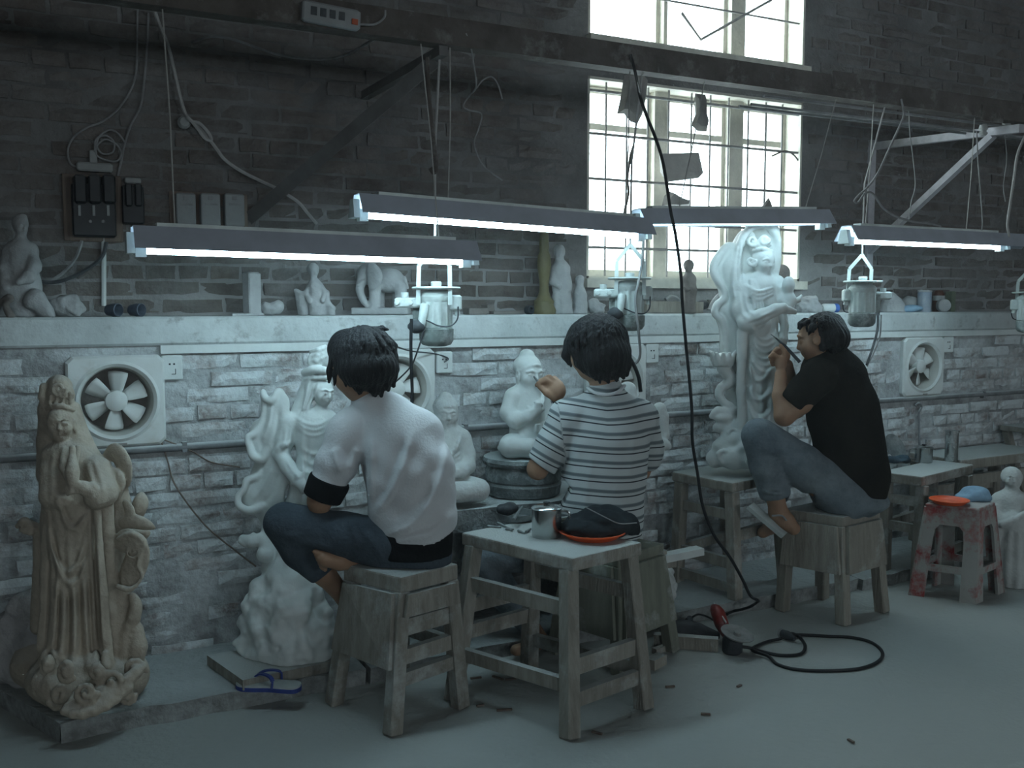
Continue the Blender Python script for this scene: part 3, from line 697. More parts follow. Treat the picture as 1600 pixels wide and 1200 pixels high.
cable('cable_coil', cpts([(148,238), (150,218), (165,212), (178,222), (176,238), (160,240), (152,228), (165,218), (182,226), (190,240), (182,252), (165,250), (150,240), (155,214), (172,203), (186,210), (196,224)], Wc-.01), 0.0032, 'cable_grey', 'small coil of grey cable above the large black switch')
cable('wall_cable', cpts([(128,376), (120,400), (105,420), (88,434), (70,440), (56,440)], Wc-.02), 0.006, 'cable_grey', 'grey cable swinging from the switch board, upper of two')
cable('wall_cable', cpts([(166,378), (160,400), (140,418), (110,434), (85,441), (58,440)], Wc-.03), 0.007, 'cable_dark', 'dark cable swinging from the switch board, lower of two')
cable('hook_rod', cpts([(667,90,BY), (670,150,BY), (675,200,BY), (681,258,BY), (678,270,BY), (672,262,BY)], BY), 0.007, 'steel_dark', 'rusty iron rod with a hooked end hanging from the beam', 'rod', sub=4)
cable('hanging_string', cpts([(728,52,BY-.03), (735,70,BY-.02), (740,100,BY), (744,135,BY), (733,150), (724,165), (732,172), (752,178), (748,200), (741,220), (745,240), (758,262), (785,282)], BY+.15), 0.0028, 'cable_grey', 'kinked pale string dangling from the beam')
cable('string_loop', cpts([(744,138), (755,125), (768,120), (778,132), (785,155)], BY+.1), 0.0025, 'cable_grey', 'loose loop of pale string beside the dangling string')
cable('hanging_cable', cpts([(1408,155,BY-.035), (1412,180), (1402,205), (1388,235), (1372,270), (1356,292), (1342,305), (1335,314), (1341,316), (1352,302), (1364,303), (1380,325), (1400,338), (1425,346), (1450,349), (1470,354)], BY-.05), 0.0045, 'cable_grey', 'grey cable hooked down from the beam to the lamp over the plastic stool')
cable('hanging_string', cpts([(1420,170), (1422,210), (1427,250), (1430,290), (1424,315), (1420,345)], BY+.05), 0.0025, 'cable_grey', 'thin string hanging beside the pale bracket')
cable('hanging_string', cpts([(1526,205), (1528,250), (1532,300), (1535,345), (1534,360)], BY), 0.003, 'cable_grey', 'thin string hanging in front of the bracket brace')
cable('hanging_string', cpts([(1570,210), (1573,250), (1568,290), (1571,315)], BY+.02), 0.0026, 'cable_grey', 'short loose string beneath the bracket end')
cable('hanging_cable', cpts([(1605,205), (1590,240), (1584,280), (1578,320), (1574,350), (1577,370)], BY-.08), 0.006, 'cable_pale', 'thick pale cable at the end of the lamp over the plastic stool')
for i, (px, py) in enumerate(((1536, 212), (1572, 206))):
    p = PY(px, py, BY+0.03); whole('insulator', MB().lathe([(0.012, 0), (0.02, 0.01), (0.012, 0.02), (0.02, 0.03), (0.014, 0.05), (0, 0.052)], p, (0, 0, 1), 14), 'porcelain', 'small white insulator on the pale bracket, %s' % ('near the brace', 'near the picture edge')[i], 'insulator', 'insulators on the pale bracket', True)
cable('supply_cable', cpts([(985,85,BY-.04), (993,115,BY-.05), (1000,150), (1012,185), (1024,215), (1035,250), (1042,290), (1048,330), (1056,370), (1064,430), (1066,470), (1072,540), (1076,580), (1081,640), (1082,690), (1090,740), (1098,790), (1115,835), (1140,870), (1160,905), (1172,930), (1184,938)], 2.62)
      + [PZ(1184,940,0.066), PZ(1174,947,0.062), PZ(1160,952,0.035), PZ(1146,955,0.014), PZ(1136,960,0.02)], 0.0055, 'cable_black', 'long black cable dropping from the beam across the window to the grinder', n=8)
# things caught behind the window guard
material('cardboard', (0.42,0.40,0.37), (0.34,0.32,0.30), 10)
material('rag', (0.36,0.34,0.32), (0.24,0.23,0.22), 12)
c1 = MB(); p = [PY(1034,240,3.605), PY(1092,238,3.605), PY(1099,270,3.605), PY(1036,268,3.605)]; c1.prism(p, (0, .02, 0)); p = [PY(1036,268,3.605), PY(1099,270,3.605), PY(1092,278,3.61), PY(1045,284,3.61)]; c1.prism(p, (0, .02, 0))
whole('cardboard_piece', c1, 'cardboard', 'folded piece of cardboard stuck in the window guard', 'cardboard')
def flatblob(name, outline, Y, th, mt, label, cat):
    sc = MB(); P = [PY(x, y, Y) for x, y in outline]; c = sum(P)/len(P); n = len(P); ring0 = [c+(q-c)*0.7+np.array([0,-th,0]) for q in P]; ring2 = [c+(q-c)*0.7+np.array([0,th,0]) for q in P]
    sc.add(ring0+P+ring2, [tuple(range(n))]+[tuple(range(2*n, 3*n))]+[(r*n+i, r*n+(i+1) % n, (r+1)*n+(i+1) % n, (r+1)*n+i) for r in range(2) for i in range(n)])
    return whole(name, sc, mt, label, cat, None, True)
flatblob('rag', [(975,118),(1000,110),(1012,125),(1010,150),(1003,180),(996,194),(985,190),(975,178),(964,178),(970,150)], 3.612, 0.022, 'rag', 'pale rag hanging on the window guard beside the beam', 'rag')
flatblob('glove', [(1086,146),(1102,148),(1103,178),(1107,192),(1104,206),(1090,205),(1080,196),(1088,178)], 3.612, 0.02, 'rag', 'grey glove hung in the middle pane of the window', 'glove')
flatblob('cloth_bundle', [(1034,322),(1038,306),(1046,299),(1060,308),(1078,314),(1077,322),(1056,324)], 3.60, 0.03, 'rag', 'dark cloth bundle lodged in the window above the hanging lamp', 'cloth')
flatblob('paper_scrap', [(1180,330),(1192,321),(1201,309),(1206,320),(1208,330)], 2.99, 0.01, 'rag', 'dark torn scrap standing on the lamp across the window', 'scrap')
cable('stick', cpts([(990,228), (985,245), (980,280), (982,300), (976,330), (975,345)], 3.625), 0.006, 'steel_dark', 'thin forked stick standing against the window guard', 'stick', sub=4)
cable('wire', cpts([(1250,255), (1240,242), (1226,236), (1206,244)], 3.635), 0.004, 'steel_dark', 'bent wire end poking from the window jamb', 'wire')
cable('trailing_wire', [PY(252,685,WLOW-.01), PY(300,705,WLOW-.02), PY(330,722,WLOW-.02), PY(375,730,WLOW-.02)], 0.0028, 'board_wood', 'thin brown wire trailing right from the near fan', 'wire')
cable('trailing_wire', [PY(250,683,WLOW-.01), PY(262,720,WLOW-.02), PY(275,760,WLOW-.03), PY(320,820,WLOW-.04), PY(370,862,WLOW-.05), PY(400,885,WLOW-.07)], 0.0028, 'board_wood', 'thin brown wire slanting down the wall below the near fan', 'wire')

# ------------------------------------------------------------------ hanging carving motors
material('motor_paint', (0.50,0.56,0.54), (0.36,0.40,0.39), 14, rough=0.55, dust=0.3, dust_col=(0.62,0.67,0.66), dscale=14, bump=0.15)
material('motor_cap', (0.20,0.235,0.225), (0.12,0.14,0.135), 12, rough=0.5, dust=0.25, dust_col=(0.5,0.54,0.53), dscale=16)
material('rubber_black', (0.02,0.024,0.03), (0.05,0.055,0.06), 18, rough=0.6)
def motor(base, yaw, label, top_z, s=1.0):
    root = thing('hanging_motor', label, 'motor', base, 'carving motors hung from the beam')
    b = np.array(base, float); Rm = rotm(0, 0, yaw)
    def q(x, y, z): return b+Rm @ np.array([x, y, z])*s
    ax = (0, 0, 1)
    part('end_cap', MB().lathe([(0.0, 0), (0.030, 0.0), (0.048, 0.006), (0.057, 0.020), (0.058, 0.058), (0.05, 0.062), (0, 0.062)], q(0,0,0), ax, 28), 'motor_cap', root, True)
    part('ribbed_housing', MB().lathe([(0.05, 0.058), (0.052, 0.064), (0.052, 0.148), (0.056, 0.152), (0.058, 0.166), (0.05, 0.176), (0.034, 0.186), (0, 0.188)], q(0,0,0), ax, 56, 1.0, lambda an, h: 0.06*(1 if (int(an/(2*math.pi)*56) % 4 < 2 and 0.06 < h < 0.15) else 0)), 'motor_paint', root, 30)
    part('top_plate', MB().lathe([(0.0, 0.190), (0.078, 0.190), (0.082, 0.194), (0.078, 0.198), (0, 0.198)], q(0,0,0), ax, 28), 'motor_paint', root, 30)
    part('oil_knob', MB().lathe([(0.017, 0.198), (0.018, 0.212), (0.015, 0.216), (0, 0.216)], q(0,0,0), ax, 14), 'motor_paint', root, 30)
    part('switch_arm', MB().box(q(-0.092, -0.02, 0.142), (0.042, 0.014, 0.017), Rm, bev=0.006), 'motor_paint', root)
    part('arm_bridge', MB().box(q(-0.045, -0.014, 0.142), (0.03, 0.02, 0.016), Rm, bev=0.004), 'motor_paint', root)
    for x in (-0.122, -0.078): part('bolt', MB().lathe([(0.009, 0), (0.008, 0.008), (0, 0.009)], q(x, -0.034, 0.143), Rm @ np.array([0,-1,0]), 10), 'motor_paint', root)
    part('arm_post', MB().cyl(q(-0.10, -0.02, 0.158), q(-0.10, -0.02, 0.176), 0.013, n=12), 'motor_paint', root)
    part('shaft_guard', MB().box(q(-0.060, 0.0, 0.10), (0.016, 0.012, 0.045), Rm), 'motor_cap', root)
    part('shaft_neck', MB().tube([q(-0.03, -0.045, 0.135), q(-0.034, -0.058, 0.10), q(-0.04, -0.06, 0.066)], [0.016, 0.015, 0.013], 12), 'motor_paint', root, True)
    part('ball_socket', MB().lathe([(0.006, -0.028), (0.010, -0.024), (0.016, -0.02), (0.023, -0.008), (0.023, 0.008), (0.018, 0.018), (0.012, 0.026), (0.0, 0.03)], q(-0.056, -0.06, 0.066), Rm @ np.array([1.0, 0, 0]), 20), 'rubber_black', root, True)
    part('terminal_box', MB().box(q(0.066, -0.01, 0.142), (0.018, 0.020, 0.026), Rm, bev=0.006), 'motor_paint', root)
    part('gland', MB().cyl(q(0.070, -0.01, 0.118), q(0.072, -0.01, 0.10), 0.009, n=10), 'motor_paint', root)
    part('loop_wire', MB().tube(spline([q(0.076,-0.03,0.13), q(0.074,-0.035,0.09), q(0.055,-0.06,0.068), q(0.02,-0.068,0.068), q(-0.01,-0.064,0.08), q(-0.03,-0.06,0.088)]), 0.0025, 6), 'rubber_black', root, True)
    ap = q(0, -0.02, 0.325)
    for sx in (-1, 1):
        part('hanger_strap', MB().bar(q(sx*0.052, -0.045, 0.135), q(sx*0.050, -0.035, 0.262), 0.014, 0.004, up=tuple(Rm @ np.array([0, 1, 0]))).bar(q(sx*0.050, -0.035, 0.262), ap, 0.014, 0.004, up=tuple(Rm @ np.array([0, 1, 0]))), 'motor_paint', root)
    part('suspension_rope', MB().tube([ap, ap*0.5+np.array([ap[0]+0.005, ap[1], top_z])*0.5, (ap[0], min(ap[1], BY+.02), top_z)], 0.004*s, 6), 'cable_pale', root)
    return root
mz = 2.93
m1 = motor(PY(682, 541, 2.97), -0.55, 'hanging motor behind the lamp over the man in the white shirt', BZ0, 1.02)
m2 = motor(PY(983, 517, 2.98), -0.55, 'hanging motor behind the head of the striped-shirt man', BZ0, 0.98)
m3 = motor(PY(1346, 511, 2.98), 2.65, 'hanging motor behind the head of the man in black', BZ0, 0.95)
m4 = motor(PY(1607, 520, 2.98), 2.4, 'hanging motor cut by the picture edge', BZ0, 0.95)
# flexible shafts and leads
cable('flexible_shaft', [PY(643,498,2.86), PY(642,540,2.86), PY(643,580,2.85), PY(644,620,2.84), PY(640,660,2.82)], 0.0055, 'cable_black', 'stiff black flexible shaft hanging behind the man in the white shirt', n=8)
cable('motor_lead', [PY(663,516,2.9), PY(650,555,2.95), PY(640,575,3.1), PY(615,600,3.3)], 0.0028, 'cable_dark', 'thin lead slanting from the motor behind the white-shirt man')
cable('plug_lead', [PY(610,538,3.2), PY(640,548,3.3), PY(680,553,3.38), PY(700,560,3.37), PY(694,566,3.37)], 0.003, 'cable_dark', 'dark lead plugged into the socket under the hanging motor')
cable('motor_lead', [PY(1006,355,2.95), PY(1004,400,2.93), PY(998,440,2.9), PY(993,470,2.9), PY(998,520,2.9), PY(1000,555,2.92), PY(992,568,2.95), PY(980,560,3.0)], 0.005, 'cable_grey', 'grey lead looping past the motor of the striped-shirt man')
cable('flexible_shaft', [PY(975,545,2.84), PY(990,570,2.82), PY(998,590,2.8), PY(1001,612,2.78)], 0.007, 'cable_black', 'thick black shaft reaching the back of the striped-shirt man', n=8)
cable('flexible_shaft', [PY(1372,490,2.9), PY(1371,515,2.88), PY(1363,545,2.86), PY(1354,570,2.84)], 0.005, 'cable_dark', 'dark flexible shaft curving to the shoulder of the man in black, outer of two')
cable('motor_lead', [PY(1377,492,2.9), PY(1375,525,2.88), PY(1366,550,2.86), PY(1355,572,2.84)], 0.003, 'cable_grey', 'thin lead running close beside the dark shaft of the man in black')

# ------------------------------------------------------------------ stools, benches and what lies on them
material('wood_grey', (0.30,0.285,0.25), (0.205,0.19,0.165), 7, stretch=(5, 5, 0.8), top=0.8, dust=0.16, dust_col=(0.50,0.53,0.52), bump=0.35, bscale=30, dscale=6, vary=0.1)
material('wood_pale', (0.33,0.31,0.265), (0.24,0.22,0.19), 7, stretch=(5, 5, 0.8), top=0.8, dust=0.12, dust_col=(0.50,0.53,0.52), bump=0.35, bscale=30, dscale=6, vary=0.1)
material('wood_green', (0.215,0.225,0.18), (0.16,0.165,0.135), 6, stretch=(5, 5, 0.8), dust=0.1, dust_col=(0.45,0.47,0.45))
material('stone_grey', (0.24,0.25,0.25), (0.15,0.16,0.16), 14, top=0.85, dust=0.25, dust_col=(0.52,0.56,0.56), bump=0.6)
def v3(p, z): return np.array([p[0], p[1], z])
def bench(label, cat, tA, tL, tR, h, fA, fL, fR, z0=0.0, mt='wood_grey', leg=0.042, thick=0.045, rails={}, panels={}, group=None, over=0.02, name='wooden_stool'):
    """A = near corner, L = corner to its left, R = to its right, B = far one; t.. top corners, f.. feet"""
    t = {'A': np.array(tA), 'L': np.array(tL), 'R': np.array(tR)}; t['B'] = t['L']+t['R']-t['A']
    f = {'A': np.array(fA), 'L': np.array(fL), 'R': np.array(fR)}; f['B'] = f['L']+f['R']-f['A']
    tc = sum(t.values())/4; fc = sum(f.values())/4
    root = thing(name, label, cat, (fc[0], fc[1], z0), group)
    def leg_at(c, z):
        tt = tc+(t[c]-tc)*(1-over/np.linalg.norm(t[c]-tc)*1.4); k = (z-z0)/(h-thick-z0); return v3(f[c]*(1-k)+tt*k, z)
    q = [v3(t[c], h-thick) for c in ('A', 'R', 'B', 'L')]
    s = part('seat_plank', MB().prism(q, (0, 0, thick)), mt, root); md = s.modifiers.new('soften', 'BEVEL'); md.width = 0.006; md.segments = 2
    u = t['R']-t['A']; u = u/np.linalg.norm(u)
    for c in 'ALRB':
        o = part('leg', MB().bar(leg_at(c, z0), leg_at(c, h-thick), leg, leg, up=(-u[1], u[0], 0), w2=leg*0.95, h2=leg*0.95), mt, root); md = o.modifiers.new('soften', 'BEVEL'); md.width = 0.004
    for side, zs in rails.items():
        for z, hh in zs: part('rail', MB().bar(leg_at(side[0], z), leg_at(side[1], z), 0.024, hh), mt, root)
    for side, (za, zb) in panels.items():
        a0, a1, b0, b1 = leg_at(side[0], za), leg_at(side[0], zb), leg_at(side[1], za), leg_at(side[1], zb)
        n = np.cross(b0-a0, a1-a0); n /= np.linalg.norm(n); out = (a0+b1)/2-v3(fc, 0); out[2] = 0
        if n @ out < 0: n = -n
        m = (a0+b0)/2; a0 = a0+(a0-m)*0.06; b0 = b0+(b0-m)*0.06
        part('side_board', MB().prism([a0+n*leg*0.40, b0+n*leg*0.40, b1+n*leg*0.40, a1+n*leg*0.40], n*0.020), mt, root)
    return root
st1 = bench('boarded wooden stool under the man in the white shirt', 'stool', (0.975,2.585), (0.868,2.80), (1.185,2.645), 0.455, (0.935,2.56), (0.848,2.85), (1.19,2.645), 0, 'wood_grey', 0.046, 0.05,
      {'AR': [(0.30, 0.05), (0.215, 0.045), (0.15, 0.04)], 'LB': [(0.25, 0.05)], 'RB': [(0.2, 0.04)]}, {'AL': (0.185, 0.40), 'AR': (0.335, 0.40)}, 'wooden stools of the carvers')
st3 = bench('boarded wooden stool under the man in black', 'stool', (2.826,2.665), (2.735,2.90), (3.09,2.715), 0.425, (2.835,2.655), (2.75,2.90), (3.10,2.70), 0, 'wood_pale', 0.046, 0.04,
      {'LB': [(0.2, 0.04)]}, {'AL': (0.20, 0.385), 'AR': (0.20, 0.385)}, 'wooden stools of the carvers')
st2 = bench('greenish boarded stool under the striped-shirt man', 'stool', (1.78,2.655), (1.70,2.89), (2.03,2.735), 0.40, (1.775,2.635), (1.685,2.915), (2.07,2.735), 0, 'wood_green', 0.046, 0.04,
      {'LB': [(0.2, 0.04)]}, {'AL': (0.12, 0.36), 'AR': (0.12, 0.36)}, 'wooden stools of the carvers')
TBH = 0.505
tb2 = bench('tall dusty wooden work table beside the striped-shirt man', 'table', (1.432,2.375), (1.275,2.82), (1.725,2.44), TBH, (1.38,2.30), (1.19,2.70), (1.69,2.37), 0, 'wood_grey', 0.048, 0.042,
      {'AL': [(0.35, 0.045), (0.14, 0.04)], 'AR': [(0.19, 0.05), (0.10, 0.045)], 'LB': [(0.28, 0.045), (0.20, 0.045)], 'RB': [(0.35, 0.045), (0.12, 0.04)]}, {}, None, 0.03, 'work_table')
bn3 = bench('wooden bench carrying the tall white statue', 'bench', (2.515,2.945), (2.46,3.27), (2.88,3.03), 0.54, (2.56,2.97), (2.51,3.29), (2.93,3.08), 0.055, 'wood_pale', 0.048, 0.04,
      {'AL': [(0.40, 0.04), (0.20, 0.045), (0.10, 0.04)], 'AR': [(0.315, 0.045)], 'LB': [(0.2, 0.04)]}, {}, None, 0.03, 'work_bench')
T4H = 0.50
tb4 = bench('small dusty table with steel mugs behind the man in black', 'table', (3.486,2.848), (3.435,3.03), (3.976,2.96), T4H, (3.49,2.86), (3.46,3.01), (3.95,2.98), 0.0, 'wood_grey', 0.045, 0.045,
      {'AL': [(0.38, 0.04), (0.26, 0.04)], 'AR': [(0.12, 0.04)], 'LB': [(0.26, 0.04)]}, {}, None, 0.03, 'work_table')
tb5 = bench('broad pale table against the wall at the far end', 'table', (4.0,3.05), (3.98,3.33), (4.69,3.06), 0.505, (4.04,3.08), (4.02,3.31), (4.64,3.09), 0.055, 'wood_pale', 0.05, 0.05,
      {'AR': [(0.40, 0.05)], 'LB': [(0.3, 0.05)]}, {}, None, 0.03, 'work_table')
tb6 = bench('far table corner at the picture edge above the small white figure', 'table', (4.72,3.10), (4.71,3.36), (5.5,3.10), 0.60, (4.98,3.11), (4.98,3.35), (5.45,3.12), 0.055, 'wood_grey', 0.04, 0.03, {}, {}, None, 0.03, 'work_table')

# stone bench that carries the two Buddhas
SBH = 0.525
sb = thing('stone_bench', 'rough stone slab bench carrying both seated Buddhas', 'bench', (1.65, 3.2, 0.055))
def rough_slab(x0, x1, y0, y1, z0, z1, amp, n=10, m=4):
    vs = []; fs = []
    for z in (z1, z0):
        for i in range(n+1):
            for j in range(m+1):
                e = (j == 0)*1.0; vs.append((x0+(x1-x0)*i/n+RNG.uniform(-1,1)*amp*(i in (0, n)), y0+(y1-y0)*j/m+RNG.uniform(-1,1)*amp*e, z+RNG.uniform(-1,1)*amp*0.25))
    K = (n+1)*(m+1)
    for k in (0, 1):
        for i in range(n):
            for j in range(m): a = k*K+i*(m+1)+j; fs.append((a, a+m+1, a+m+2, a+1))
    for i in range(n):
        for j0 in (0, m): a = i*(m+1)+j0; fs.append((a, a+m+1, a+m+1+K, a+K))
    for j in range(m):
        for i0 in (0, n): a = i0*(m+1)+j; fs.append((a, a+1, a+1+K, a+K))
    return MB().add(vs, fs)
part('slab_top', rough_slab(1.22, 2.08, 3.035, 3.375, SBH-0.075, SBH, 0.010, 14), 'stone_grey', sb)
for x in (1.36, 1.93): part('support_block', rough_slab(x-0.07, x+0.07, 3.10, 3.34, 0.055, SBH-0.075, 0.012, 3), 'stone_grey', sb)
dp = PY(818, 740, 3.205); DX, DYc = dp[0], dp[1]
dr = thing('stone_drum', 'round dark stone turntable under the white Buddha', 'turntable', (DX, DYc, SBH)); DRH = 0.15
material('stone_dark', (0.085,0.10,0.10), (0.15,0.17,0.17), 12, top=0.85, dust=0.2, dust_col=(0.42,0.47,0.47), bump=0.5, dscale=10)
part('drum_body', MB().lathe([(0.128, 0), (0.138, 0.006), (0.146, 0.045), (0.140, 0.055), (0.146, 0.062), (0.146, 0.10), (0.138, 0.118)], (DX, DYc, SBH), (0,0,1), 40), 'stone_dark', dr, 30)
part('drum_rim', MB().lathe([(0.138, 0.116), (0.154, 0.122), (0.158, 0.135), (0.152, 0.148), (0.12, 0.150), (0, 0.150)], (DX, DYc, SBH), (0,0,1), 40), 'stone_dark', dr, 30)

# low wooden slab under the second statue
lw = thing('wooden_pallet', 'thick low wooden slab under the statue of the white-shirt man', 'pallet', (0.72, 3.08, 0.055)); PH = 0.095
q = [(0.525,3.20),(0.585,2.93),(0.90,2.96),(1.02,3.22)]
part('slab_top', MB().prism([(x, y, 0.062) for x, y in q], (0, 0, PH-0.062)), 'wood_grey', lw)
part('skid', MB().bar((0.60,2.98,0.0585), (0.93,3.0,0.0585), 0.03, 0.007), 'wood_grey', lw); part('skid', MB().bar((0.58,3.16,0.0585), (0.98,3.18,0.0585), 0.03, 0.007), 'wood_grey', lw)

# ---- on the work table
material('steel_shiny', (0.55,0.57,0.57), (0.45,0.47,0.47), 10, rough=0.22, metal=1.0, dust=0.12, dust_col=(0.45,0.48,0.48), bump=0.0)
material('plastic_orange', (0.78,0.11,0.02), (0.68,0.085,0.018), 10, rough=0.4, bump=0.02, top=0.12, dust_col=(0.5,0.35,0.3))
material('cloth_dark', (0.016,0.019,0.022), (0.030,0.036,0.04), 10, rough=0.95, spec=0.08)
material('tool_steel', (0.20,0.22,0.22), (0.32,0.34,0.34), 30, rough=0.5, metal=0.5)
def mug(p, r, h, label, ang=0.0):
    root = thing('steel_mug', label, 'mug', p, 'lidded steel mugs'); p = np.array(p, float)
    part('cup', MB().lathe([(r*0.96, 0), (r, 0.004), (r, h*0.93), (r*0.97, h*0.95), (r*0.93, h*0.95), (0, h*0.95)], p, (0,0,1), 28), 'steel_shiny', root, 30)
    l = part('lid', MB().lathe([(r*1.06, h*0.94), (r*1.08, h*0.965), (r*1.0, h), (r*0.5, h*1.06), (0, h*1.07)], p, (0,0,1), 28), 'steel_shiny', root, 30)
    part('lid_knob', MB().lathe([(0.004, h*1.06), (0.004, h*1.09), (0.011, h*1.11), (0.011, h*1.15), (0, h*1.16)], p, (0,0,1), 14), 'rubber_black', l, 30)
    d = np.array([math.cos(ang), math.sin(ang), 0])
    part('handle', MB().tube(spline([p+d*r*0.95+[0,0,h*0.82], p+d*(r+0.022)+[0,0,h*0.80], p+d*(r+0.028)+[0,0,h*0.6], p+d*(r+0.022)+[0,0,h*0.25], p+d*r*0.95+[0,0,h*0.18]], 5), 0.004, 8), 'steel_shiny', root, True)
mug(PZ(854, 838, TBH), 0.048, 0.098, 'lidded steel mug next to the orange plate on the near table', -0.3)
def plate(p, r, h, label):
    return whole('plastic_plate', MB().lathe([(r*0.72, 0), (r*0.8, 0.004), (r, h), (r*1.03, h), (r*1.03, h-0.003), (r*0.84, 0.001)][:3]+[(r*1.04, h), (r*1.03, h-0.004), (r*0.97, h-0.004), (r*0.76, 0.006), (0, 0.006)], p, (0,0,1), 36), 'plastic_orange', label, 'plate', 'orange plastic plates', 30)
pp_ = PZ(925, 838, TBH); plate(pp_-FH*0.015, 0.104, 0.024, 'orange plastic plate under the dark cap')
# dark cap flung over the plate
cp = Sculpt(depth(pp_), 0.004)
cp.ell((925,822,0.02), (46,50,14), roll=4).ell((960,818,0.03), (32,45,18), roll=-10).ell((940,806,0.04), (36,45,14)).ell((985,826,0.03), (12,30,18))
cp.ell((902,819,0.0), (26,34,7), roll=-14)
cp.disp.append(lambda x, y, z: 0.004*np.sin(x*70+y*30)+0.003*np.sin(y*85-z*50))
cp.box((925,859,0), (120,120,24), op=-1, k=2)
cap_o = thing('cap', 'crumpled dark cap lying on the orange plate', 'cap', pp_)
part('crown', cp.mesh('crown'), 'cloth_dark', cap_o)
cable('piping', [PV(916,793,depth(pp_)-0.07), PV(945,808,depth(pp_)-0.085), PV(968,818,depth(pp_)-0.08), PV(995,817,depth(pp_)-0.04)], 0.0018, 'cable_grey', '', parent=cap_o)
# tray of tools
tp = PZ(806, 812, TBH)
ty = thing('tool_dish', 'shallow metal dish of carving bits on the near table', 'dish', tp)
part('dish', MB().lathe([(0.05, 0), (0.060, 0.004), (0.066, 0.026), (0.068, 0.026), (0.062, 0.002), (0.055, 0.003), (0, 0.003)][:3]+[(0.069, 0.027), (0.063, 0.006), (0, 0.006)], tp, (0,0,1), 30), 'tool_steel', ty, 30)
def stickbit(name, a, b, r, mt, label, cat, group=None): whole(name, MB().tube([a, np.array(a)*0.5+np.array(b)*0.5, b], [r, r*0.85, r*0.6], 8), mt, label, cat, group, True)
def onz(px, py, z): return PZ(px, py, z)
rb = Sculpt(depth(tp), 0.004); rb.ell((790,796,0.0), (14,16,9)).ell((800,793,0.01), (10,14,8)); rb.disp.append(lambda x,y,z: .003*np.sin(x*110)*np.sin(y*120)); whole('rubber_band_roll', rb.mesh('rubber_band_roll'), 'rubber_black', 'small black roll lying in the tool dish', 'roll')
stickbit('chisel', onz(802,812,TBH+.03), onz(816,792,TBH+.045), 0.006, 'tool_steel', 'short steel chisel leaning on the rim of the tool dish', 'chisel')
for i, (a, b, lb) in enumerate((((762,822),(783,824),'thin steel bit lying at the table edge behind the dish'), ((778,817),(800,828),'steel bit lying in front of the dish, nearer its rim'), ((790,826),(803,827),'stubby steel bit between the dish and the mug'), ((810,829),(820,833),'small ring-shaped bit close to the mug'), ((822,831),(829,826),'small burr bit touching the mug'))):
    stickbit('carving_bit', onz(*a, TBH+.005), onz(*b, TBH+.005), 0.0045, 'tool_steel', lb, 'bit', 'carving bits on the near table')
stickbit('wooden_dowel', onz(875,812,TBH+.012), onz(902,806,TBH+.012), 0.009, 'wood_pale', 'short wooden dowel behind the steel mug', 'dowel')

# ---- on the far tables
mug(PZ(1443, 722, T4H), 0.040, 0.075, 'small lidded steel mug on the table behind the man in black', 2.6)
tc_ = PZ(1486, 720, T4H); fk = thing('steel_flask', 'tall straight steel cup on the table behind the man in black', 'cup', tc_)
part('cup', MB().lathe([(0.029, 0), (0.030, 0.003), (0.030, 0.142)], tc_, (0,0,1), 26, caps=True), 'steel_shiny', fk, 30); part('rim', MB().lathe([(0.030, 0.140), (0.033, 0.142), (0.033, 0.147), (0, 0.149)], tc_, (0,0,1), 26), 'steel_shiny', fk, 30)
tq = PZ(1405, 718, T4H); tt = thing('steel_tray', 'round steel tray propped up with blue rags on the far table', 'tray', tq)
part('tray', MB().lathe([(0.0, 0.0), (0.055, 0.0), (0.068, 0.010), (0.070, 0.010), (0.057, -0.002), (0, -0.002)], tq+np.array([0.02,0.05,0.05]), (0.1,-0.9,0.5), 28), 'tool_steel', tt, True)
material('rag_blue', (0.09,0.15,0.19), (0.04,0.06,0.08), 18, rough=0.95)
material('rag_lightblue', (0.26,0.40,0.52), (0.20,0.31,0.42), 12, rough=0.95)
rg = Sculpt(depth(tq), 0.004); rg.ell((1404,718,0), (13,14,4)).ell((1394,717,.01), (8,11,4.5)).ell((1415,716,.01), (7,9,5)); rg.disp.append(lambda x,y,z: .004*np.sin(x*90+z*40)); whole('blue_rag', rg.mesh('blue_rag'), 'rag_blue', 'crumpled blue rag in front of the steel tray', 'rag')
# plastic stool
material('plastic_grimy', (0.34,0.05,0.045), (0.24,0.04,0.04), 8, rough=0.6, dust=0.62, dust_col=(0.36,0.36,0.34), dscale=7, top=0.9, bump=0.1, sharp=0.08)
PSH = 0.40
pA, pL, pR = np.array([3.545,2.605]), np.array([3.44,2.79]), np.array([3.73,2.665])
fA, fL, fR = np.array([3.52,2.585]), np.array([3.38,2.81]), np.array([3.79,2.645])
pst = thing('plastic_stool', 'grimy red plastic stool with an orange plate on top', 'stool', ((fL+fR)/2).tolist()+[0])
pc = (pL+pR)/2; pB = pL+pR-pA; fB = fL+fR-fA
TT = {'A': pA, 'L': pL, 'R': pR, 'B': pB}; FF = {'A': fA, 'L': fL, 'R': fR, 'B': fB}
so = part('seat', MB().prism([v3(TT[c], PSH-0.02) for c in 'ARBL'], (0,0,0.02)), 'plastic_grimy', pst); md = so.modifiers.new('round', 'BEVEL'); md.width = 0.008; md.segments = 3
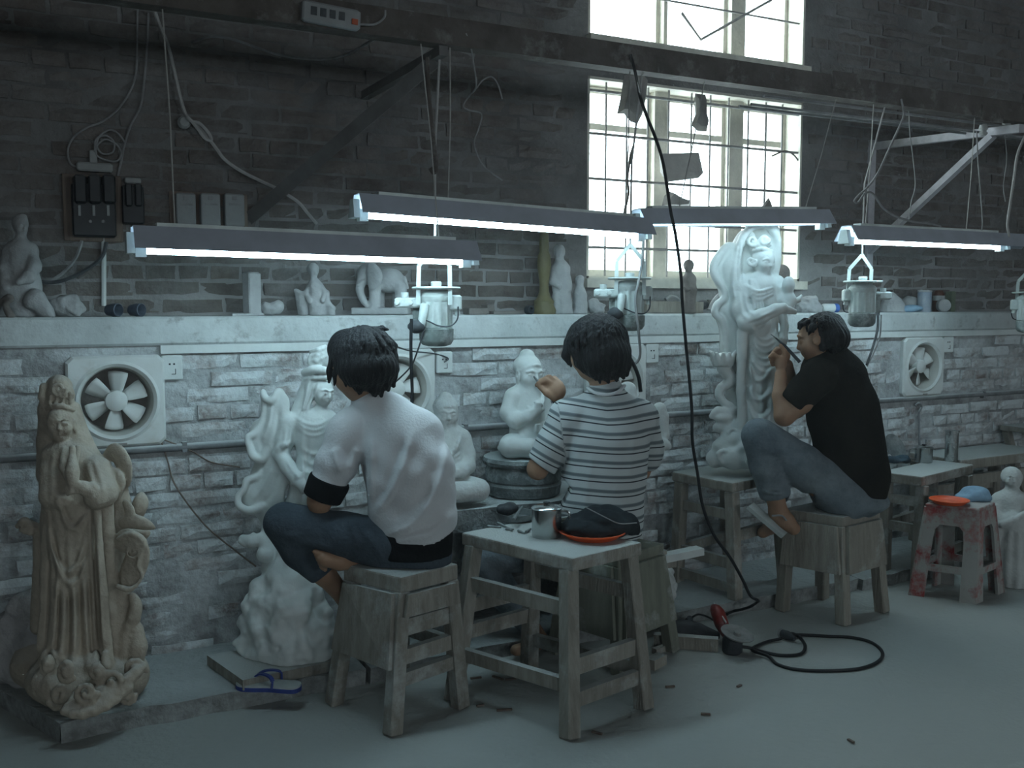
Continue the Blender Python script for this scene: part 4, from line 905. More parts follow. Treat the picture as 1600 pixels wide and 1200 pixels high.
for a, b in ('AL', 'AR', 'LB', 'RB'):
    n = 9; P = []; ct = v3(pc, 0)
    def sp(u, z):
        k = z/PSH; p = v3((FF[a]*(1-k)+TT[a]*k)*(1-u)+(FF[b]*(1-k)+TT[b]*k)*u, z); return p
    outer = [sp(0,0), sp(0,PSH-0.015), sp(1,PSH-0.015), sp(1,0)]
    inner = [sp(0.24,0)]+[sp(0.24,0.25), sp(0.26,0.295), sp(0.33,0.315), sp(0.67,0.315), sp(0.74,0.295), sp(0.76,0.25)]+[sp(0.76,0)]
    nn = np.cross(outer[3]-outer[0], outer[1]-outer[0]); nn /= np.linalg.norm(nn)
    if nn @ (v3(pc, 0.2)-outer[0]) < 0: nn = -nn
    m_ = MB(); th = nn*0.012
    quads = [[outer[0], inner[0], inner[1], sp(0,0.25)], [sp(0,0.25), inner[1], inner[2], inner[3], sp(0.33,PSH-0.015), outer[1]], [sp(0.33,PSH-0.015), inner[3], inner[4], sp(0.67,PSH-0.015)],
             [sp(0.67,PSH-0.015), inner[4], inner[5], inner[6], sp(1,0.25), outer[2]], [sp(1,0.25), inner[6], inner[7], outer[3]]]
    for qd in quads: m_.prism(qd, th)
    part('leg_side', m_, 'plastic_grimy', pst)
    part('rail', MB().bar(sp(0.1,0.13)+nn*0.006, sp(0.9,0.13)+nn*0.006, 0.010, 0.03), 'plastic_grimy', pst)
pq = PZ(1483, 787, PSH); plate(pq, 0.078, 0.020, 'orange plastic plate on the plastic stool')
bc = Sculpt(depth(PZ(1520,783,PSH)), 0.004); bc.ell((1522,772,0.03), (20,22,12), roll=-8).ell((1532,776,0.02), (14,18,9)).ell((1508,778,.03), (14,16,7)); bc.disp.append(lambda x,y,z: .0035*np.sin(x*80+y*50)+.002*np.sin(z*150)); bc.box((1520,800,0), (60,80,14.5), op=-1, k=1)
whole('blue_cloth', bc.mesh('blue_cloth'), 'rag_lightblue', 'light blue cloth heaped behind the plate on the plastic stool', 'cloth')

# ---- on the floor
material('sole_pale', (0.46,0.50,0.49), (0.38,0.41,0.40), 12)
material('strap_blue', (0.03,0.05,0.20), (0.04,0.07,0.28), 12, rough=0.5)
f0, f1 = PZ(372, 1070, 0.06), PZ(470, 1078, 0.06); fx = (f1-f0)/np.linalg.norm(f1-f0); fy = np.array([-fx[1], fx[0], 0]); L_ = np.linalg.norm(f1-f0)
def sole(sc, z0, z1):
    ol = [(0.0,0.0),(0.02,0.6),(0.12,1.0),(0.3,1.0),(0.55,0.72),(0.8,0.72),(0.95,0.6),(1.0,0.0),(0.95,-0.6),(0.8,-0.72),(0.55,-0.72),(0.3,-0.95),(0.12,-0.95),(0.02,-0.6)]
    ol = [np.array([p[0], p[1]]) for p in ol]; ol = spline([np.array([a[0], a[1], 0]) for a in ol+[ol[0]]], 3)[:-1]
    return MB().prism([f0+fx*(0.5+(p[0]-0.5)*sc)*L_+fy*p[1]*0.042*sc+np.array([0,0,z0-0.06]) for p in ol], (0,0,z1-z0))
ff = thing('flip_flop', 'single flip-flop with blue straps on the kerb', 'flip-flop', (f0+f1)/2+np.array([0,0,-0.005]))
part('sole', sole(1.0, 0.057, 0.070), 'strap_blue', ff); part('footbed', sole(0.985, 0.070, 0.076), 'sole_pale', ff)
tp0 = f0+fx*0.2*L_+np.array([0,0,0.016])
for sg in (-1, 1):
    st_ = spline([tp0, tp0+fx*0.04+fy*sg*0.012+np.array([0,0,0.030]), tp0+fx*0.085+fy*sg*0.030+np.array([0,0,0.026]), f0+fx*0.62*L_+fy*sg*0.036+np.array([0,0,0.012])], 6)
    mb = MB()
    for a, b in zip(st_[:-1], st_[1:]): mb.bar(a, b, 0.012, 0.005)
    part('strap', mb, 'strap_blue', ff)
# angle grinder, drill, wood pieces
material('grinder_red', (0.20,0.018,0.012), (0.12,0.014,0.012), 10, rough=0.4)
material('disc_grey', (0.24,0.24,0.235), (0.18,0.18,0.175), 40, rough=0.7)
gp = PZ(1144, 1020, 0); gr = thing('angle_grinder', 'red angle grinder standing head down on the floor', 'grinder', gp)
gz = gp+np.array([0,0,0])
part('gear_head', MB().lathe([(0.030, 0), (0.036, 0.008), (0.036, 0.05), (0.026, 0.066), (0, 0.068)], gz, (0,0,1), 20), 'rubber_black', gr, 30)
part('grinding_disc', MB().lathe([(0.0, 0.068), (0.052, 0.072), (0.060, 0.078), (0.060, 0.081), (0.050, 0.078), (0.014, 0.074), (0.012, 0.084), (0, 0.085)], gz, (0.08,-0.25,1), 32), 'disc_grey', gr, True)
hb = PZ(1130, 980, 0.06); he = hb+FH*0.10+RT*(-0.02)+np.array([0,0,0.05])
part('body', MB().tube(spline([gz+FH*0.02+np.array([0,0,0.05]), hb, hb*0.5+he*0.5+np.array([0,0,0.012]), he], 5), [0.024]*6+[0.026]*5+[0.024,0.022,0.018,0.012,0.006][:5], 14), 'grinder_red', gr, True)
part('stripe', MB().bar(hb+np.array([-0.004,-0.02,0.024]), he+np.array([-0.004,-0.012,0.014]), 0.004, 0.006), 'white_plastic', gr)
dd = PZ(1080, 995, 0.035); dg = thing('die_grinder', 'black electric drill lying against the wood strip', 'drill', dd-np.array([0,0,0.035]))
dl = [PZ(1040, 985, 0.04), PZ(1050, 985, 0.042), PZ(1075, 985, 0.042), PZ(1092, 988, 0.038), PZ(1110, 991, 0.034), PZ(1124, 993, 0.03)]
part('body', MB().tube(dl, [0.026, 0.040, 0.040, 0.034, 0.022, 0.012], 16), 'rubber_black', dg, True)
part('switch_bump', MB().cyl(PZ(1076,972,0.065), PZ(1078,966,0.085), 0.016, 0.012, 10), 'rubber_black', dg, True)
cable('drill_lead', [PZ(1082,964,0.075), PZ(1092,960,0.07), PZ(1108,965,0.05), PZ(1124,975,0.03), PZ(1134,978,0.045)], 0.004, 'cable_black', 'short black lead arching from the drill to the grinder')
def strip(a, b, w, h, label, mt='wood_pale', name='wood_strip'): return whole(name, MB().bar(np.array(a)+[0,0,h/2], np.array(b)+[0,0,h/2], w, h), mt, label, 'wood strip', 'wood strips on the floor')
strip(PZ(1022, 1008, 0), PZ(1122, 1016, 0), 0.035, 0.045, 'pale wood strip lying before the drill')
strip(PZ(1022, 1022, 0), PZ(1062, 1008, 0), 0.022, 0.02, 'thin wood splinter between the table leg and the strip')
strip(PZ(1015, 1046, 0), PZ(1034, 1036, 0), 0.04, 0.035, 'short wood block beside the table leg')
tw = thing('trowel', 'whitened plastering float propped by the bench of the tall statue', 'trowel', PZ(1065, 905, 0.055))
part('blade', MB().bar(PY(1035,872,2.93), PY(1094,860,2.93), 0.05, 0.028), 'white_plastic', tw); part('handle', MB().bar(PY(1012,872,2.90), PY(1040,862,2.92), 0.014, 0.016), 'wood_pale', tw)
part('rest_block', MB().bar(PY(1010,883,2.92), PY(1050,878,2.94), 0.05, 0.03), 'wood_grey', tw)
cable('extension_cable', [PZ(1150,1010,0.03), PZ(1170,1012,0.02), PZ(1190,1018,0.006), PZ(1220,1024,0.006), PZ(1250,1022,0.006), PZ(1258,1010,0.006), PZ(1250,996,0.006), PZ(1238,990,0.012), PZ(1232,992,0.02)], 0.006, 'cable_black', 'black cord curling from the grinder back to its plug', n=8)
cable('extension_cable', [PZ(1232,992,0.02), PZ(1255,992,0.008), PZ(1290,994,0.006), PZ(1330,996,0.006), PZ(1362,1004,0.006), PZ(1379,1020,0.006), PZ(1370,1035,0.006), PZ(1340,1045,0.006), PZ(1290,1048,0.006), PZ(1245,1046,0.006), PZ(1215,1038,0.006), PZ(1200,1025,0.012), PZ(1175,1015,0.012), PZ(1195,1004,0.006), PZ(1220,998,0.012)], 0.006, 'cable_black', 'black cord lying in a wide loop on the dusty floor', n=8)
pg = thing('power_plug', 'black power plug on the floor beside the cord loop', 'plug', PZ(1230,996,0)); part('plug_body', MB().tube([PZ(1222,990,0.018), PZ(1230,993,0.018), PZ(1242,998,0.014)], [0.016, 0.018, 0.008], 12), 'rubber_black', pg, True); part('plug_face', MB().cyl(PZ(1219,989,0.018), PZ(1222,990,0.018), 0.017, n=12), 'cable_grey', pg)
# chips and straws on the floor
CHIPS = ['thin straw on the floor between the two near stools', 'wood chip under the middle of the tall work table', 'wood chip right of the rear foot of the tall work table', 'wood chip on open floor below the drill', 'straw before the nearest foot of the tall work table',
         'lone wood chip on the open floor nearest the camera', 'wood chip by the back leg of the white-shirt man\'s stool', 'small round chip straight below the grinder', 'wood chip at the kerb beside the near stool', 'wood chip at the kerb, second from the near stool', 'wood chip at the kerb closest to the table leg', 'wood chip highest on the kerb edge behind the near stools']
for i, (a, b) in enumerate((((776,1110),(800,1108)), ((930,1072),(942,1072)), ((1040,1073),(1054,1072)), ((1095,1115),(1110,1116)), ((925,1143),(941,1147)), ((1325,1155),(1334,1160)), ((745,1103),(756,1101)), ((1152,1073),(1158,1070)), ((735,1060),(752,1058)), ((770,1056),(786,1062)), ((790,1062),(806,1060)), ((778,1048),(800,1050)))):
    whole('wood_chip', MB().bar(PZ(*a, 0.004), PZ(*b, 0.004), 0.008, 0.005), 'board_wood', CHIPS[i], 'chip', 'wood chips scattered on the floor')

# ------------------------------------------------------------------ carved statues
material('marble', (0.66,0.70,0.69), (0.58,0.62,0.61), 9, rough=0.55, bump=0.10, bscale=70, spec=0.4)
material('marble_dusty', (0.56,0.59,0.58), (0.46,0.48,0.47), 8, rough=0.7, bump=0.25, bscale=60)
material('stone_tan', (0.48,0.42,0.34), (0.36,0.31,0.25), 9, rough=0.75, bump=0.3, bscale=60, top=0.35, dust_col=(0.50,0.50,0.48))
material('stone_raw', (0.47,0.46,0.45), (0.36,0.35,0.35), 6, rough=0.85, bump=0.6, bscale=40)
def face(S, c, r, yaw=0.0, pitch=0.0, ears=1.0, detail=True, k=None, jaw=1.0, hair=None):
    """head with features; c = (px, py, d) of the skull centre, r = half width in px, yaw > 0 looks to picture right, pitch > 0 looks down"""
    k = r*0.22 if k is None else k; cy, sy = math.cos(math.radians(yaw)), math.sin(math.radians(yaw)); cp, sp_ = math.cos(math.radians(pitch)), math.sin(math.radians(pitch))
    def q(x, y, z):
        y, z = y*cp+z*sp_, z*cp-y*sp_
        return (c[0]+(x*cy+y*sy)*r, c[1]-z*r, c[2]-(y*cy-x*sy)*r*S.s)
    E = lambda p, rr, kk=k, op=1: S.ell(q(*p), tuple(a*r for a in rr), yaw=yaw, k=kk, op=op, pitch=-pitch if False else 0)
    E((0, -0.08, 0.12), (0.98, 1.12, 1.15)); E((0, 0.30, -0.45), (0.74*jaw, 0.72, 0.80)); E((0, 0.52, -0.86), (0.36*jaw, 0.40, 0.30))
    for sx in (-1, 1): E((sx*0.42, 0.60, -0.28), (0.40, 0.36, 0.42))
    if detail:
        S.cap(q(0, 0.98, 0.16), q(0, 1.16, -0.24), 0.09*r, 0.15*r, k=r*0.14); 
        for sx in (-1, 1):
            S.cap(q(sx*0.10, 1.02, -0.28), q(sx*0.16, 0.98, -0.28), 0.10*r, 0.08*r, k=r*0.08)
            S.tube([q(sx*0.12, 1.0, 0.30)+(0.07*r,), q(sx*0.40, 0.96, 0.40)+(0.08*r,), q(sx*0.72, 0.72, 0.28)+(0.05*r,)], k=r*0.12)
            E((sx*0.40, 0.90, 0.06), (0.24, 0.14, 0.13), r*0.08)
            S.tube([q(sx*0.18, 1.04, 0.03)+(0.03*r,), q(sx*0.40, 1.06, -0.03)+(0.035*r,), q(sx*0.62, 0.92, 0.04)+(0.03*r,)], k=r*0.04, op=-1)
        S.tube([q(-0.27, 0.92, -0.53)+(0.05*r,), q(0, 1.04, -0.52)+(0.085*r,), q(0.27, 0.92, -0.53)+(0.05*r,)], k=r*0.08)
        S.tube([q(-0.18, 0.92, -0.66)+(0.05*r,), q(0, 1.00, -0.67)+(0.09*r,), q(0.18, 0.92, -0.66)+(0.05*r,)], k=r*0.08)
    if ears:
        for sx in (-1, 1):
            E((sx*1.0, -0.08, -0.12*ears), (0.12, 0.24, 0.36*ears), r*0.08); E((sx*1.08, -0.02, -0.05), (0.08, 0.12, 0.2), r*0.05, -1)
    return q
def curl(S, c, r, turns=1.4, th=0.28, d=0.0, a0=0.0, sgn=1, k=2, cone=0.0):
    """spiral scroll in the picture plane"""
    n = int(10*turns); P = []
    for i in range(n+1):
        t = i/n; rr = r*(1-0.82*t); a = a0+sgn*t*turns*2*math.pi
        P.append((c[0]+rr*math.cos(a), c[1]+rr*math.sin(a), c[2]+d-cone*t*S.s*r, r*th*(1-0.45*t)))
    S.tube(P, k=k)
def leaf(S, pts, thick=3, k=3, flat=0.35):
    """wavy lotus leaf or scarf: flattened blobs along a line (px, py, d, half width)"""
    Q = spline([np.array(p, float) for p in pts], 4)
    for a, b in zip(Q[:-1], Q[1:]): S.cap(tuple(a[:3]), tuple(b[:3]), a[3], b[3], k, 1, (FH*0.9+RT*0.44, flat))
def rockpile(S, blobs, amp, freq, seed):
    for x, y, d, r in blobs: S.ell((x, y, d), (r, r*0.95, r*0.9), k=r*0.35)
    S.disp.append(lambda X, Y, Z: amp*(_noise3(X*freq, Y*freq, Z*freq, seed)+0.5*_noise3(X*freq*2.3, Y*freq*2.3, Z*freq*2.3, seed+1)))
def basecut(S, py, depth_px=40): S.box((S.cx, py+depth_px, 0.0), (400, 400, depth_px), op=-1, k=1, rd=0.5)

# ---- the brown standing goddess with vase
def statue_tan():
    z = depth((0.15, 3.13, 0.5)); S = Sculpt(z, 0.0034); S.cx = 125
    # robe column
    S.tube([(118,1040,0,52),(118,980,0,50),(118,900,0,49),(118,820,0,50),(114,760,0,47),(110,725,0,38)], k=10, flat=(FH, 0.80))
    S.cap((104,712,0),(140,728,0.0),24,22,k=8); S.cap((85,712,0),(104,706,0),20,22,k=8); S.cap((98,700,0),(97,684,0),11,12,k=4)
    q = face(S, (96,662,-0.014), 21.5, yaw=-8, pitch=6, ears=1.3)
    # veil and crown
    S.tube([(92,605,0.03,20),(86,640,0.035,24),(84,690,0.035,24),(82,740,0.03,24)], k=6); S.tube([(112,640,0.03,14),(124,690,0.02,18),(146,735,0.02,22),(158,790,0.015,20)], k=6)
    S.ell((95,618,0.008), (21,18,22), k=4); S.ell((92,602,0.0), (15,11,14), k=3)
    S.tube([(74,638,-0.015,3),(86,634,-0.034,3.4),(100,635,-0.036,3.4),(115,641,-0.012,3)], k=2, sub=3); S.tube([(68,604,0,6),(66,620,0,6),(72,640,0,5)], k=3)
    curl(S, (92,608,-0.034), 12, 1.6, 0.26, k=2); curl(S, (108,616,-0.028), 8, 1.3, 0.28, k=2)
    for x in (78, 88, 99, 110): S.cap((x,630,-0.028),(x+1,618,-0.03),3,1.6,k=2)
    # inner robe edge, arms, sleeves and vase
    S.tube([(122,700,-0.05,5),(116,730,-0.075,5),(110,760,-0.085,5)], k=3); S.tube([(100,702,-0.045,4),(96,730,-0.07,4),(108,756,-0.085,4)], k=3)
    S.tube([(152,735,-0.02,22),(160,770,-0.05,22),(150,778,-0.075,18)], k=6); S.tube([(150,772,-0.085,13),(130,762,-0.105,10),(118,760,-0.11,8)], k=4)
    for i in range(4): S.tube([(124-i*1.0,756+i*4,-0.118,4),(112,755+i*4.5,-0.122,3.4),(103+i,760+i*4,-0.118,3)], k=1.5)
    S.tube([(113,752,-0.12,8),(113,738,-0.115,10),(113,722,-0.105,7),(113,708,-0.095,4),(113,700,-0.09,5)], k=3, sub=2)
    S.tube([(82,735,-0.02,20),(84,775,-0.05,20),(98,784,-0.075,13)], k=6)
    S.tube([(164,775,-0.03,13),(168,830,-0.025,11),(168,890,-0.02,9),(174,960,-0.02,8),(180,1030,-0.01,9)], k=4, flat=(FH, 0.7)); S.tube([(152,790,-0.06,6),(154,850,-0.065,6),(160,930,-0.06,6),(166,1000,-0.055,6),(168,1035,-0.05,8)], k=3)
    S.tube([(76,790,-0.03,9),(73,850,-0.03,9),(72,930,-0.03,9),(70,1010,-0.03,10)], k=4)
    # swags of the skirt
    for P in ([(76,800),(82,860),(98,893),(114,890),(130,850),(138,800)], [(80,840),(90,885),(106,912),(122,905),(140,860)], [(96,792),(104,820),(118,826),(134,806)]):
        S.crease(P, 9, 4); S.crease([(x+1, y-11) for x, y in P], -7, 4)
    for P in ([(140,800),(142,870),(147,940),(150,1022)], [(131,905),(133,960),(137,1022)], [(88,905),(85,960),(80,1022)], [(100,918),(100,970),(96,1025)], [(116,915),(117,975),(116,1028)], [(152,850),(156,930),(160,1015)]): S.crease(P, 9, 4)
    for P in ([(146,820),(149,890),(153,960),(156,1020)], [(124,915),(125,970),(127,1022)], [(94,910),(92,970),(88,1022)], [(108,922),(108,980),(106,1025)], [(138,900),(140,960),(144,1022)], [(78,870),(76,940),(73,1010)]): S.crease(P, -9, 3.5)
    for P in ([(86,735),(84,765),(92,785)], [(136,722),(142,745),(150,765)], [(146,718),(156,745),(165,775)], [(84,705),(80,740),(80,780)]): S.crease(P, 5, 4)
    cx, cy = S.P((118,900,0))[:2]
    S.disp.append(lambda X, Y, Z: 0.0045*np.sin(np.arctan2(Y-cy, X-cx)*15+np.sin(Z*14)*0.8)*np.clip((0.62-Z)/0.2, 0, 1)*np.clip((Z-0.14)/0.06, 0, 1))
    # hem ruffles and feet
    for i, x in enumerate(range(72, 176, 13)): S.cap((x,1022,-0.06-0.02*math.sin(i)),(x+3,1042,-0.085),7,8,k=4)
    # lotus leaves and buds beside her
    leaf(S, [(166,715,0.02,8),(180,706,0.0,13),(192,722,0.0,15),(196,748,0.01,11),(190,762,0.02,5)], flat=0.4)
    S.tube([(190,755,0.02,9),(188,785,0.02,16),(186,815,0.02,15),(178,840,0.02,12)], k=5, flat=(FH, 0.6)); leaf(S, [(196,786,-0.01,6),(203,800,-0.02,9),(200,818,-0.02,6)], flat=0.4)
    S.tube([(221,772,0.02,4),(220,784,0.02,11),(217,798,0.02,10),(213,820,0.02,5),(205,860,0.02,5)], k=3, sub=2)
    leaf(S, [(190,818,-0.01,7),(206,814,-0.02,10),(224,818,-0.02,9),(240,824,-0.01,4)], flat=0.5)
    leaf(S, [(186,846,-0.03,10),(202,846,-0.04,18),(218,856,-0.035,16),(214,880,-0.03,20),(204,902,-0.03,18),(190,916,-0.035,8)], flat=0.3); S.tube([(184,842,-0.045,3.5),(205,834,-0.055,4),(224,846,-0.05,4),(221,866,-0.05,3.5),(216,884,-0.055,4),(222,902,-0.05,4),(206,920,-0.055,5),(186,916,-0.05,4)], k=2, sub=3)
    S.tube([(188,920,0.01,14),(188,970,0.01,15),(190,1010,0.01,18)], k=6); S.tube([(206,932,-0.01,5),(211,946,-0.01,8),(207,965,-0.01,10),(198,990,0,12),(196,1020,0.0,14)], k=4, sub=2); S.tube([(212,985,0,10),(214,1010,0,13),(208,1040,0,14)], k=5)
    S.tube([(28,822,0.02,5),(38,816,0.01,8),(50,824,0.01,9),(66,830,0.02,8)], k=3); S.cap((34,828,0),(48,832,0),5,6,k=3); S.tube([(170,850,0.03,20),(178,900,0.03,20),(186,960,0.03,24)], k=8); curl(S, (206,862,-0.05), 12, 1.2, 0.22); leaf(S, [(206,838,0.01,12),(222,836,0.01,9),(232,832,0.01,5)], flat=0.6); leaf(S, [(176,740,0.0,10),(186,752,-0.01,12),(182,776,-0.01,8)], flat=0.5)
    S.tube([(60,830,0.02,9),(62,900,0.03,9),(60,980,0.03,14)], k=5)
    # wave base with scrolls
    S.ell((128,1058,0.0), (84,68,43), k=10); S.ell((62,1038,0.10), (44,44,38), k=10); S.ell((190,1056,0.02), (42,46,38), k=8)
    for c, r, a, sg, d in (((178,1066),24,0.4,1,-0.12),((94,1088),19,2.6,-1,-0.12),((134,1082),18,0.2,1,-0.175),((60,1062),17,1,1,-0.04),((212,1048),17,0,-1,-0.06),((150,1052),14,2,-1,-0.13),((104,1048),16,0.8,1,-0.14),((76,1040),13,2.2,1,-0.12),((32,1044),13,1,-1,0.05),((198,1086),14,0,1,-0.10)):
        curl(S, (c[0], c[1], d), r, 1.5, 0.30, 0, a, sg, 3, 0.5)
    for i in range(5): S.tube([(100+i*6,1112-i*9,-0.185+i*.012,6),(130+i*8,1116-i*9,-0.19+i*.012,7),(165+i*8,1104-i*11,-0.17+i*.014,6),(196+i*7,1082-i*10,-0.12+i*.012,4)], k=4, sub=2)
    S.disp.append(lambda X, Y, Z: 0.004*_noise3(X*45, Y*45, Z*45, 4)*np.clip((0.22-Z)/0.05, 0, 1)+0.0012*_noise3(X*90, Y*90, Z*90, 5))
    zb = 0.055
    S.fx = lambda F, X, Y, Z: np.maximum(F, zb-Z)
    return S.mesh('standing_statue')
whole('standing_statue', statue_tan(), 'stone_tan', 'tan stone robed goddess with a vase beside the near fan', 'statue')

# ---- rough blocks behind it
def raw_block(name, blobs, z, vox, label, seed, zb, mt='stone_raw', amp=0.03, freq=14):
    S = Sculpt(z, vox); rockpile(S, blobs, amp, freq, seed); S.fx = lambda F, X, Y, Z: np.maximum(F, zb-Z)
    return whole(name, S.mesh(name, relax=0), mt, label, 'stone')
raw_block('rough_stone', [(45,950,0,26),(20,985,0.02,30),(48,1000,0.0,30),(5,1030,0.02,36),(45,1045,0.02,34)], 3.02, 0.007, 'heap of rough pale stone behind the tan statue', 3, 0.055)

# ---- the white goddess in front of the man in the white shirt
def statue_white():
    z = depth((0.83, 3.10, 0.5)); S = Sculpt(z, 0.0034); S.cx = 470
    q = face(S, (503,612,0.0), 17.5, yaw=42, pitch=14, ears=1.2)
    # hair, tiara and topknot
    S.ell((495,602,0.03), (20,26,24), k=4); S.tube([(484,592,0.02,11),(478,615,0.03,12),(470,640,0.03,13),(462,655,0.03,12)], k=5)
    for i in range(5): S.tube([(486+i*3,590,-0.02+i*0.004,3),(480+i*2,612,-0.018,3),(474+i*2,638,-0.015,3)], k=1.5)
    S.tube([(476,582,0.0,6),(490,578,-0.035,6),(506,579,-0.035,6),(514,584,-0.01,5)], k=3, sub=3); S.tube([(478,592,0.0,4),(492,590,-0.03,4),(510,590,-0.03,4)], k=2, sub=2)
    S.ell((498,562,0.0), (16,16,20), roll=14, k=4)
    for i in range(3): S.tube([(483+i*2,566-i*8,-0.012,4),(494+i*2,563-i*8,-0.034,5),(508,556-i*7,-0.02,4)], k=1.5, sub=2)
    curl(S, (491,562,-0.026), 11, 1.5, 0.32)
    for P in ([(446,664),(444,690),(441,706)], [(456,668),(452,694),(447,708)], [(448,720),(458,736),(466,746)]): S.crease(P, 4, 2.5)
    for i in range(6): S.crease([(478+i*4,598),(474+i*3,622),(468+i*2,646)], (3 if i % 2 else -3), 1.6)
    # trunk
    S.cap((502,640,0.01),(500,652,0.01),11,13,k=5); S.cap((458,662,0.01),(512,656,0.03),17,16,k=8); S.tube([(488,668,0.01,30),(490,690,0.01,27),(490,715,0.01,24),(484,745,0.01,27),(474,790,0.01,30),(468,840,0.01,32),(462,890,0.01,34)], k=8, flat=(FH, 0.85))
    for i in range(3): S.crease([(462,652+i*6),(478,662+i*8),(496,664+i*8),(514,656+i*7)], 4, 3)
    for y in (706, 722, 738): S.crease([(472,y-6),(486,y+3),(500,y+2),(512,y-6)], 5, 3.5)
    for P in ([(474,668),(472,700),(474,740),(470,790),(462,840)], [(488,745),(484,800),(478,860)], [(498,745),(496,800),(492,870)], [(458,780),(452,830),(446,880)]): S.crease(P, 7, 4)
    for P in ([(480,690),(480,740),(477,790),(470,850)], [(492,750),(490,800),(486,860)], [(450,760),(446,800),(444,850)]): S.crease(P, -7, 3.5)
    # her arm with bracelets
    S.tube([(452,662,0.0,16),(444,690,-0.01,14),(439,710,-0.02,12),(450,730,-0.05,11.5),(464,750,-0.08,10)], k=5); S.tube([(466,752,-0.085,9),(476,760,-0.095,9),(486,768,-0.10,7)], k=3)
    for i in range(4): S.tube([(482,762+i*3,-0.105,3.6),(492,767+i*3,-0.108,3.2),(500,774+i*2,-0.105,2.6)], k=1.5)
    S.tube([(458,756,-0.09,3.5),(464,746,-0.10,3.5),(474,744,-0.09,3.5)], k=1.5); S.tube([(434,690,-0.02,4),(442,696,-0.045,4),(452,692,-0.03,4)], k=2)
    S.ell((437,702,-0.035), (7,7,9), k=3)
    # scarf flying out behind: upper sheet and lower sheet with curled rims
    leaf(S, [(438,628,0.012,16),(428,645,0.010,19),(424,670,0.008,20),(416,690,0.008,24),(428,706,0.008,24)], flat=0.30, k=6); S.crease([(424,632),(420,660),(408,690)], 6, 3.5); S.crease([(436,640),(432,670),(424,700)], -6, 4)
    S.tube([(411,612,0.01,3),(414,622,0.0,4),(425,626,-0.01,3.5),(434,612,0.0,4),(441,618,0.01,3.5),(448,636,0.01,4)], k=5, sub=3)
    leaf(S, [(404,668,0.012,12),(396,690,0.008,9),(402,708,0.006,10)], flat=0.4, k=5); S.tube([(411,612,0.01,3),(413,640,0.01,3.5),(408,664,0.005,3.5),(396,678,-0.005,4),(387,684,-0.01,3.5),(390,700,-0.012,3.5),(396,714,-0.015,4.5),(410,718,-0.012,4.5),(418,704,-0.005,4),(434,696,0.0,4)], k=5, sub=3)
    leaf(S, [(432,724,0.012,26),(420,750,0.010,30),(414,775,0.008,30),(406,784,0.004,20)], flat=0.28, k=6); S.crease([(426,730),(412,760),(392,784)], 6, 3.5); S.crease([(434,740),(424,770),(412,788)], -6, 4)
    leaf(S, [(400,756,0.012,15),(388,774,0.006,13),(396,788,0.004,10)], flat=0.4, k=5); S.tube([(410,732,0.01,4),(404,744,0.0,4.5),(386,750,-0.01,4),(382,764,-0.012,3.5),(372,776,-0.015,3.5),(374,790,-0.018,4),(390,798,-0.018,4.5),(404,794,-0.012,4),(416,788,-0.008,4.5),(424,794,-0.005,4)], k=5, sub=3)
    S.tube([(380,842,0.01,6),(394,846,0.0,9),(408,842,0.01,8),(420,858,0.01,9)], k=3); S.tube([(396,836,0.0,3),(384,850,0.0,4),(376,846,0,3)], k=2)
    S.tube([(420,800,0.03,16),(424,840,0.03,15),(430,880,0.03,22)], k=7, flat=(FH, 0.7)); S.ell((416,866,0), (14,14,12), k=4)
    cx, cy = S.P((475,800,0))[:2]
    S.disp.append(lambda X, Y, Z: 0.003*np.sin(np.arctan2(Y-cy, X-cx)*13+np.sin(Z*16))*np.clip((0.60-Z)/0.1, 0, 1)*np.clip((Z-0.36)/0.05, 0, 1))
    # cloud-and-rock base
    bl = [(443,884,-0.03,13),(436,905,-0.02,22),(412,920,0.0,18),(455,915,-0.03,22),(480,930,0,24),(400,945,0,20),(430,945,-0.05,26),(465,950,-0.06,24),(498,955,0,20),(388,975,0.01,16),(415,975,-0.03,26),(450,985,-0.07,28),(485,990,-0.04,26),(508,990,0,20),(392,1005,0.0,20),(420,1015,-0.04,28),(455,1020,-0.08,26),(490,1020,-0.05,24),(512,1022,0,18),(384,1000,0.02,14),(466,1000,-0.09,16),(405,1030,-0.01,22),(440,1036,-0.07,22)]
    for x, y, d, r in bl: S.ell((x, y, d), (r*1.05, r*0.95, r*0.92), k=r*0.7)
    S.disp.append(lambda X, Y, Z: (0.030*_noise3(X*19, Y*19, Z*15, 8)+0.012*_noise3(X*46, Y*46, Z*46, 9))*np.clip((0.40-Z)/0.08, 0, 1))
    zb = PH
    S.fx = lambda F, X, Y, Z: np.maximum(F, zb-Z)
    return S.mesh('standing_statue')
whole('standing_statue', statue_white(), 'marble', 'white goddess with flying scarf carved by the man in the white shirt', 'statue')

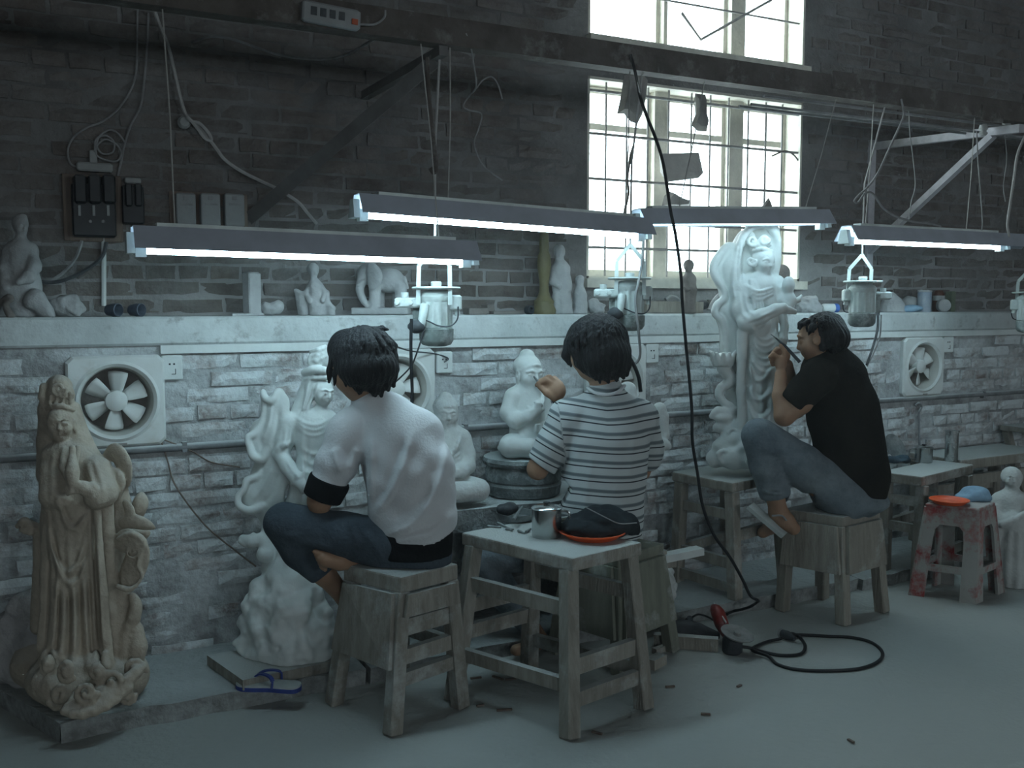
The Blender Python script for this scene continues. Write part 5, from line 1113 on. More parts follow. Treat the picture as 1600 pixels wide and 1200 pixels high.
# ---- tall white goddess on the bench
def statue_tall():
    z = depth((2.70, 3.12, 0.9)); S = Sculpt(z, 0.0036); S.cx = 1165
    q = face(S, (1193,409,-0.014), 16.5, yaw=40, pitch=8, ears=1.2)
    # hood like a tall shell, open towards the face
    leaf(S, [(1166,372,0.03,14),(1160,395,0.05,18),(1158,425,0.05,20),(1160,455,0.04,22)], flat=0.6, k=6); leaf(S, [(1195,364,0.06,22),(1190,390,0.07,26),(1188,420,0.07,28)], flat=0.5, k=6)
    S.tube([(1172,356,-0.01,5),(1160,372,-0.015,6),(1153,400,-0.015,6),(1150,430,-0.015,7),(1154,450,-0.02,7)], k=3, sub=3); S.tube([(1172,356,-0.01,5),(1196,352,0.0,5),(1212,366,0.02,6),(1214,395,0.04,6),(1211,425,0.05,6)], k=3, sub=3)
    # crown and hair
    S.ell((1186,390,0.01), (15,16,13), k=3); S.tube([(1177,392,-0.02,2.6),(1191,389,-0.045,2.8),(1206,392,-0.032,2.6)], k=2, sub=2); S.tube([(1186,384,-0.02,4),(1194,373,-0.022,6),(1202,382,-0.02,4)], k=2, sub=2)
    curl(S, (1176,376,-0.03), 10, 1.3, 0.3); curl(S, (1194,374,-0.034), 8, 1.3, 0.32); curl(S, (1174,408,-0.035), 8, 1.2, 0.3)
    # trunk
    S.cap((1190,432,0),(1188,442,0),9,11,k=4); S.cap((1162,446,0),(1212,444,0.02),16,15,k=8); S.tube([(1184,456,0,30),(1186,480,0,29),(1186,505,0,27),(1188,535,0,28),(1188,575,0,30),(1186,620,0,31),(1186,660,0,33),(1186,700,0,36)], k=8, flat=(FH, 0.85))
    for i in range(4): S.tube([(1172+i*2,438,-0.05,2),(1176+i*4,460,-0.075,2.4),(1178+i*5,482,-0.08,2.4)], k=1.5)
    for i in range(3): S.tube([(1166,446+i*4,-0.05,2.5),(1184,456+i*6,-0.08,2.8),(1206,450+i*5,-0.055,2.5)], k=1.5, sub=3)
    # forearm across with drooping sleeve, hand, flower
    S.tube([(1158,455,-0.01,17),(1160,485,-0.03,17),(1168,502,-0.06,15)], k=6); S.tube([(1166,504,-0.07,13),(1190,494,-0.11,11),(1212,484,-0.12,9),(1224,480,-0.12,7)], k=4)
    for i in range(4): S.tube([(1222,479+i*2.6,-0.125+i*.006,3.6),(1234,482+i*2,-0.128+i*.006,3),(1243,485+i*1.5,-0.124+i*.006,2.2)], k=1.5)
    S.tube([(1216,452,0.0,11),(1224,470,-0.03,10),(1232,478,-0.05,8)], k=4); S.tube([(1236,478,-0.05,6),(1235,466,-0.05,8),(1233,458,-0.05,5),(1232,448,-0.05,9),(1232,440,-0.05,8)], k=2.5, sub=2); S.tube([(1240,474,-0.05,3),(1248,468,-0.05,4),(1252,462,-0.05,2)], k=2)
    leaf(S, [(1222,462,-0.02,5),(1214,452,-0.03,6)], flat=0.6)
    leaf(S, [(1174,508,-0.05,10),(1186,512,-0.06,12),(1196,506,-0.06,9)], flat=0.5, k=4)
    for P in ([(1156,460),(1158,484),(1166,498)], [(1164,458),(1168,480),(1178,492)], [(1180,500),(1196,492),(1212,484)], [(1172,512),(1186,516),(1198,508)]): S.crease(P, 5, 2.6)
    for P in ([(1160,460),(1163,482),(1172,496)], [(1170,506),(1188,500),(1204,492)]): S.crease(P, -5, 2.4)
    for i in range(4): S.crease([(1156+i*3,380),(1152+i*3,410),(1152+i*3,440)], (3.5 if i % 2 else -3.5), 1.8)
    S.tube([(1222,490,-0.02,8),(1226,510,-0.02,6),(1224,530,-0.02,7),(1222,548,-0.02,5)], k=3)
    # swags over the belly and skirt
    for i in range(6): S.crease([(1174,508+i*10),(1184,526+i*10),(1198,531+i*10),(1213,522+i*10)], 6, 2.6)
    for i, y in enumerate((592, 622, 652)): S.crease([(1168,y-22),(1176,y-2),(1190,y+3),(1204,y-12)], 8, 3.4); S.crease([(1172,y-28),(1179,y-10),(1190,y-5),(1200,y-18)], -7, 3)
    for P in ([(1172,570),(1176,610),(1174,660),(1178,700)], [(1205,570),(1206,620),(1202,670)], [(1190,600),(1191,650),(1190,700)]): S.crease(P, 7, 3)
    for P in ([(1184,600),(1184,650),(1184,700)], [(1198,590),(1198,640),(1196,690)], [(1168,560),(1169,620),(1168,680)]): S.crease(P, -7, 3)
    S.tube([(1160,520,-0.05,9),(1159,560,-0.055,8),(1159,610,-0.055,7.5),(1157,665,-0.05,8)], k=3, flat=(FH, 0.6))
    # big curled banner behind her shoulder
    leaf(S, [(1141,396,0.006,13),(1132,420,0.004,18),(1140,450,0.006,14),(1142,470,0.006,13)], flat=0.34, k=5); leaf(S, [(1132,486,0.004,16),(1142,510,0.006,16),(1146,545,0.008,18),(1150,570,0.008,14)], flat=0.38, k=5); S.crease([(1142,396),(1128,416),(1134,446),(1140,466)], -6, 3); S.crease([(1128,486),(1140,510),(1144,550)], -6, 3); S.crease([(1148,410),(1144,440),(1148,470)], 5, 3)
    S.tube([(1150,388,0.01,5),(1136,386,0.005,5),(1120,404,-0.005,5),(1114,420,-0.01,5),(1120,436,-0.01,5),(1130,450,-0.008,5),(1132,466,-0.005,4),(1120,476,-0.01,4),(1117,490,-0.01,4),(1128,502,-0.005,4),(1132,520,0.0,4),(1134,548,0.0,4)], k=5, sub=3); leaf(S, [(1128,404,0.012,10),(1124,420,0.01,10),(1130,438,0.012,9)], flat=0.4, k=5)
    # lotus, stem and leaf
    S.ell((1130,562,-0.02), (17,17,11), k=3)
    for i in range(7):
        a = math.pi*i/6; S.cap((1130-math.cos(a)*12,568,-0.02-0.03*math.sin(a)),(1130-math.cos(a)*20,550+3*math.sin(a),-0.02-0.045*math.sin(a)),5,3,k=2)
    S.tube([(1130,575,-0.01,10),(1140,588,-0.01,9),(1140,598,-0.01,8),(1128,606,-0.012,7),(1124,618,-0.012,7),(1132,630,-0.01,7),(1142,640,-0.005,9),(1140,660,0,9)], k=3, sub=2)
    leaf(S, [(1146,600,0.03,12),(1146,630,0.03,12),(1144,650,0.02,10)], flat=0.5, k=5)
    S.tube([(1112,650,-0.02,5),(1122,642,-0.025,7),(1136,646,-0.025,7),(1148,640,-0.02,5)], k=2.5, sub=2); S.ell((1130,652,-0.02), (16,14,8), k=3)
    # cloud base
    bl = [(1138,672,-0.02,13),(1155,668,-0.03,14),(1122,668,-0.02,9),(1148,690,-0.05,18),(1130,700,-0.03,18),(1170,690,-0.04,18),(1122,716,-0.03,17),(1145,716,-0.07,18),(1168,716,-0.08,18),(1190,712,-0.06,20),(1210,712,-0.02,22),(1160,700,-0.09,10),(1200,690,-0.03,20),(1186,722,-0.09,14)]
    for x, y, d, r in bl: S.ell((x, y, d), (r, r*0.95, r*0.9), k=r*0.6)
    curl(S, (1146,676,-0.065), 10, 1.3, 0.32); curl(S, (1172,722,-0.13), 9, 1.3, 0.32); curl(S, (1132,712,-0.09), 10, 1.3, 0.32, 0, 2)
    S.disp.append(lambda X, Y, Z: 0.018*_noise3(X*28, Y*28, Z*28, 11)*np.clip((0.70-Z)/0.05, 0, 1))
    cx, cy = S.P((1187,600,0))[:2]
    S.disp.append(lambda X, Y, Z: 0.003*np.sin(np.arctan2(Y-cy, X-cx)*14+np.sin(Z*18))*np.clip((1.0-Z)/0.1, 0, 1)*np.clip((Z-0.70)/0.05, 0, 1))
    zb = 0.54
    S.fx = lambda F, X, Y, Z: np.maximum(F, zb-Z)
    return S.mesh('standing_statue')
whole('standing_statue', statue_tall(), 'marble', 'tall white goddess with lotus and hood standing on the wooden bench', 'statue')

# ---- seated Buddhas
def buddha(cx, base_z, z, k, yaw, hand, seed, curls, hs=1.0, py0=0.0):
    """cx, py0: picture place of the seat centre; k scales a figure drawn 100 px tall"""
    S = Sculpt(z, 0.0034); S.cx = cx; cyw, syw = math.cos(math.radians(yaw)), math.sin(math.radians(yaw))
    def p(x, y, d, r=None):
        X, Dd = x*cyw-d*syw*0+(-d)*syw, d*cyw+x*syw*0+x*(-syw)*-0
        X = x*cyw+(-d)*syw; Dd = -((-d)*cyw-x*syw); t = (cx+X*k, py0-y*k, Dd*k*S.s); return t+((r*k,) if r else ())
    q = face(S, p(0, 84, -4), 10.5*k*hs, yaw=yaw, pitch=10, ears=1.7)
    # hair cap and top knot
    S.ell(p(0, 84+6.5*hs, 1), (11.4*k*hs, 12.5*k*hs, 9.5*k*hs), k=1.5*k); S.ell(p(0, 84+15*hs, 1), (6.2*k*hs, 6.5*k*hs, 5*k*hs), k=2*k)
    S.tube([p(-9.5*hs, 84+3*hs, -5*hs, 1.5), p(-5*hs, 84+6*hs, -11*hs, 1.6), p(0, 84+7*hs, -13.5*hs, 1.7), p(5*hs, 84+6*hs, -11*hs, 1.6), p(9.5*hs, 84+3*hs, -5*hs, 1.5)], k=1*k, sub=2)
    # trunk
    S.cap(p(0, 72, 0), p(0, 66, 0), 6*k, 8*k, k=3*k); S.tube([p(0, 62, 0, 15), p(0, 48, 0, 16), p(0, 34, 0, 17), p(0, 22, 0, 19)], k=6*k); S.cap(p(-15, 62, 1), p(15, 62, 1), 8.5*k, 8.5*k, k=5*k)
    # knees
    for s_ in (-1, 1):
        S.tube([p(s_*10, 12, 0, 13), p(s_*24, 10, -8, 12), p(s_*30, 10, -14, 10.5)], k=4*k); S.tube([p(s_*30, 9, -14, 10), p(s_*12, 8, -24, 9), p(s_*-4, 8, -25, 8)], k=4*k)
    S.ell(p(0, 8, -6), (34*k, 26*k, 9*k), k=4*k)
    # arms
    S.tube([p(18, 60, 1, 8), p(22, 44, 0, 8), p(21, 33, -5, 7.5), p(12, 28, -16, 6.5), p(2, 26, -21, 5.5)], k=3*k)
    if hand == 'raised': S.tube([p(-18, 60, 1, 8.5), p(-23, 44, 0, 8.5), p(-20, 36, -8, 8), p(-8, 40, -17, 6), p(0, 46, -19, 5)], k=3*k)
    else: S.tube([p(-18, 60, 1, 8), p(-22, 44, 0, 8), p(-21, 33, -5, 7.5), p(-12, 28, -16, 6.5), p(-2, 26, -21, 5.5)], k=3*k)
    if hand == 'raised':
        for i in range(4): S.tube([p(0-i*1.2+1, 47+i*1.0, -20.5, 1.9), p(2.5-i*1.6, 53+i*0.3, -21.5, 1.7), p(3-i*2.2, 57.5-i*.8, -20.5, 1.4)], k=0.8*k)
        S.tube([p(3, 45, -20, 2), p(6, 48, -21.5, 1.7), p(5.5, 52, -21.5, 1.4)], k=.8*k)
        for i in range(4): S.tube([p(3, 25+i*2, -22, 2), p(-4, 25+i*2, -24, 1.8)], k=.8*k)
    else:
        S.ell(p(0, 25, -22), (9*k, 6*k, 4.5*k), k=2*k)
        for s_ in (-1, 1):
            for i in range(4): S.tube([p(s_*7, 23+i*1.8, -24, 1.8), p(s_*1, 22.5+i*1.8, -27, 1.5)], k=.7*k)
            S.tube([p(s_*4, 29, -23, 1.8), p(0, 31.5, -24, 1.5)], k=.7*k)
    # robe folds: diagonal hem, swags and knee pleats
    S.tube([p(14, 68, -3, 1.8), p(10, 56, -14, 1.8), p(2, 44, -17, 2), p(-8, 36, -17, 2), p(-16, 32, -10, 1.8)], k=1.2*k, sub=3)
    for i in range(5): S.tube([p(-9+i, 50-i*5, -15, 1.1), p(0, 45-i*5.2, -17.5, 1.3), p(11, 50-i*5, -13.5, 1.1)], k=1*k, sub=3)
    for i in range(4):
        S.tube([p(-30+i*3, 16-i*2.5, -18, 1.2), p(-14+i*2, 12-i*2.5, -30, 1.4), p(4, 9-i*2.5, -33+i*.3, 1.4), p(20, 12-i*2.5, -28, 1.3), p(32, 16-i*2.5, -16, 1.1)], k=1*k, sub=3)
    if curls:
        a = S.P(p(0, 93, 0)); hh = 0.0016*k
        z0 = a[2]-3*k*S.s
        S.disp.append(lambda X, Y, Z: -hh*np.sin(X*520)*np.sin(Y*520)*np.sin(Z*520)*(Z > z0))
    zb = base_z
    S.fx = lambda F, X, Y, Z: np.maximum(F, zb-Z)
    return S.mesh('buddha_statue')
b1 = (1.36, 3.19, SBH); bx, by = proj(b1)
whole('buddha_statue', buddha(696, SBH, depth((1.33,3.20,0.6)), 1.60, 12, 'lap', 1, True, 1.08, py0=781), 'marble_dusty', 'dusty seated Buddha with hands in lap behind the white shirt', 'statue', 'seated Buddhas on the stone bench')
whole('buddha_statue', buddha(824, SBH+DRH, depth((DX, DYc, 0.7)), 1.52, 32, 'raised', 2, False, 1.28, py0=712), 'marble', 'clean white seated Buddha with raised hand on the dark drum', 'statue', 'seated Buddhas on the stone bench')

# ---- half-hidden lotus carving behind the striped shirt and a rough carving on the kerb
def lotus_stand():
    z = depth((2.05, 3.12, 0.6)); S = Sculpt(z, 0.004); S.cx = 1015
    S.tube([(998,930,0,28),(985,870,0,22),(982,800,0,20),(984,730,0,20),(986,680,0,20),(984,640,0,18),(980,610,0,14)], k=8); S.tube([(992,690,0,12),(1010,690,0,11),(1024,690,-.005,10)], k=5)
    S.tube([(1020,650,-0.01,10),(1030,640,-0.01,10),(1036,652,-0.01,9),(1038,680,-0.01,8),(1030,690,-0.01,10),(1022,700,-0.01,9)], k=3); leaf(S, [(1022,690,-0.03,7),(1036,694,-0.03,8),(1046,698,-0.02,4)], flat=0.5); leaf(S, [(1018,712,-0.02,8),(1028,708,-0.02,8)], flat=0.5); S.tube([(1024,646,0,4),(1036,642,0,5),(1041,650,0,3)], k=2)
    bl = [(1030,898,-0.02,15),(1040,906,-0.02,13),(1014,920,-0.03,26),(1044,926,-0.03,13),(1052,918,-0.01,8),(1036,940,-0.04,15),(1008,945,-0.02,24),(1044,892,0,8)]
    for x, y, d, r in bl: S.ell((x, y, d), (r, r, r), k=r*0.2)
    S.disp.append(lambda X, Y, Z: 0.018*_noise3(X*34, Y*34, Z*34, 21)*np.clip((0.30-Z)/0.05, 0, 1)+0.006*_noise3(X*30, Y*30, Z*30, 22)); zb = 0.055
    S.fx = lambda F, X, Y, Z: np.maximum(F, zb-Z); return S.mesh('lotus_carving')
whole('lotus_carving', lotus_stand(), 'marble_dusty', 'white lotus carving mostly hidden behind the striped-shirt man', 'carving')
# ---- small white seated figure at the picture edge
def small_fig():
    z = depth((3.93, 2.72, 0.25)); S = Sculpt(z, 0.005); S.cx = 1580
    face(S, (1582,748,0), 14, yaw=10, pitch=5, ears=1.0, detail=True); S.ell((1580,744,0.01), (15,15,15), k=3)
    S.cap((1581,762,0),(1581,772,0),8,10,k=4); S.cap((1562,782,0.01),(1600,782,0.01),13,13,k=6); S.tube([(1580,785,0,22),(1580,815,0,24),(1580,850,0,28),(1582,890,0,28),(1582,930,0,26)], k=8)
    S.tube([(1558,784,0,10),(1554,806,-0.02,9),(1566,815,-0.05,8),(1584,806,-0.07,6)], k=4); S.tube([(1552,815,-0.03,4),(1566,820,-0.075,5),(1584,812,-0.09,5),(1604,800,-0.08,4)], k=2.5, sub=2)
    S.tube([(1556,840,-0.03,6),(1545,852,-0.03,6)], k=3); leaf(S, [(1562,830,-0.03,8),(1552,845,-0.03,8),(1545,856,-0.03,4)], flat=0.5)
    cx, cy = S.P((1581,880,0))[:2]
    S.disp.append(lambda X, Y, Z: 0.003*np.sin(np.arctan2(Y-cy, X-cx)*12)*(Z < 0.25)); S.fx = lambda F, X, Y, Z: np.maximum(F, 0.0-Z); return S.mesh('small_statue')
whole('small_statue', small_fig(), 'marble_dusty', 'small white robed figure standing beside the plastic stool', 'statue')

# ------------------------------------------------------------------ the three carvers
material('skin', (0.34,0.20,0.125), (0.28,0.16,0.10), 10, rough=0.55, bump=0.06, spec=0.35)
material('hair_black', (0.007,0.007,0.008), (0.016,0.016,0.017), 40, rough=0.5, bump=0.5, bscale=160, stretch=(1, 1, 0.25), spec=0.12)
material('shirt_white', (0.60,0.61,0.625), (0.54,0.55,0.565), 5, rough=0.95, bump=0.15, bscale=120)
material('shirt_trim', (0.009,0.010,0.011), None, 9, rough=0.9, spec=0.05)
material('shirt_black', (0.011,0.011,0.010), (0.018,0.017,0.014), 6, rough=0.95, bump=0.2, bscale=60, spec=0.05)
material('jeans_blue', (0.145,0.18,0.205), (0.085,0.11,0.13), 7, rough=0.95, bump=0.25, bscale=90, dust=0.3, dust_col=(0.24,0.275,0.29), dscale=6, sharp=0.2)
material('jeans_dark', (0.065,0.085,0.105), (0.035,0.048,0.062), 7, rough=0.95, bump=0.25, bscale=90)
def striped():
    m = bpy.data.materials.new('shirt_striped'); m.use_nodes = True; nt = m.node_tree; b = nt.nodes['Principled BSDF']; L = nt.links.new
    b.inputs['Roughness'].default_value = 0.95; b.inputs['Specular IOR Level'].default_value = 0.2
    at_ = _n(nt, 'ShaderNodeAttribute', attribute_name='stripe'); fr = _n(nt, 'ShaderNodeMath', operation='FRACT'); L(at_.outputs['Fac'], fr.inputs[0])
    cr = _n(nt, 'ShaderNodeValToRGB'); cr.color_ramp.interpolation = 'CONSTANT'; L(fr.outputs[0], cr.inputs[0])
    W_, G, D, K = (0.46,0.49,0.49,1), (0.20,0.225,0.235,1), (0.13,0.15,0.16,1), (0.02,0.024,0.03,1)
    el = cr.color_ramp.elements; el[0].position = 0; el[0].color = W_; el[1].position = 0.40; el[1].color = G
    for p, c in ((0.46, D), (0.60, G), (0.66, W_), (0.84, K), (0.93, W_)): e = el.new(p); e.color = c
    L(cr.outputs[0], b.inputs['Base Color'])
    n3 = _n(nt, 'ShaderNodeTexNoise'); n3.inputs['Scale'].default_value = 90; bp = _n(nt, 'ShaderNodeBump'); bp.inputs['Strength'].default_value = 0.15; L(n3.outputs[0], bp.inputs['Height']); L(bp.outputs[0], b.inputs['Normal'])
    MATS['shirt_striped'] = m
striped()
def strands(S, c, rx, ry, rz, n, seed, length, r0=3.0, away=None, k=1.5, lo=-0.35):
    """locks lying over the skull, falling from the crown"""
    r = random.Random(seed)
    for i in range(n):
        a = r.uniform(0, 2*math.pi); e = r.uniform(0.05, 0.8); P = []
        for j in range(5):
            t = e+(length+r.uniform(-.1,.1))*j/4; t = min(t, 2.1); sx, cx_ = math.sin(t), math.cos(t); q = 1.02+0.02*math.sin(j*2+i)
            P.append((c[0]+rx*sx*math.cos(a+0.08*j)*q, c[1]-rz*cx_*q, c[2]+ry*S.s*sx*math.sin(a+0.08*j)*q, r0*(1-0.12*j)))
        S.tube(P, k=k)

# ================= man in the white shirt
def man_white():
    z = depth((1.02, 2.74, 0.7)); root = thing('person', 'man in a white shirt and jeans seated hunched on the near stool, carving', 'person', (1.02, 2.74, 0.455), 'carvers at work')
    B = Sculpt(z, 0.0048)
    # legs
    B.tube([(630,852,0.02,36),(540,836,0.01,31),(445,815,0.02,26)], k=10); B.tube([(441,818,0.02,25),(470,860,0.05,23),(505,895,0.09,18),(540,935,0.13,14),(560,955,0.15,12)], k=8)
    B.tube([(560,955,0.15,12),(556,972,0.10,13),(540,985,0.05,10)], k=5)
    B.tube([(660,855,0.08,36),(630,850,0.22,30),(590,850,0.30,26)], k=10); B.tube([(590,852,0.30,24),(570,868,0.15,20),(552,880,0.04,14)], k=8)
    B.tube([(552,878,0.03,14),(530,876,-0.02,14),(508,874,-0.035,12)], k=6)
    for i in range(5): B.tube([(510-i*0.5,868+i*5.5,-0.035+i*.004,5.2-i*.3),(492+i*2.4,862+i*6.0,-0.04+i*.005,4.4-i*.2)], k=1.5)
    # trunk, neck, head
    B.tube([(645,855,0.03,52),(645,800,0.03,54),(640,740,0.03,60),(620,690,0.04,58),(595,655,0.05,44)], k=14, flat=(FH, 0.75)); B.cap((560,672,0.04),(650,672,0.06),28,28,k=10)
    B.tube([(592,645,0.04,26),(575,615,0.03,24),(568,590,0.02,24)], k=8)
    face(B, (562,572,0.0), 40, yaw=-128, pitch=24, ears=0.9)
    # arms
    B.tube([(545,672,0.02,26),(522,730,0.01,23),(500,782,0.0,19)], k=8); B.tube([(499,784,0.0,18),(497,775,0.10,16),(500,760,0.22,11)], k=6)
    B.tube([(652,675,0.08,26),(655,740,0.16,22),(640,780,0.22,19)], k=8); B.tube([(640,780,0.22,18),(610,755,0.28,15),(585,725,0.33,11)], k=6)
    for bx, by, bd in ((500,755,0.24), (580,720,0.345)):
        B.ell((bx, by-5, bd), (12,12,10), k=4)
        for i in range(4): B.tube([(bx-6+i*4,by-8,bd+.01,4),(bx-8+i*4,by-18,bd+.03,3.6),(bx-2+i*3,by-22,bd+.05,3.2)], k=1.5)
        B.tube([(bx-8,by-2,bd,4.4),(bx-13,by-12,bd+.03,3.8)], k=1.5)
    sc1 = seat_cut((0.975,2.585), (0.868,2.80), (1.185,2.645), 0.457); B.fx = sc1
    part('body', B.mesh('body'), 'skin', root)
    # shirt with sleeves
    T = Sculpt(z, 0.0048)
    T.tube([(648,842,0.03,64),(645,800,0.03,66),(640,745,0.03,70),(622,695,0.04,66),(600,658,0.045,48)], k=14, flat=(FH, 0.78)); T.cap((556,672,0.03),(655,676,0.06),34,36,k=14)
    T.tube([(590,640,0.035,32),(580,626,0.03,31)], k=8)
    T.tube([(546,672,0.02,34),(526,722,0.01,31),(506,770,0.0,28)], k=10); T.tube([(655,680,0.08,34),(660,740,0.15,28)], k=10)
    T.box((494,800,0.0), (60,60,40), roll=22, op=-1, k=2)
    # folds pulled across the back
    for P in ([(582,684,-0.13,5),(579,730,-0.135,6),(578,790,-0.12,5)], [(645,676,-0.12,6),(628,730,-0.145,7),(606,775,-0.13,6),(588,800,-0.115,5)], [(700,690,-0.08,5),(690,750,-0.12,7),(650,815,-0.135,6),(600,838,-0.11,5)], [(712,800,-0.09,6),(670,835,-0.125,6),(610,850,-0.11,5)], [(520,700,-0.06,4),(535,740,-0.06,4)], [(560,700,-0.11,4),(548,735,-0.07,4)]):
        T.crease(P, 13, 7)
    T.crease([(567,715),(570,760),(567,800)], -12, 7); T.crease([(630,690),(614,740),(596,780)], -9, 8); T.crease([(680,720),(655,780),(610,815)], -8, 9)
    T.disp.append(lambda X, Y, Z: 0.004*_noise3(X*16, Y*16, Z*11, 31)+0.0022*np.sin((X*0.8+Z)*46+3*np.sin(Z*9)))
    hx = S_plane(z, (562,815), (640,868), (722,832))
    T.fx = lambda F, X, Y, Z: np.maximum(F, hx(X, Y, Z))
    part('shirt', T.mesh('shirt'), 'shirt_white', root)
    # dark cuff on the sleeve
    C = Sculpt(z, 0.004); C.cap((513,756,0.003),(503,778,-0.001),33,30.5,k=2); C.box((524,724,0.0), (60,60,26), roll=22, op=-1, k=1); C.box((491,806,0.0), (60,60,30), roll=22, op=-1, k=1)
    part('sleeve_cuff', C.mesh('sleeve_cuff'), 'shirt_trim', root)
    # black undershirt hem and jeans
    U = Sculpt(z, 0.005); U.tube([(642,862,0.03,65),(645,820,0.03,64)], k=6, flat=(FH, 0.80)); hy = S_plane(z, (572,868), (640,885), (718,872))
    U.fx = lambda F, X, Y, Z: sc1(np.maximum(F, hy(X, Y, Z)), X, Y, Z); part('undershirt', U.mesh('undershirt'), 'shirt_trim', root)
    J = Sculpt(z, 0.005); J.tube([(655,868,0.03,52),(612,862,0.03,48)], k=10, flat=(FH, 0.9)); J.tube([(640,854,0.02,42),(540,838,0.01,36),(446,815,0.02,30)], k=10); J.tube([(441,818,0.02,30),(468,860,0.05,28),(500,888,0.08,26)], k=8)
    J.tube([(660,858,0.08,42),(630,852,0.22,35),(592,852,0.30,30)], k=10); J.tube([(592,852,0.30,29),(575,866,0.16,24)], k=8)
    J.box((520,918,0.1), (40,60,26), roll=-38, op=-1, k=2)
    for P in ([(560,820,-0.06,4),(585,850,-0.08,4),(600,880,-0.07,3)], [(545,815,-0.06,4),(560,850,-0.075,4)], [(450,846,-0.03,4),(490,850,-0.05,4),(520,858,-0.05,3)], [(440,838,-0.03,4),(470,838,-0.05,4)]): J.crease(P, 5, 5)
    J.disp.append(lambda X, Y, Z: 0.003*_noise3(X*24, Y*24, Z*24, 33)); zt = 0.452
    J.fx = sc1
    part('jeans', J.mesh('jeans'), 'jeans_dark', root)
    # hair
    H = Sculpt(z, 0.0038); H.ell((569,556,0.01), (50,48,44), k=6); H.ell((575,580,0.0), (44,36,34), k=8); H.ell((545,545,0.03), (33,38,32), k=6)
    H.ell((574,574,-0.025), (47,42,36), k=8); strands(H, (568,558,0.005), 50, 49, 45.5, 150, 5, 1.15, 2.0, k=3)
    for P in ([(522,560,0.0,7),(516,580,0.0,5),(514,598,0.0,2)], [(530,565,-0.03,7),(524,585,-0.03,5),(522,603,-0.03,2)], [(614,560,0.0,7),(618,578,0.0,5),(620,590,0.0,2)], [(608,578,0.0,8),(613,594,0.0,5),(615,603,0.0,2.5)], [(598,592,-0.045,9),(603,602,-0.04,7),(606,610,-0.035,3)], [(580,595,-0.05,10),(584,608,-0.045,8),(586,617,-0.035,4)], [(560,594,-0.05,9),(562,606,-0.045,7),(562,614,-0.04,3)], [(542,588,-0.04,8),(543,600,-0.035,5),(546,608,-0.03,2)], [(590,598,-0.04,9),(594,610,-0.035,6),(596,618,-0.03,3)], [(585,516,0,5),(597,512,0,3),(606,515,0,2)], [(610,535,0,5),(619,540,0,3)]): H.tube(P, k=4)
    H.disp.append(lambda X, Y, Z: 0.0014*np.sin(np.arctan2(Y-H.P((568,558,0))[1], X-H.P((568,558,0))[0])*34+Z*30)+0.003*_noise3(X*60, Y*60, Z*20, 7))
    part('hair', H.mesh('hair', relax=0), 'hair_black', root)
    return root
def seat_cut(A, L, R, h):
    """takes away what would sink into a stool seat"""
    A = np.array(A); u = np.array(R)-A; v = np.array(L)-A; lu = np.linalg.norm(u); lv = np.linalg.norm(v); u = u/lu; v = v/lv
    def fn(F, X, Y, Z):
        a = (X-A[0])*u[0]+(Y-A[1])*u[1]; b = (X-A[0])*v[0]+(Y-A[1])*v[1]
        D = np.maximum(np.maximum(np.abs(a-lu/2)-lu/2-0.004, np.abs(b-lv/2)-lv/2-0.004), Z-h); return np.maximum(F, -D).astype(np.float32)
    return fn
def S_plane(z, a, b, c):
    """half space below the plane through three picture points at the body's depth (b nearer the camera)"""
    A, Bp, Cc = PV(a[0], a[1], z), PV(b[0], b[1], z-0.10), PV(c[0], c[1], z+0.0); n = np.cross(Bp-A, Cc-A); n /= np.linalg.norm(n)
    if n[2] > 0: n = -n
    return lambda X, Y, Z: ((X-A[0])*n[0]+(Y-A[1])*n[1]+(Z-A[2])*n[2]).astype(np.float32)
man_white()

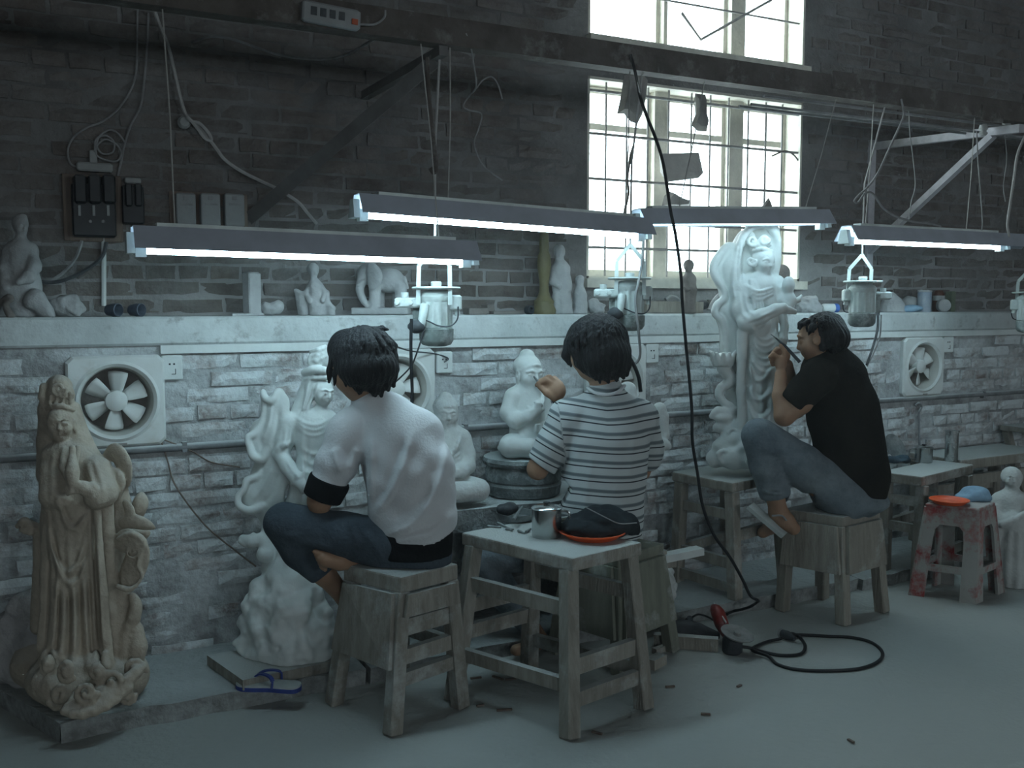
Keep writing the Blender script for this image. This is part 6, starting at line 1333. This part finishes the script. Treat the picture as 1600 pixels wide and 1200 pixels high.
# ================= man in the striped shirt
def man_striped():
    z = depth((1.86, 2.78, 0.7)); root = thing('person', 'man in a striped T-shirt seen from behind, carving the small Buddha', 'person', (1.86, 2.78, 0.40), 'carvers at work')
    B = Sculpt(z, 0.0048)
    B.tube([(915,850,0.02,32),(830,858,0.04,28),(752,872,0.06,24)], k=10); B.tube([(748,876,0.06,23),(780,920,0.08,21),(822,968,0.10,15),(846,1000,0.11,12)], k=8); B.tube([(846,1002,0.11,11),(828,1012,0.06,11),(806,1016,0.02,9)], k=5)
    B.tube([(955,852,0.05,32),(925,866,0.12,26),(900,880,0.17,22)], k=10); B.tube([(900,883,0.17,21),(895,940,0.15,17),(890,990,0.13,12)], k=8); B.tube([(890,995,0.13,11),(872,1008,0.10,10)], k=5)
    B.tube([(938,850,0.03,44),(940,780,0.03,48),(945,700,0.03,54),(947,650,0.03,46)], k=14, flat=(FH, 0.72)); B.cap((898,648,0.02),(998,650,0.05),24,24,k=10); B.tube([(946,628,0.03,24),(944,600,0.02,21),(940,575,0.01,21)], k=8)
    face(B, (930,545,0.0), 37, yaw=-122, pitch=16, ears=0)
    # near arm: elbow down, hand raised to the Buddha
    B.tube([(886,650,0.01,23),(862,695,0.01,20),(840,734,0.02,16)], k=8); B.tube([(840,732,0.02,16),(856,690,0.10,14),(876,636,0.17,10)], k=6)
    B.ell((868,610,0.175), (17,15,18), roll=-28, k=4)
    B.tube([(862,600,0.16,5.5),(852,594,0.15,5),(842,599,0.155,4.4)], k=1.6); B.tube([(868,597,0.17,5.6),(858,590,0.165,5.2),(844,596,0.17,4.4),(839,602,0.17,4)], k=1.6); B.tube([(875,600,0.18,5.6),(866,592,0.185,5.2),(852,598,0.19,4.6),(846,606,0.185,4.2)], k=1.6); B.tube([(879,606,0.19,5.2),(872,600,0.2,4.8),(858,606,0.2,4.2)], k=1.6)
    B.ell((855,603,0.175), (10,12,8), k=3); B.tube([(866,622,0.16,6),(854,614,0.15,5.4),(843,604,0.155,4.4)], k=2)
    B.tube([(1002,652,0.05,23),(1012,700,0.12,20),(1000,735,0.18,17)], k=8); B.tube([(1000,735,0.18,16),(950,712,0.24,13),(905,690,0.26,10)], k=6)
    B.ell((895,686,0.26), (12,12,11), k=4)
    for i in range(4): B.tube([(888,680+i*5,0.26,4.4),(876,678+i*5,0.265,4),(870,684+i*5,0.26,3.6)], k=1.5)
    B.tube([(896,676,0.26,4.8),(886,668,0.26,4.2)], k=1.5)
    part('body', B.mesh('body'), 'skin', root)
    T = Sculpt(z, 0.0048)
    T.tube([(936,845,0.03,66),(938,800,0.03,66),(943,745,0.03,64),(947,690,0.03,66),(948,655,0.03,54)], k=14, flat=(FH, 0.74)); T.cap((894,650,0.015),(1000,652,0.04),29,29,k=14); T.tube([(947,630,0.03,30),(946,612,0.025,28)], k=8)
    T.tube([(886,652,0.01,30),(866,692,0.01,27),(846,726,0.015,25)], k=8); T.tube([(1002,656,0.05,27),(1014,700,0.12,24),(1012,715,0.14,23)], k=8)
    T.box((828,756,0.01), (60,60,34), roll=32, op=-1, k=2)
    for P in ([(905,690,-0.09,4),(898,730,-0.10,5),(890,780,-0.10,5)], [(925,720,-0.115,4),(915,780,-0.12,5),(912,810,-0.12,5)], [(990,690,-0.08,4),(985,750,-0.10,5)], [(960,760,-0.12,4),(975,800,-0.11,5)], [(895,645,-0.06,4),(905,680,-0.09,4)]): T.crease(P, 6, 7)
    T.disp.append(lambda X, Y, Z: 0.0045*_noise3(X*18, Y*18, Z*12, 41)+0.0015*np.sin(X*60+Z*20))
    zl = 0.435
    T.fx = lambda F, X, Y, Z: np.maximum(F, zl-Z)
    me = T.mesh('shirt')
    co = np.empty(len(me.vertices)*3); me.vertices.foreach_get('co', co); co = co.reshape(-1, 3)
    a = PV(888, 648, z+0.01); b = PV(842, 730, z+0.015); ax = (b-a)/np.linalg.norm(b-a); t = (co-a) @ ax; dr = np.linalg.norm(co-a-np.outer(t, ax), axis=1)
    rel = (co-CAM_C); zz = rel @ FW; pxs = 800+FPX*(rel @ RT)/zz; pys = 600-FPX*(rel @ UP)/zz
    arm = (pxs < 888-0.10*(pys-640)*1.0+((pys-700)*0.25)) & (dr < 0.075) & (t > -0.02)
    wav = 0.004*np.sin(co[:, 0]*18)+0.004*np.sin(co[:, 0]*7+co[:, 1]*9)
    st = np.where(arm, t/0.049+0.2, (co[:, 2]+wav-0.10*np.abs((co-PV(946, 650, z)) @ RT)*np.clip((co[:, 2]-0.75)/0.15, 0, 1))/-0.049)
    at_ = me.attributes.new('stripe', 'FLOAT', 'POINT'); at_.data.foreach_set('value', st.astype(np.float32)+200)
    part('shirt', me, 'shirt_striped', root)
    part('collar', MB().tube(spline([PV(918,606,z-0.02), PV(930,614,z-0.06), PV(948,617,z-0.07), PV(966,612,z-0.06), PV(976,602,z-0.01)], 5), 0.006, 8), 'shirt_white', root, True)
    J = Sculpt(z, 0.005); J.tube([(945,850,0.03,50),(920,850,0.03,46)], k=10); J.tube([(920,850,0.02,38),(830,858,0.04,33),(754,872,0.06,28)], k=10); J.tube([(750,876,0.06,28),(782,920,0.08,26),(820,965,0.10,22)], k=8)
    J.tube([(955,852,0.05,38),(925,866,0.12,31),(900,880,0.17,27)], k=10); J.tube([(900,883,0.17,26),(895,940,0.15,23),(892,970,0.14,21)], k=8); J.disp.append(lambda X, Y, Z: 0.004*_noise3(X*24, Y*24, Z*24, 43)+0.002*np.sin(X*50+Z*70))
    J.fx = seat_cut((1.78,2.655), (1.70,2.89), (2.03,2.735), 0.402); part('jeans', J.mesh('jeans'), 'jeans_blue', root)
    H = Sculpt(z, 0.0038); H.ell((936,540,0.01), (46,45,46), k=6); H.ell((945,562,0.0), (37,34,32), k=8); H.ell((914,532,0.02), (30,36,32), k=6)
    H.ell((943,556,-0.02), (41,42,38), k=8); strands(H, (934,541,0.005), 47, 46, 48, 150, 9, 1.2, 2.0, k=3)
    for P in ([(890,535,0,9),(885,555,0,7),(889,568,0,3)], [(900,550,-0.03,9),(905,568,-0.035,7),(913,580,-0.035,3)], [(892,540,0.03,8),(887,558,0.03,5),(892,572,0.03,2)], [(920,562,-0.06,10),(926,580,-0.065,7),(930,592,-0.065,3)], [(945,570,-0.065,11),(948,586,-0.07,7),(950,597,-0.07,3)], [(968,562,-0.05,10),(972,580,-0.05,7),(975,590,-0.05,3)], [(978,548,0,9),(980,570,0,6),(979,586,0,3)], [(958,570,-0.06,9),(962,588,-0.06,5),(963,596,-0.06,2)], [(934,570,-0.065,9),(936,588,-0.07,5),(937,598,-0.07,2)]): H.tube(P, k=4)
    H.disp.append(lambda X, Y, Z: 0.0014*np.sin(np.arctan2(Y-H.P((934,541,0))[1], X-H.P((934,541,0))[0])*34+Z*24)+0.0025*_noise3(X*60, Y*60, Z*20, 8))
    part('hair', H.mesh('hair', relax=0), 'hair_black', root)
    # small chisel in his hand
    ch = thing('chisel', 'slim dark chisel held at the face of the white Buddha', 'chisel', PV(842,600,z+0.16))
    part('blade', MB().tube([PV(834,588,z+0.155), PV(842,598,z+0.16)], [0.003, 0.006], 8), 'tool_steel', ch, True); part('grip', MB().tube([PV(842,598,z+0.16), PV(856,612,z+0.18), PV(868,632,z+0.20)], [0.006, 0.007, 0.006], 8), 'rubber_black', ch, True)
man_striped()

# ================= man in black
def man_black():
    z = depth((2.93, 2.78, 0.7)); root = thing('person', 'man in a black T-shirt and jeans seated in profile, carving the tall statue', 'person', (2.93, 2.78, 0.425), 'carvers at work')
    B = Sculpt(z, 0.0048)
    B.tube([(1320,778,-0.03,30),(1250,725,-0.05,27),(1188,678,-0.05,21)], k=9); B.tube([(1184,680,-0.05,20),(1198,730,-0.04,18),(1212,780,-0.03,13)], k=7); B.tube([(1212,778,-0.03,13),(1216,800,-0.035,14),(1228,815,-0.05,13),(1240,826,-0.07,10)], k=6)
    B.tube([(1330,776,0.10,30),(1262,730,0.14,26),(1200,690,0.15,21)], k=9); B.tube([(1198,692,0.15,20),(1206,740,0.15,17),(1214,800,0.14,12)], k=7); B.tube([(1214,800,0.14,12),(1206,822,0.12,12),(1192,832,0.1,9)], k=5)
    B.tube([(1330,770,0.03,46),(1326,715,0.03,44),(1316,655,0.03,48),(1302,600,0.03,44),(1292,575,0.03,34)], k=12, flat=(FH, 0.85)); B.cap((1282,585,-0.07),(1300,590,0.14),22,22,k=10); B.tube([(1296,568,0.03,20),(1288,545,0.02,18)], k=8)
    face(B, (1278,529,0.01), 28, yaw=-100, pitch=14, ears=0.9)
    # near arm
    B.tube([(1275,592,-0.08,20),(1250,628,-0.09,18),(1226,650,-0.09,15)], k=7); B.tube([(1225,650,-0.09,15),(1220,618,-0.07,12.5),(1220,585,-0.05,9)], k=5)
    B.ell((1220,568,-0.045), (9,9,13), k=3)
    for i in range(4): B.tube([(1218-i*1.5,560+i*3,-0.05+i*.012,4),(1208-i*0.5,553+i*4,-0.05+i*.012,3.7),(1203+i*1.5,558+i*4,-0.045+i*.012,3.3)], k=1.4)
    B.tube([(1226,562,-0.05,4.2),(1226,548,-0.055,3.8),(1220,540,-0.05,3.4)], k=1.5)
    # far arm
    B.tube([(1290,592,0.14,20),(1262,622,0.16,17),(1244,640,0.15,14)], k=7); B.tube([(1244,640,0.15,13),(1236,600,0.10,11),(1230,570,0.05,9)], k=5); B.ell((1226,556,0.03), (9,9,11), k=3)
    for i in range(4): B.tube([(1224,548+i*4,0.02+i*.008,4),(1214,545+i*4.5,0.01+i*.008,3.6),(1208,551+i*4,0.0+i*.008,3.2)], k=1.4)
    B.tube([(1230,550,0.02,4),(1222,542,0.0,3.5)], k=1.4)
    part('body', B.mesh('body'), 'skin', root)
    T = Sculpt(z, 0.0048)
    T.tube([(1330,768,0.03,54),(1330,735,0.03,54),(1326,690,0.03,52),(1316,640,0.03,54),(1302,595,0.03,50),(1296,578,0.03,42)], k=12, flat=(FH, 0.9)); T.cap((1280,588,-0.07),(1302,594,0.14),28,28,k=12); T.tube([(1300,562,0.03,25),(1294,548,0.025,23)], k=6)
    T.ell((1356,740,0.03), (28,40,34), k=12); T.tube([(1277,592,-0.08,27),(1258,610,-0.085,25),(1240,626,-0.09,23)], k=8); T.tube([(1290,594,0.14,26),(1268,616,0.155,23)], k=8)
    T.box((1212,644,-0.09), (40,40,24), roll=42, op=-1, k=2)
    for P in ([(1290,640,-0.10,4),(1310,690,-0.10,5),(1330,740,-0.095,5)], [(1350,600,-0.06,4),(1352,660,-0.08,5)], [(1280,700,-0.09,4),(1310,745,-0.10,5)]): T.crease(P, 6, 7)
    T.disp.append(lambda X, Y, Z: 0.005*_noise3(X*16, Y*16, Z*12, 51)+0.002*np.sin(X*40-Z*46)); zl = 0.452
    T.fx = lambda F, X, Y, Z: np.maximum(F, zl-Z)
    part('shirt', T.mesh('shirt'), 'shirt_black', root)
    J = Sculpt(z, 0.005); J.tube([(1345,775,0.03,36),(1310,775,0.03,38)], k=8, flat=(FH, 1.0)); J.ell((1330,782,0.03), (58,55,22), k=6); J.tube([(1320,778,-0.03,36),(1252,727,-0.05,32),(1189,680,-0.05,26)], k=9); J.tube([(1185,682,-0.05,26),(1197,726,-0.045,25),(1210,768,-0.035,24)], k=7)
    J.tube([(1330,776,0.10,36),(1262,730,0.14,31),(1201,692,0.15,26)], k=9); J.tube([(1198,694,0.15,25),(1206,740,0.15,23),(1212,770,0.145,22)], k=7)
    J.box((1222,800,-0.03), (50,60,24), roll=-12, op=-1, k=2); J.tube([(1188,764,-0.035,2.5),(1200,770,-0.10,3),(1216,771,-0.105,3),(1232,766,-0.05,2.5)], k=2, sub=2)
    for P in ([(1262,700,-0.11,3),(1270,740,-0.125,4),(1275,775,-0.12,3)], [(1190,700,-0.10,3),(1205,706,-0.11,3),(1220,704,-0.10,3)], [(1192,740,-0.09,3),(1210,745,-0.095,3)]): J.crease(P, 5, 5)
    J.disp.append(lambda X, Y, Z: 0.0035*_noise3(X*24, Y*24, Z*24, 53)); J.fx = seat_cut((2.826,2.665), (2.735,2.90), (3.09,2.715), 0.427); part('jeans', J.mesh('jeans'), 'jeans_blue', root)
    H = Sculpt(z, 0.0038); H.ell((1290,519,0.01), (32,33,29), k=5); H.ell((1302,530,0.01), (22,30,24), k=6)
    H.ell((1300,528,-0.01), (26,34,25), k=6); strands(H, (1290,520,0.01), 32.5, 33.5, 30, 120, 13, 0.9, 1.6, k=2.5)
    for P in ([(1262,503,-0.02,5),(1254,507,-0.02,3.5),(1250,514,-0.02,2)], [(1258,501,0.02,5),(1250,506,0.02,3.5),(1247,513,0.02,2)], [(1270,511,-0.05,5),(1266,518,-0.052,3),(1264,524,-0.052,1.5)], [(1284,530,-0.055,7),(1286,545,-0.055,5)], [(1300,535,-0.05,8),(1303,548,-0.05,6)], [(1314,530,0,7),(1319,545,0,5)]): H.tube(P, k=3)
    H.disp.append(lambda X, Y, Z: 0.0014*np.sin(np.arctan2(Y-H.P((1288,521,0))[1], X-H.P((1288,521,0))[0])*30+Z*24)+0.003*_noise3(X*60, Y*60, Z*30, 8))
    H.ell((1270,527,-0.075), (7,12,9), op=-1, k=2)
    part('hair', H.mesh('hair', relax=0), 'hair_black', root)
    fs = thing('flip_flop', 'worn pale flip-flop hanging from the foot of the man in black', 'flip-flop', PV(1200,812,z-0.05)); part('sole', MB().bar(PV(1172,790,z-0.03), PV(1226,836,z-0.09), 0.075, 0.014, up=(0.3,-0.5,1)), 'sole_pale', fs); part('strap', MB().tube(spline([PV(1206,806,z-0.10), PV(1222,806,z-0.10), PV(1232,818,z-0.07)], 4), 0.004, 6), 'cable_grey', fs, True)
    pn = thing('carving_pen', 'black rotary carving pen in the hands of the man in black', 'tool', PV(1236,552,z-0.05)); part('barrel', MB().tube([PV(1212,528,z-0.04), PV(1226,540,z-0.055), PV(1250,566,z-0.07)], [0.003, 0.006, 0.007], 8), 'rubber_black', pn, True); part('tip', MB().tube([PV(1204,522,z-0.035), PV(1212,528,z-0.04)], [0.0015, 0.003], 6), 'tool_steel', pn, True)
man_black()

# ------------------------------------------------------------------ things standing on the ledge
material('stone_shade', (0.40,0.41,0.41), (0.31,0.315,0.315), 9, rough=0.8, bump=0.3)
material('stone_brown', (0.20,0.18,0.165), (0.14,0.125,0.115), 9, rough=0.8, bump=0.3)
material('ochre', (0.16,0.14,0.07), (0.12,0.105,0.055), 9, rough=0.55)
material('cup_blue', (0.055,0.07,0.095), (0.10,0.12,0.15), 16, rough=0.5)
material('can_blue', (0.22,0.28,0.36), (0.38,0.41,0.44), 10, rough=0.5)
material('bottle_blue', (0.06,0.16,0.50), None, 8, rough=0.4)
material('bottle_brown', (0.10,0.04,0.025), None, 8, rough=0.4)
material('box_green', (0.16,0.19,0.13), None, 8)
YS = 3.50
def zs(px, Y=YS): return depth(PY(px, 480, Y))
def small(name, label, cat, build, px, mt='stone_shade', vox=0.0045, Y=YS, relax=1, group=None, zb=None):
    S = Sculpt(zs(px, Y), vox); build(S); z0 = LEDGE if zb is None else zb
    S.fx = lambda F, X, Yy, Z: np.maximum(F, z0-Z); return whole(name, S.mesh(name, relax=relax), mt, label, cat, group)
def seated(S):
    face(S, (32,354,0), 11, yaw=30, ears=0.9); S.ell((31,348,0.01), (12,12,13), k=3); S.ell((36,340,0.01), (6,6,6), k=2)
    S.cap((33,368,0),(33,380,0),7,9,k=4); S.cap((18,392,0),(48,392,0),12,12,k=6); S.tube([(33,395,0,22),(33,420,0,23),(32,450,0,30),(30,480,0,36),(30,500,0,38)], k=8, flat=(FH, 0.8))
    S.tube([(48,395,0,10),(54,415,-.02,10),(46,432,-.05,9),(30,440,-.07,7)], k=4); S.tube([(56,470,-.04,18),(70,485,-.03,12),(76,495,-.03,10)], k=6); S.tube([(16,395,0,10),(8,420,-.02,10),(12,445,-.04,9)], k=4)
    S.disp.append(lambda X, Y, Z: 0.003*np.sin((X+Y*.5)*90+Z*40)*(Z < 1.36)+0.003*_noise3(X*40, Y*40, Z*40, 3))
small('seated_statuette', 'white seated robed figure on the ledge at the picture edge', 'statuette', seated, 33, 'stone_shade', 0.0042)
small('twisted_root', 'dark twisted root before the seated figure on the ledge', 'root', lambda S: S.tube([(-2,482,0,3),(4,470,-.01,4),(14,464,-.02,5),(17,468,-.02,4),(10,474,-.02,4),(10,482,-.02,5),(16,492,-.02,6),(18,498,-.02,6)], k=2, sub=2), 10, 'stone_brown', 0.004, 3.42)
small('stone_lump', 'pale stone lump beside the seated figure', 'stone', lambda S: rockpile(S, [(98,476,0,17),(112,470,0,14),(118,482,0,14)], .02, 30, 5), 105)
for px, lb in ((177, 'dark blue cup lying on the ledge under the white conduit'), (213, 'dark blue cup lying on the ledge, nearer the lamp')):
    p = PY(px, 484, 3.46); c = thing('cup', lb, 'cup', (p[0], p[1], LEDGE), 'dark blue cups on the ledge'); q = np.array([p[0], p[1], LEDGE+0.022]); d = RT*0.9-FH*0.35; d /= np.linalg.norm(d)
    part('cup_body', MB().lathe([(0.013, -0.024), (0.018, -0.022), (0.022, 0.0), (0.0225, 0.022), (0.020, 0.024), (0.018, 0.02), (0.012, -0.016), (0, -0.016)], q, d, 20), 'cup_blue', c, True); part('foot_ring', MB().lathe([(0.011, -0.029), (0.013, -0.024), (0.010, -0.023)], q, d, 16), 'cup_blue', c)
p = PY(394, 480, 3.50); whole('stone_post', MB().box((p[0], p[1], LEDGE+0.078), (0.026, 0.022, 0.078), rotm(0, 0, .4), bev=0.006), 'stone_shade', 'square grey stone post standing on the ledge', 'post')
for i, (a, b, yy, lb) in enumerate(((362, 405, 3.43, 'thin slat lying at the foot of the stone post'), (375, 412, 3.46, 'thin slat lying behind the other at the stone post'))):
    a_, b_ = PY(a, 488, yy), PY(b, 488, yy); whole('slat', MB().bar((a_[0], yy, LEDGE+.004), (b_[0], yy+.01, LEDGE+.006), 0.02, 0.008), 'stone_shade', lb, 'slat', 'slats by the stone post')
small('stone_lump', 'flat pale rock between the stone post and the winged figurine', 'stone', lambda S: rockpile(S, [(420,482,0,11),(432,480,0,12)], .016, 36, 6), 425)
def winged(S):
    face(S, (490,424,0), 7.5, yaw=20, ears=0.8); S.ell((489,420,0.005), (9,9,9), k=2); S.tube([(490,434,0,5),(492,446,0,10),(494,462,0,11),(496,478,0,13),(496,490,0,14)], k=4); S.tube([(484,446,0,5),(478,460,-.01,4.5),(484,470,-.03,4)], k=2); S.tube([(500,446,0,5),(508,458,-.01,4.5),(504,470,-.03,4)], k=2)
    leaf(S, [(464,456,0,4),(470,466,0,9),(472,480,0,8),(474,492,0,8)], flat=0.6); S.tube([(462,454,0,3),(470,460,-.01,3),(480,456,-.01,3)], k=2); leaf(S, [(512,456,0,3),(508,470,0,7),(514,484,0,8),(516,492,0,8)], flat=0.6); S.cap((516,478,-.01),(523,482,-.01),4,3,k=2)
    S.disp.append(lambda X, Y, Z: 0.004*_noise3(X*60, Y*60, Z*60, 3))
small('winged_figurine', 'pale carved figurine with wing-like flaps on the ledge', 'figurine', winged, 492, 'stone_shade', 0.0036)
def elephant(S):
    S.ell((608,438,0.02), (24,20,20), k=5); S.ell((575,428,0), (17,15,17), k=5); S.tube([(566,435,-.02,8),(562,452,-.03,6),(566,466,-.03,5),(572,476,-.03,4)], k=3, sub=2); leaf(S, [(580,418,-.05,8),(586,432,-.055,12),(582,446,-.05,7)], flat=0.4)
    for x, d in ((586,-.02),(626,0.0),(592,.05),(622,.06)): S.tube([(x,448,d,10),(x,470,d,8.5),(x,486,d,9)], k=4)
    S.cap((568,440,-.04),(558,446,-.05),3,1.5,k=1); S.tube([(632,434,.03,3),(637,450,.03,2.5)], k=2)
    S.box((596,486,0.02), (44,26,5.5), k=1.5)
small('elephant_statuette', 'grey stone elephant on a plinth behind the first motor', 'statuette', elephant, 595, 'stone_shade', 0.004)
a_, b_ = PY(728, 486, 3.47), PY(758, 486, 3.47); whole('tin_box', MB().box(((a_[0]+b_[0])/2, 3.47, LEDGE+.013), ((b_[0]-a_[0])/2, .03, .013), bev=.003), 'stone_brown', 'flat grey box on the ledge right of the first motor', 'box')
p = PY(762, 474, 3.53); whole('wood_block', MB().box((p[0], 3.53, LEDGE+.02), (.02, .02, .02), rotm(0,0,.3), bev=.003), 'stone_brown', 'small cube of wood behind the flat grey box', 'block')
for i, (a, b, yy, lb) in enumerate(((768, 830, 3.46, 'plank end lying on the ledge before the ochre vase'), (775, 818, 3.50, 'thin plank lying behind the front plank by the ochre vase'))):
    a_, b_ = PY(a, 489, yy), PY(b, 487, yy); whole('plank', MB().bar((a_[0], yy, LEDGE+.007), (b_[0], yy+.015, LEDGE+.009), .035, .012), 'stone_brown', lb, 'plank', 'planks by the ochre vase')
p = PY(827, 484, 3.42); whole('tape_roll', MB().lathe([(.012, -.012), (.018, -.012), (.018, .012), (.012, .012), (.010, 0)], (p[0], 3.42, LEDGE+.018), (.3,-.95,0), 20), 'rubber_black', 'small black roll beside the ochre vase', 'roll', None, 30)
vz = depth(PY(850, 470, 3.5))/FPX; p = PY(850, 480, 3.5)
whole('ochre_vase', MB().lathe([(r*vz, h*vz) for r, h in ((18,0),(19,6),(15,14),(16,20),(11,26),(8,34),(7,44),(9,60),(11,76),(10,90),(7,98),(8,104),(7,120),(6,128),(0,128))], (p[0], 3.5, LEDGE), (0,0,1), 24), 'ochre', 'tall slender ochre vase on a pale foot', 'vase', None, True)
def pale_fig(S):
    face(S, (874,396,0), 8, yaw=10, ears=.9); S.ell((874,392,.01), (9.5,9.5,10), k=2); S.tube([(874,408,0,6),(876,420,0,14),(878,445,0,15),(877,470,0,16),(877,490,0,18)], k=5, flat=(FH,.8)); S.tube([(866,420,0,6),(864,440,-.02,5.5),(874,448,-.04,4)], k=3); S.disp.append(lambda X, Y, Z: .003*np.sin((X-Y)*120)*(Z < 1.3)+.003*_noise3(X*50,Y*50,Z*50,2))
small('robed_statuette', 'pale robed figure standing right of the ochre vase', 'statuette', pale_fig, 876, 'stone_shade', .0042)
def figs(S):
    S.ell((906,438,0), (7,7,9), k=2); S.tube([(906,446,0,5),(906,460,0,10),(906,478,0,11),(906,490,0,13)], k=4); S.disp.append(lambda X, Y, Z: .006*_noise3(X*50,Y*50,Z*50,8))
small('bust_statuette', 'small rough bust between the robed figure and the window', 'statuette', figs, 906, 'stone_shade', .0042)
small('stone_lump', 'arched pale rock below the near corner of the window', 'stone', lambda S: rockpile(S, [(928,478,0,13),(934,484,0,12)], .016, 36, 9), 930)
a_, b_ = PY(1012, 478, 3.50), PY(1098, 478, 3.44); whole('timber_beam', MB().bar((a_[0], 3.52, LEDGE+.03), (b_[0], 3.45, LEDGE+.026), .05, .05), 'wood_pale', 'short thick timber lying on the ledge under the window', 'timber')
def stand(S):
    face(S, (1076,418,0), 7, yaw=-10, ears=.8); S.ell((1076,414,.008), (8.5,8.5,9), k=2); S.tube([(1076,428,0,5),(1077,436,0,10),(1078,455,0,10.5),(1076,475,0,10),(1076,492,0,11)], k=4, flat=(FH,.8)); S.tube([(1068,436,0,4),(1070,450,-.02,4),(1078,452,-.03,3)], k=2); S.disp.append(lambda X, Y, Z: .003*np.sin((X-Y)*140)*(Z < 1.32))
small('robed_statuette', 'small dark robed figure standing before the window', 'statuette', stand, 1077, 'stone_brown', .004, 3.40)
cable('cloth_coil', [PY(1040,468,3.56), PY(1048,463,3.56), PY(1058,466,3.55), PY(1062,474,3.55), PY(1050,478,3.56), PY(1042,474,3.57)], 0.008, 'stone_shade', 'loose pale coil of cloth behind the timber', 'cloth')
small('dark_tool', 'dark rounded tool beside the dark robed figure', 'tool', lambda S: (S.ell((1098,476,0), (10,12,8), k=2), S.cap((1092,478,0),(1082,482,0),4,3,k=2)), 1098, 'rubber_black', .004)
cable('curved_tube', [PY(1108,484,3.46), PY(1114,472,3.46), PY(1122,462,3.48), PY(1130,458,3.5)], 0.009, 'stone_shade', 'curved pale tube leaning behind the tall statue', 'tube')
def bust(S): face(S, (1222,432,0), 11, yaw=30, ears=1); S.ell((1221,426,.01), (13,13,13), k=3); S.tube([(1221,446,0,7),(1222,462,0,16),(1222,490,0,18)], k=4)
small('head_bust', 'brown head seen between the tall statue and its lotus', 'bust', bust, 1222, 'stone_brown', .0045, 3.52)
small('stone_lump', 'pale broken rocks right of the tall statue', 'stone', lambda S: rockpile(S, [(1252,480,0,14),(1266,474,0,12),(1272,484,0,12),(1256,470,0,8)], .02, 30, 12), 1260)
p = PY(1297, 484, 3.5); bo = thing('plastic_bottle', 'white plastic bottle with blue end lying above the man in black', 'bottle', (p[0], 3.5, LEDGE)); d_ = np.array([1.0, -.1, 0]); d_ /= np.linalg.norm(d_)
part('bottle_body', MB().lathe([(.0, -.05), (.014, -.05), (.022, -.04), (.022, .02), (.0, .02)], (p[0], 3.5, LEDGE+.022), d_, 18), 'white_plastic', bo, True); part('bottle_end', MB().lathe([(.0225, .018), (.0225, .042), (.012, .05), (0, .05)], (p[0], 3.5, LEDGE+.022), d_, 18), 'bottle_blue', bo, True)
small('plaster_cone', 'white cone of plaster on the ledge behind the third motor', 'plaster', lambda S: S.tube([(1394,498,0,26),(1394,480,0,18),(1392,464,0,8)], k=6), 1394, 'stone_shade', .0045)
small('blue_cloth', 'blue cloth lying flat on the ledge before the can', 'cloth', lambda S: (S.ell((1424,482,0), (16,16,5), k=2), S.ell((1416,484,0), (12,14,4), k=2), S.disp.append(lambda X,Y,Z: .004*np.sin(X*90+Y*60))), 1424, 'rag_lightblue', .004, 3.44)
small('stone_lump', 'round pale stone behind the blue cloth', 'stone', lambda S: rockpile(S, [(1422,474,0,13)], .008, 30, 14), 1422, Y=3.55)
cz_ = depth(PY(1444, 470, 3.48))/FPX; p = PY(1444, 480, 3.48); cn = thing('paint_can', 'pale blue can standing on the ledge above the far fan', 'can', (p[0], 3.48, LEDGE)); part('can_body', MB().lathe([(10.5*cz_, 0), (10.5*cz_, 31*cz_)], (p[0], 3.48, LEDGE), (0,0,1), 24), 'can_blue', cn, 30); part('can_rim', MB().lathe([(10.5*cz_, 31*cz_), (11.2*cz_, 32*cz_), (10.5*cz_, 34*cz_), (0, 33*cz_)], (p[0], 3.48, LEDGE), (0,0,1), 24), 'stone_shade', cn, 30)
p = PY(1466, 480, 3.55); bb = thing('brown_bottle', 'brown bottle with pale label behind the round disc', 'bottle', (p[0], 3.55, LEDGE)); part('bottle_body', MB().lathe([(9*cz_, 0), (9*cz_, 28*cz_), (6*cz_, 34*cz_), (0, 35*cz_)], (p[0], 3.55, LEDGE), (0,0,1), 18), 'bottle_brown', bb, 30); part('label_band', MB().lathe([(9.2*cz_, 18*cz_), (9.2*cz_, 26*cz_)], (p[0], 3.55, LEDGE), (0,0,1), 18, caps=False), 'stone_shade', bb)
p = PY(1474, 476, 3.47); whole('stone_disc', MB().lathe([(0, -.02), (.030, -.02), (.034, -.015), (.034, .015), (.030, .02), (0, .02)], (p[0], 3.47, LEDGE+.034), (-.45,-.9,0), 26), 'stone_shade', 'round pale disc standing on edge beside the can', 'disc', None, 30)
p = PY(1485, 470, 3.57); whole('green_box', MB().box((p[0], 3.57, LEDGE+.055), (.018, .02, .055), bev=.003), 'box_green', 'small upright greenish box behind the round disc', 'box')
# iron hook upright on the far table
cable('iron_hook', [PY(1437,706,3.36), PY(1436,660,3.38), PY(1436,645,3.38), PY(1440,636,3.38), PY(1436,630,3.38), PY(1430,634,3.385)], 0.006, 'pipe_dusty', 'thin hooked rod standing against the wall behind the small mug', 'hook')

# ------------------------------------------------------------------ stone dust hanging in the air
hm = bpy.data.materials.new('stone_dust_air'); hm.use_nodes = True; nt = hm.node_tree; nt.nodes.remove(nt.nodes['Principled BSDF'])
vs_ = _n(nt, 'ShaderNodeVolumeScatter'); vs_.inputs['Color'].default_value = (0.95, 0.97, 1.0, 1); vs_.inputs['Density'].default_value = HAZE; vs_.inputs['Anisotropy'].default_value = 0.55
nt.links.new(vs_.outputs[0], nt.nodes['Material Output'].inputs['Volume']); MATS['haze'] = hm
hz = put('dust_haze', MB().box(((X0+X1)/2, (YB+WUP)/2, ZC/2), ((X1-X0)/2-0.02, (WUP-YB)/2-0.001, ZC/2-0.02)), 'haze'); tag(hz, 'thin stone dust hanging in the workshop air', 'haze', None, 'stuff')
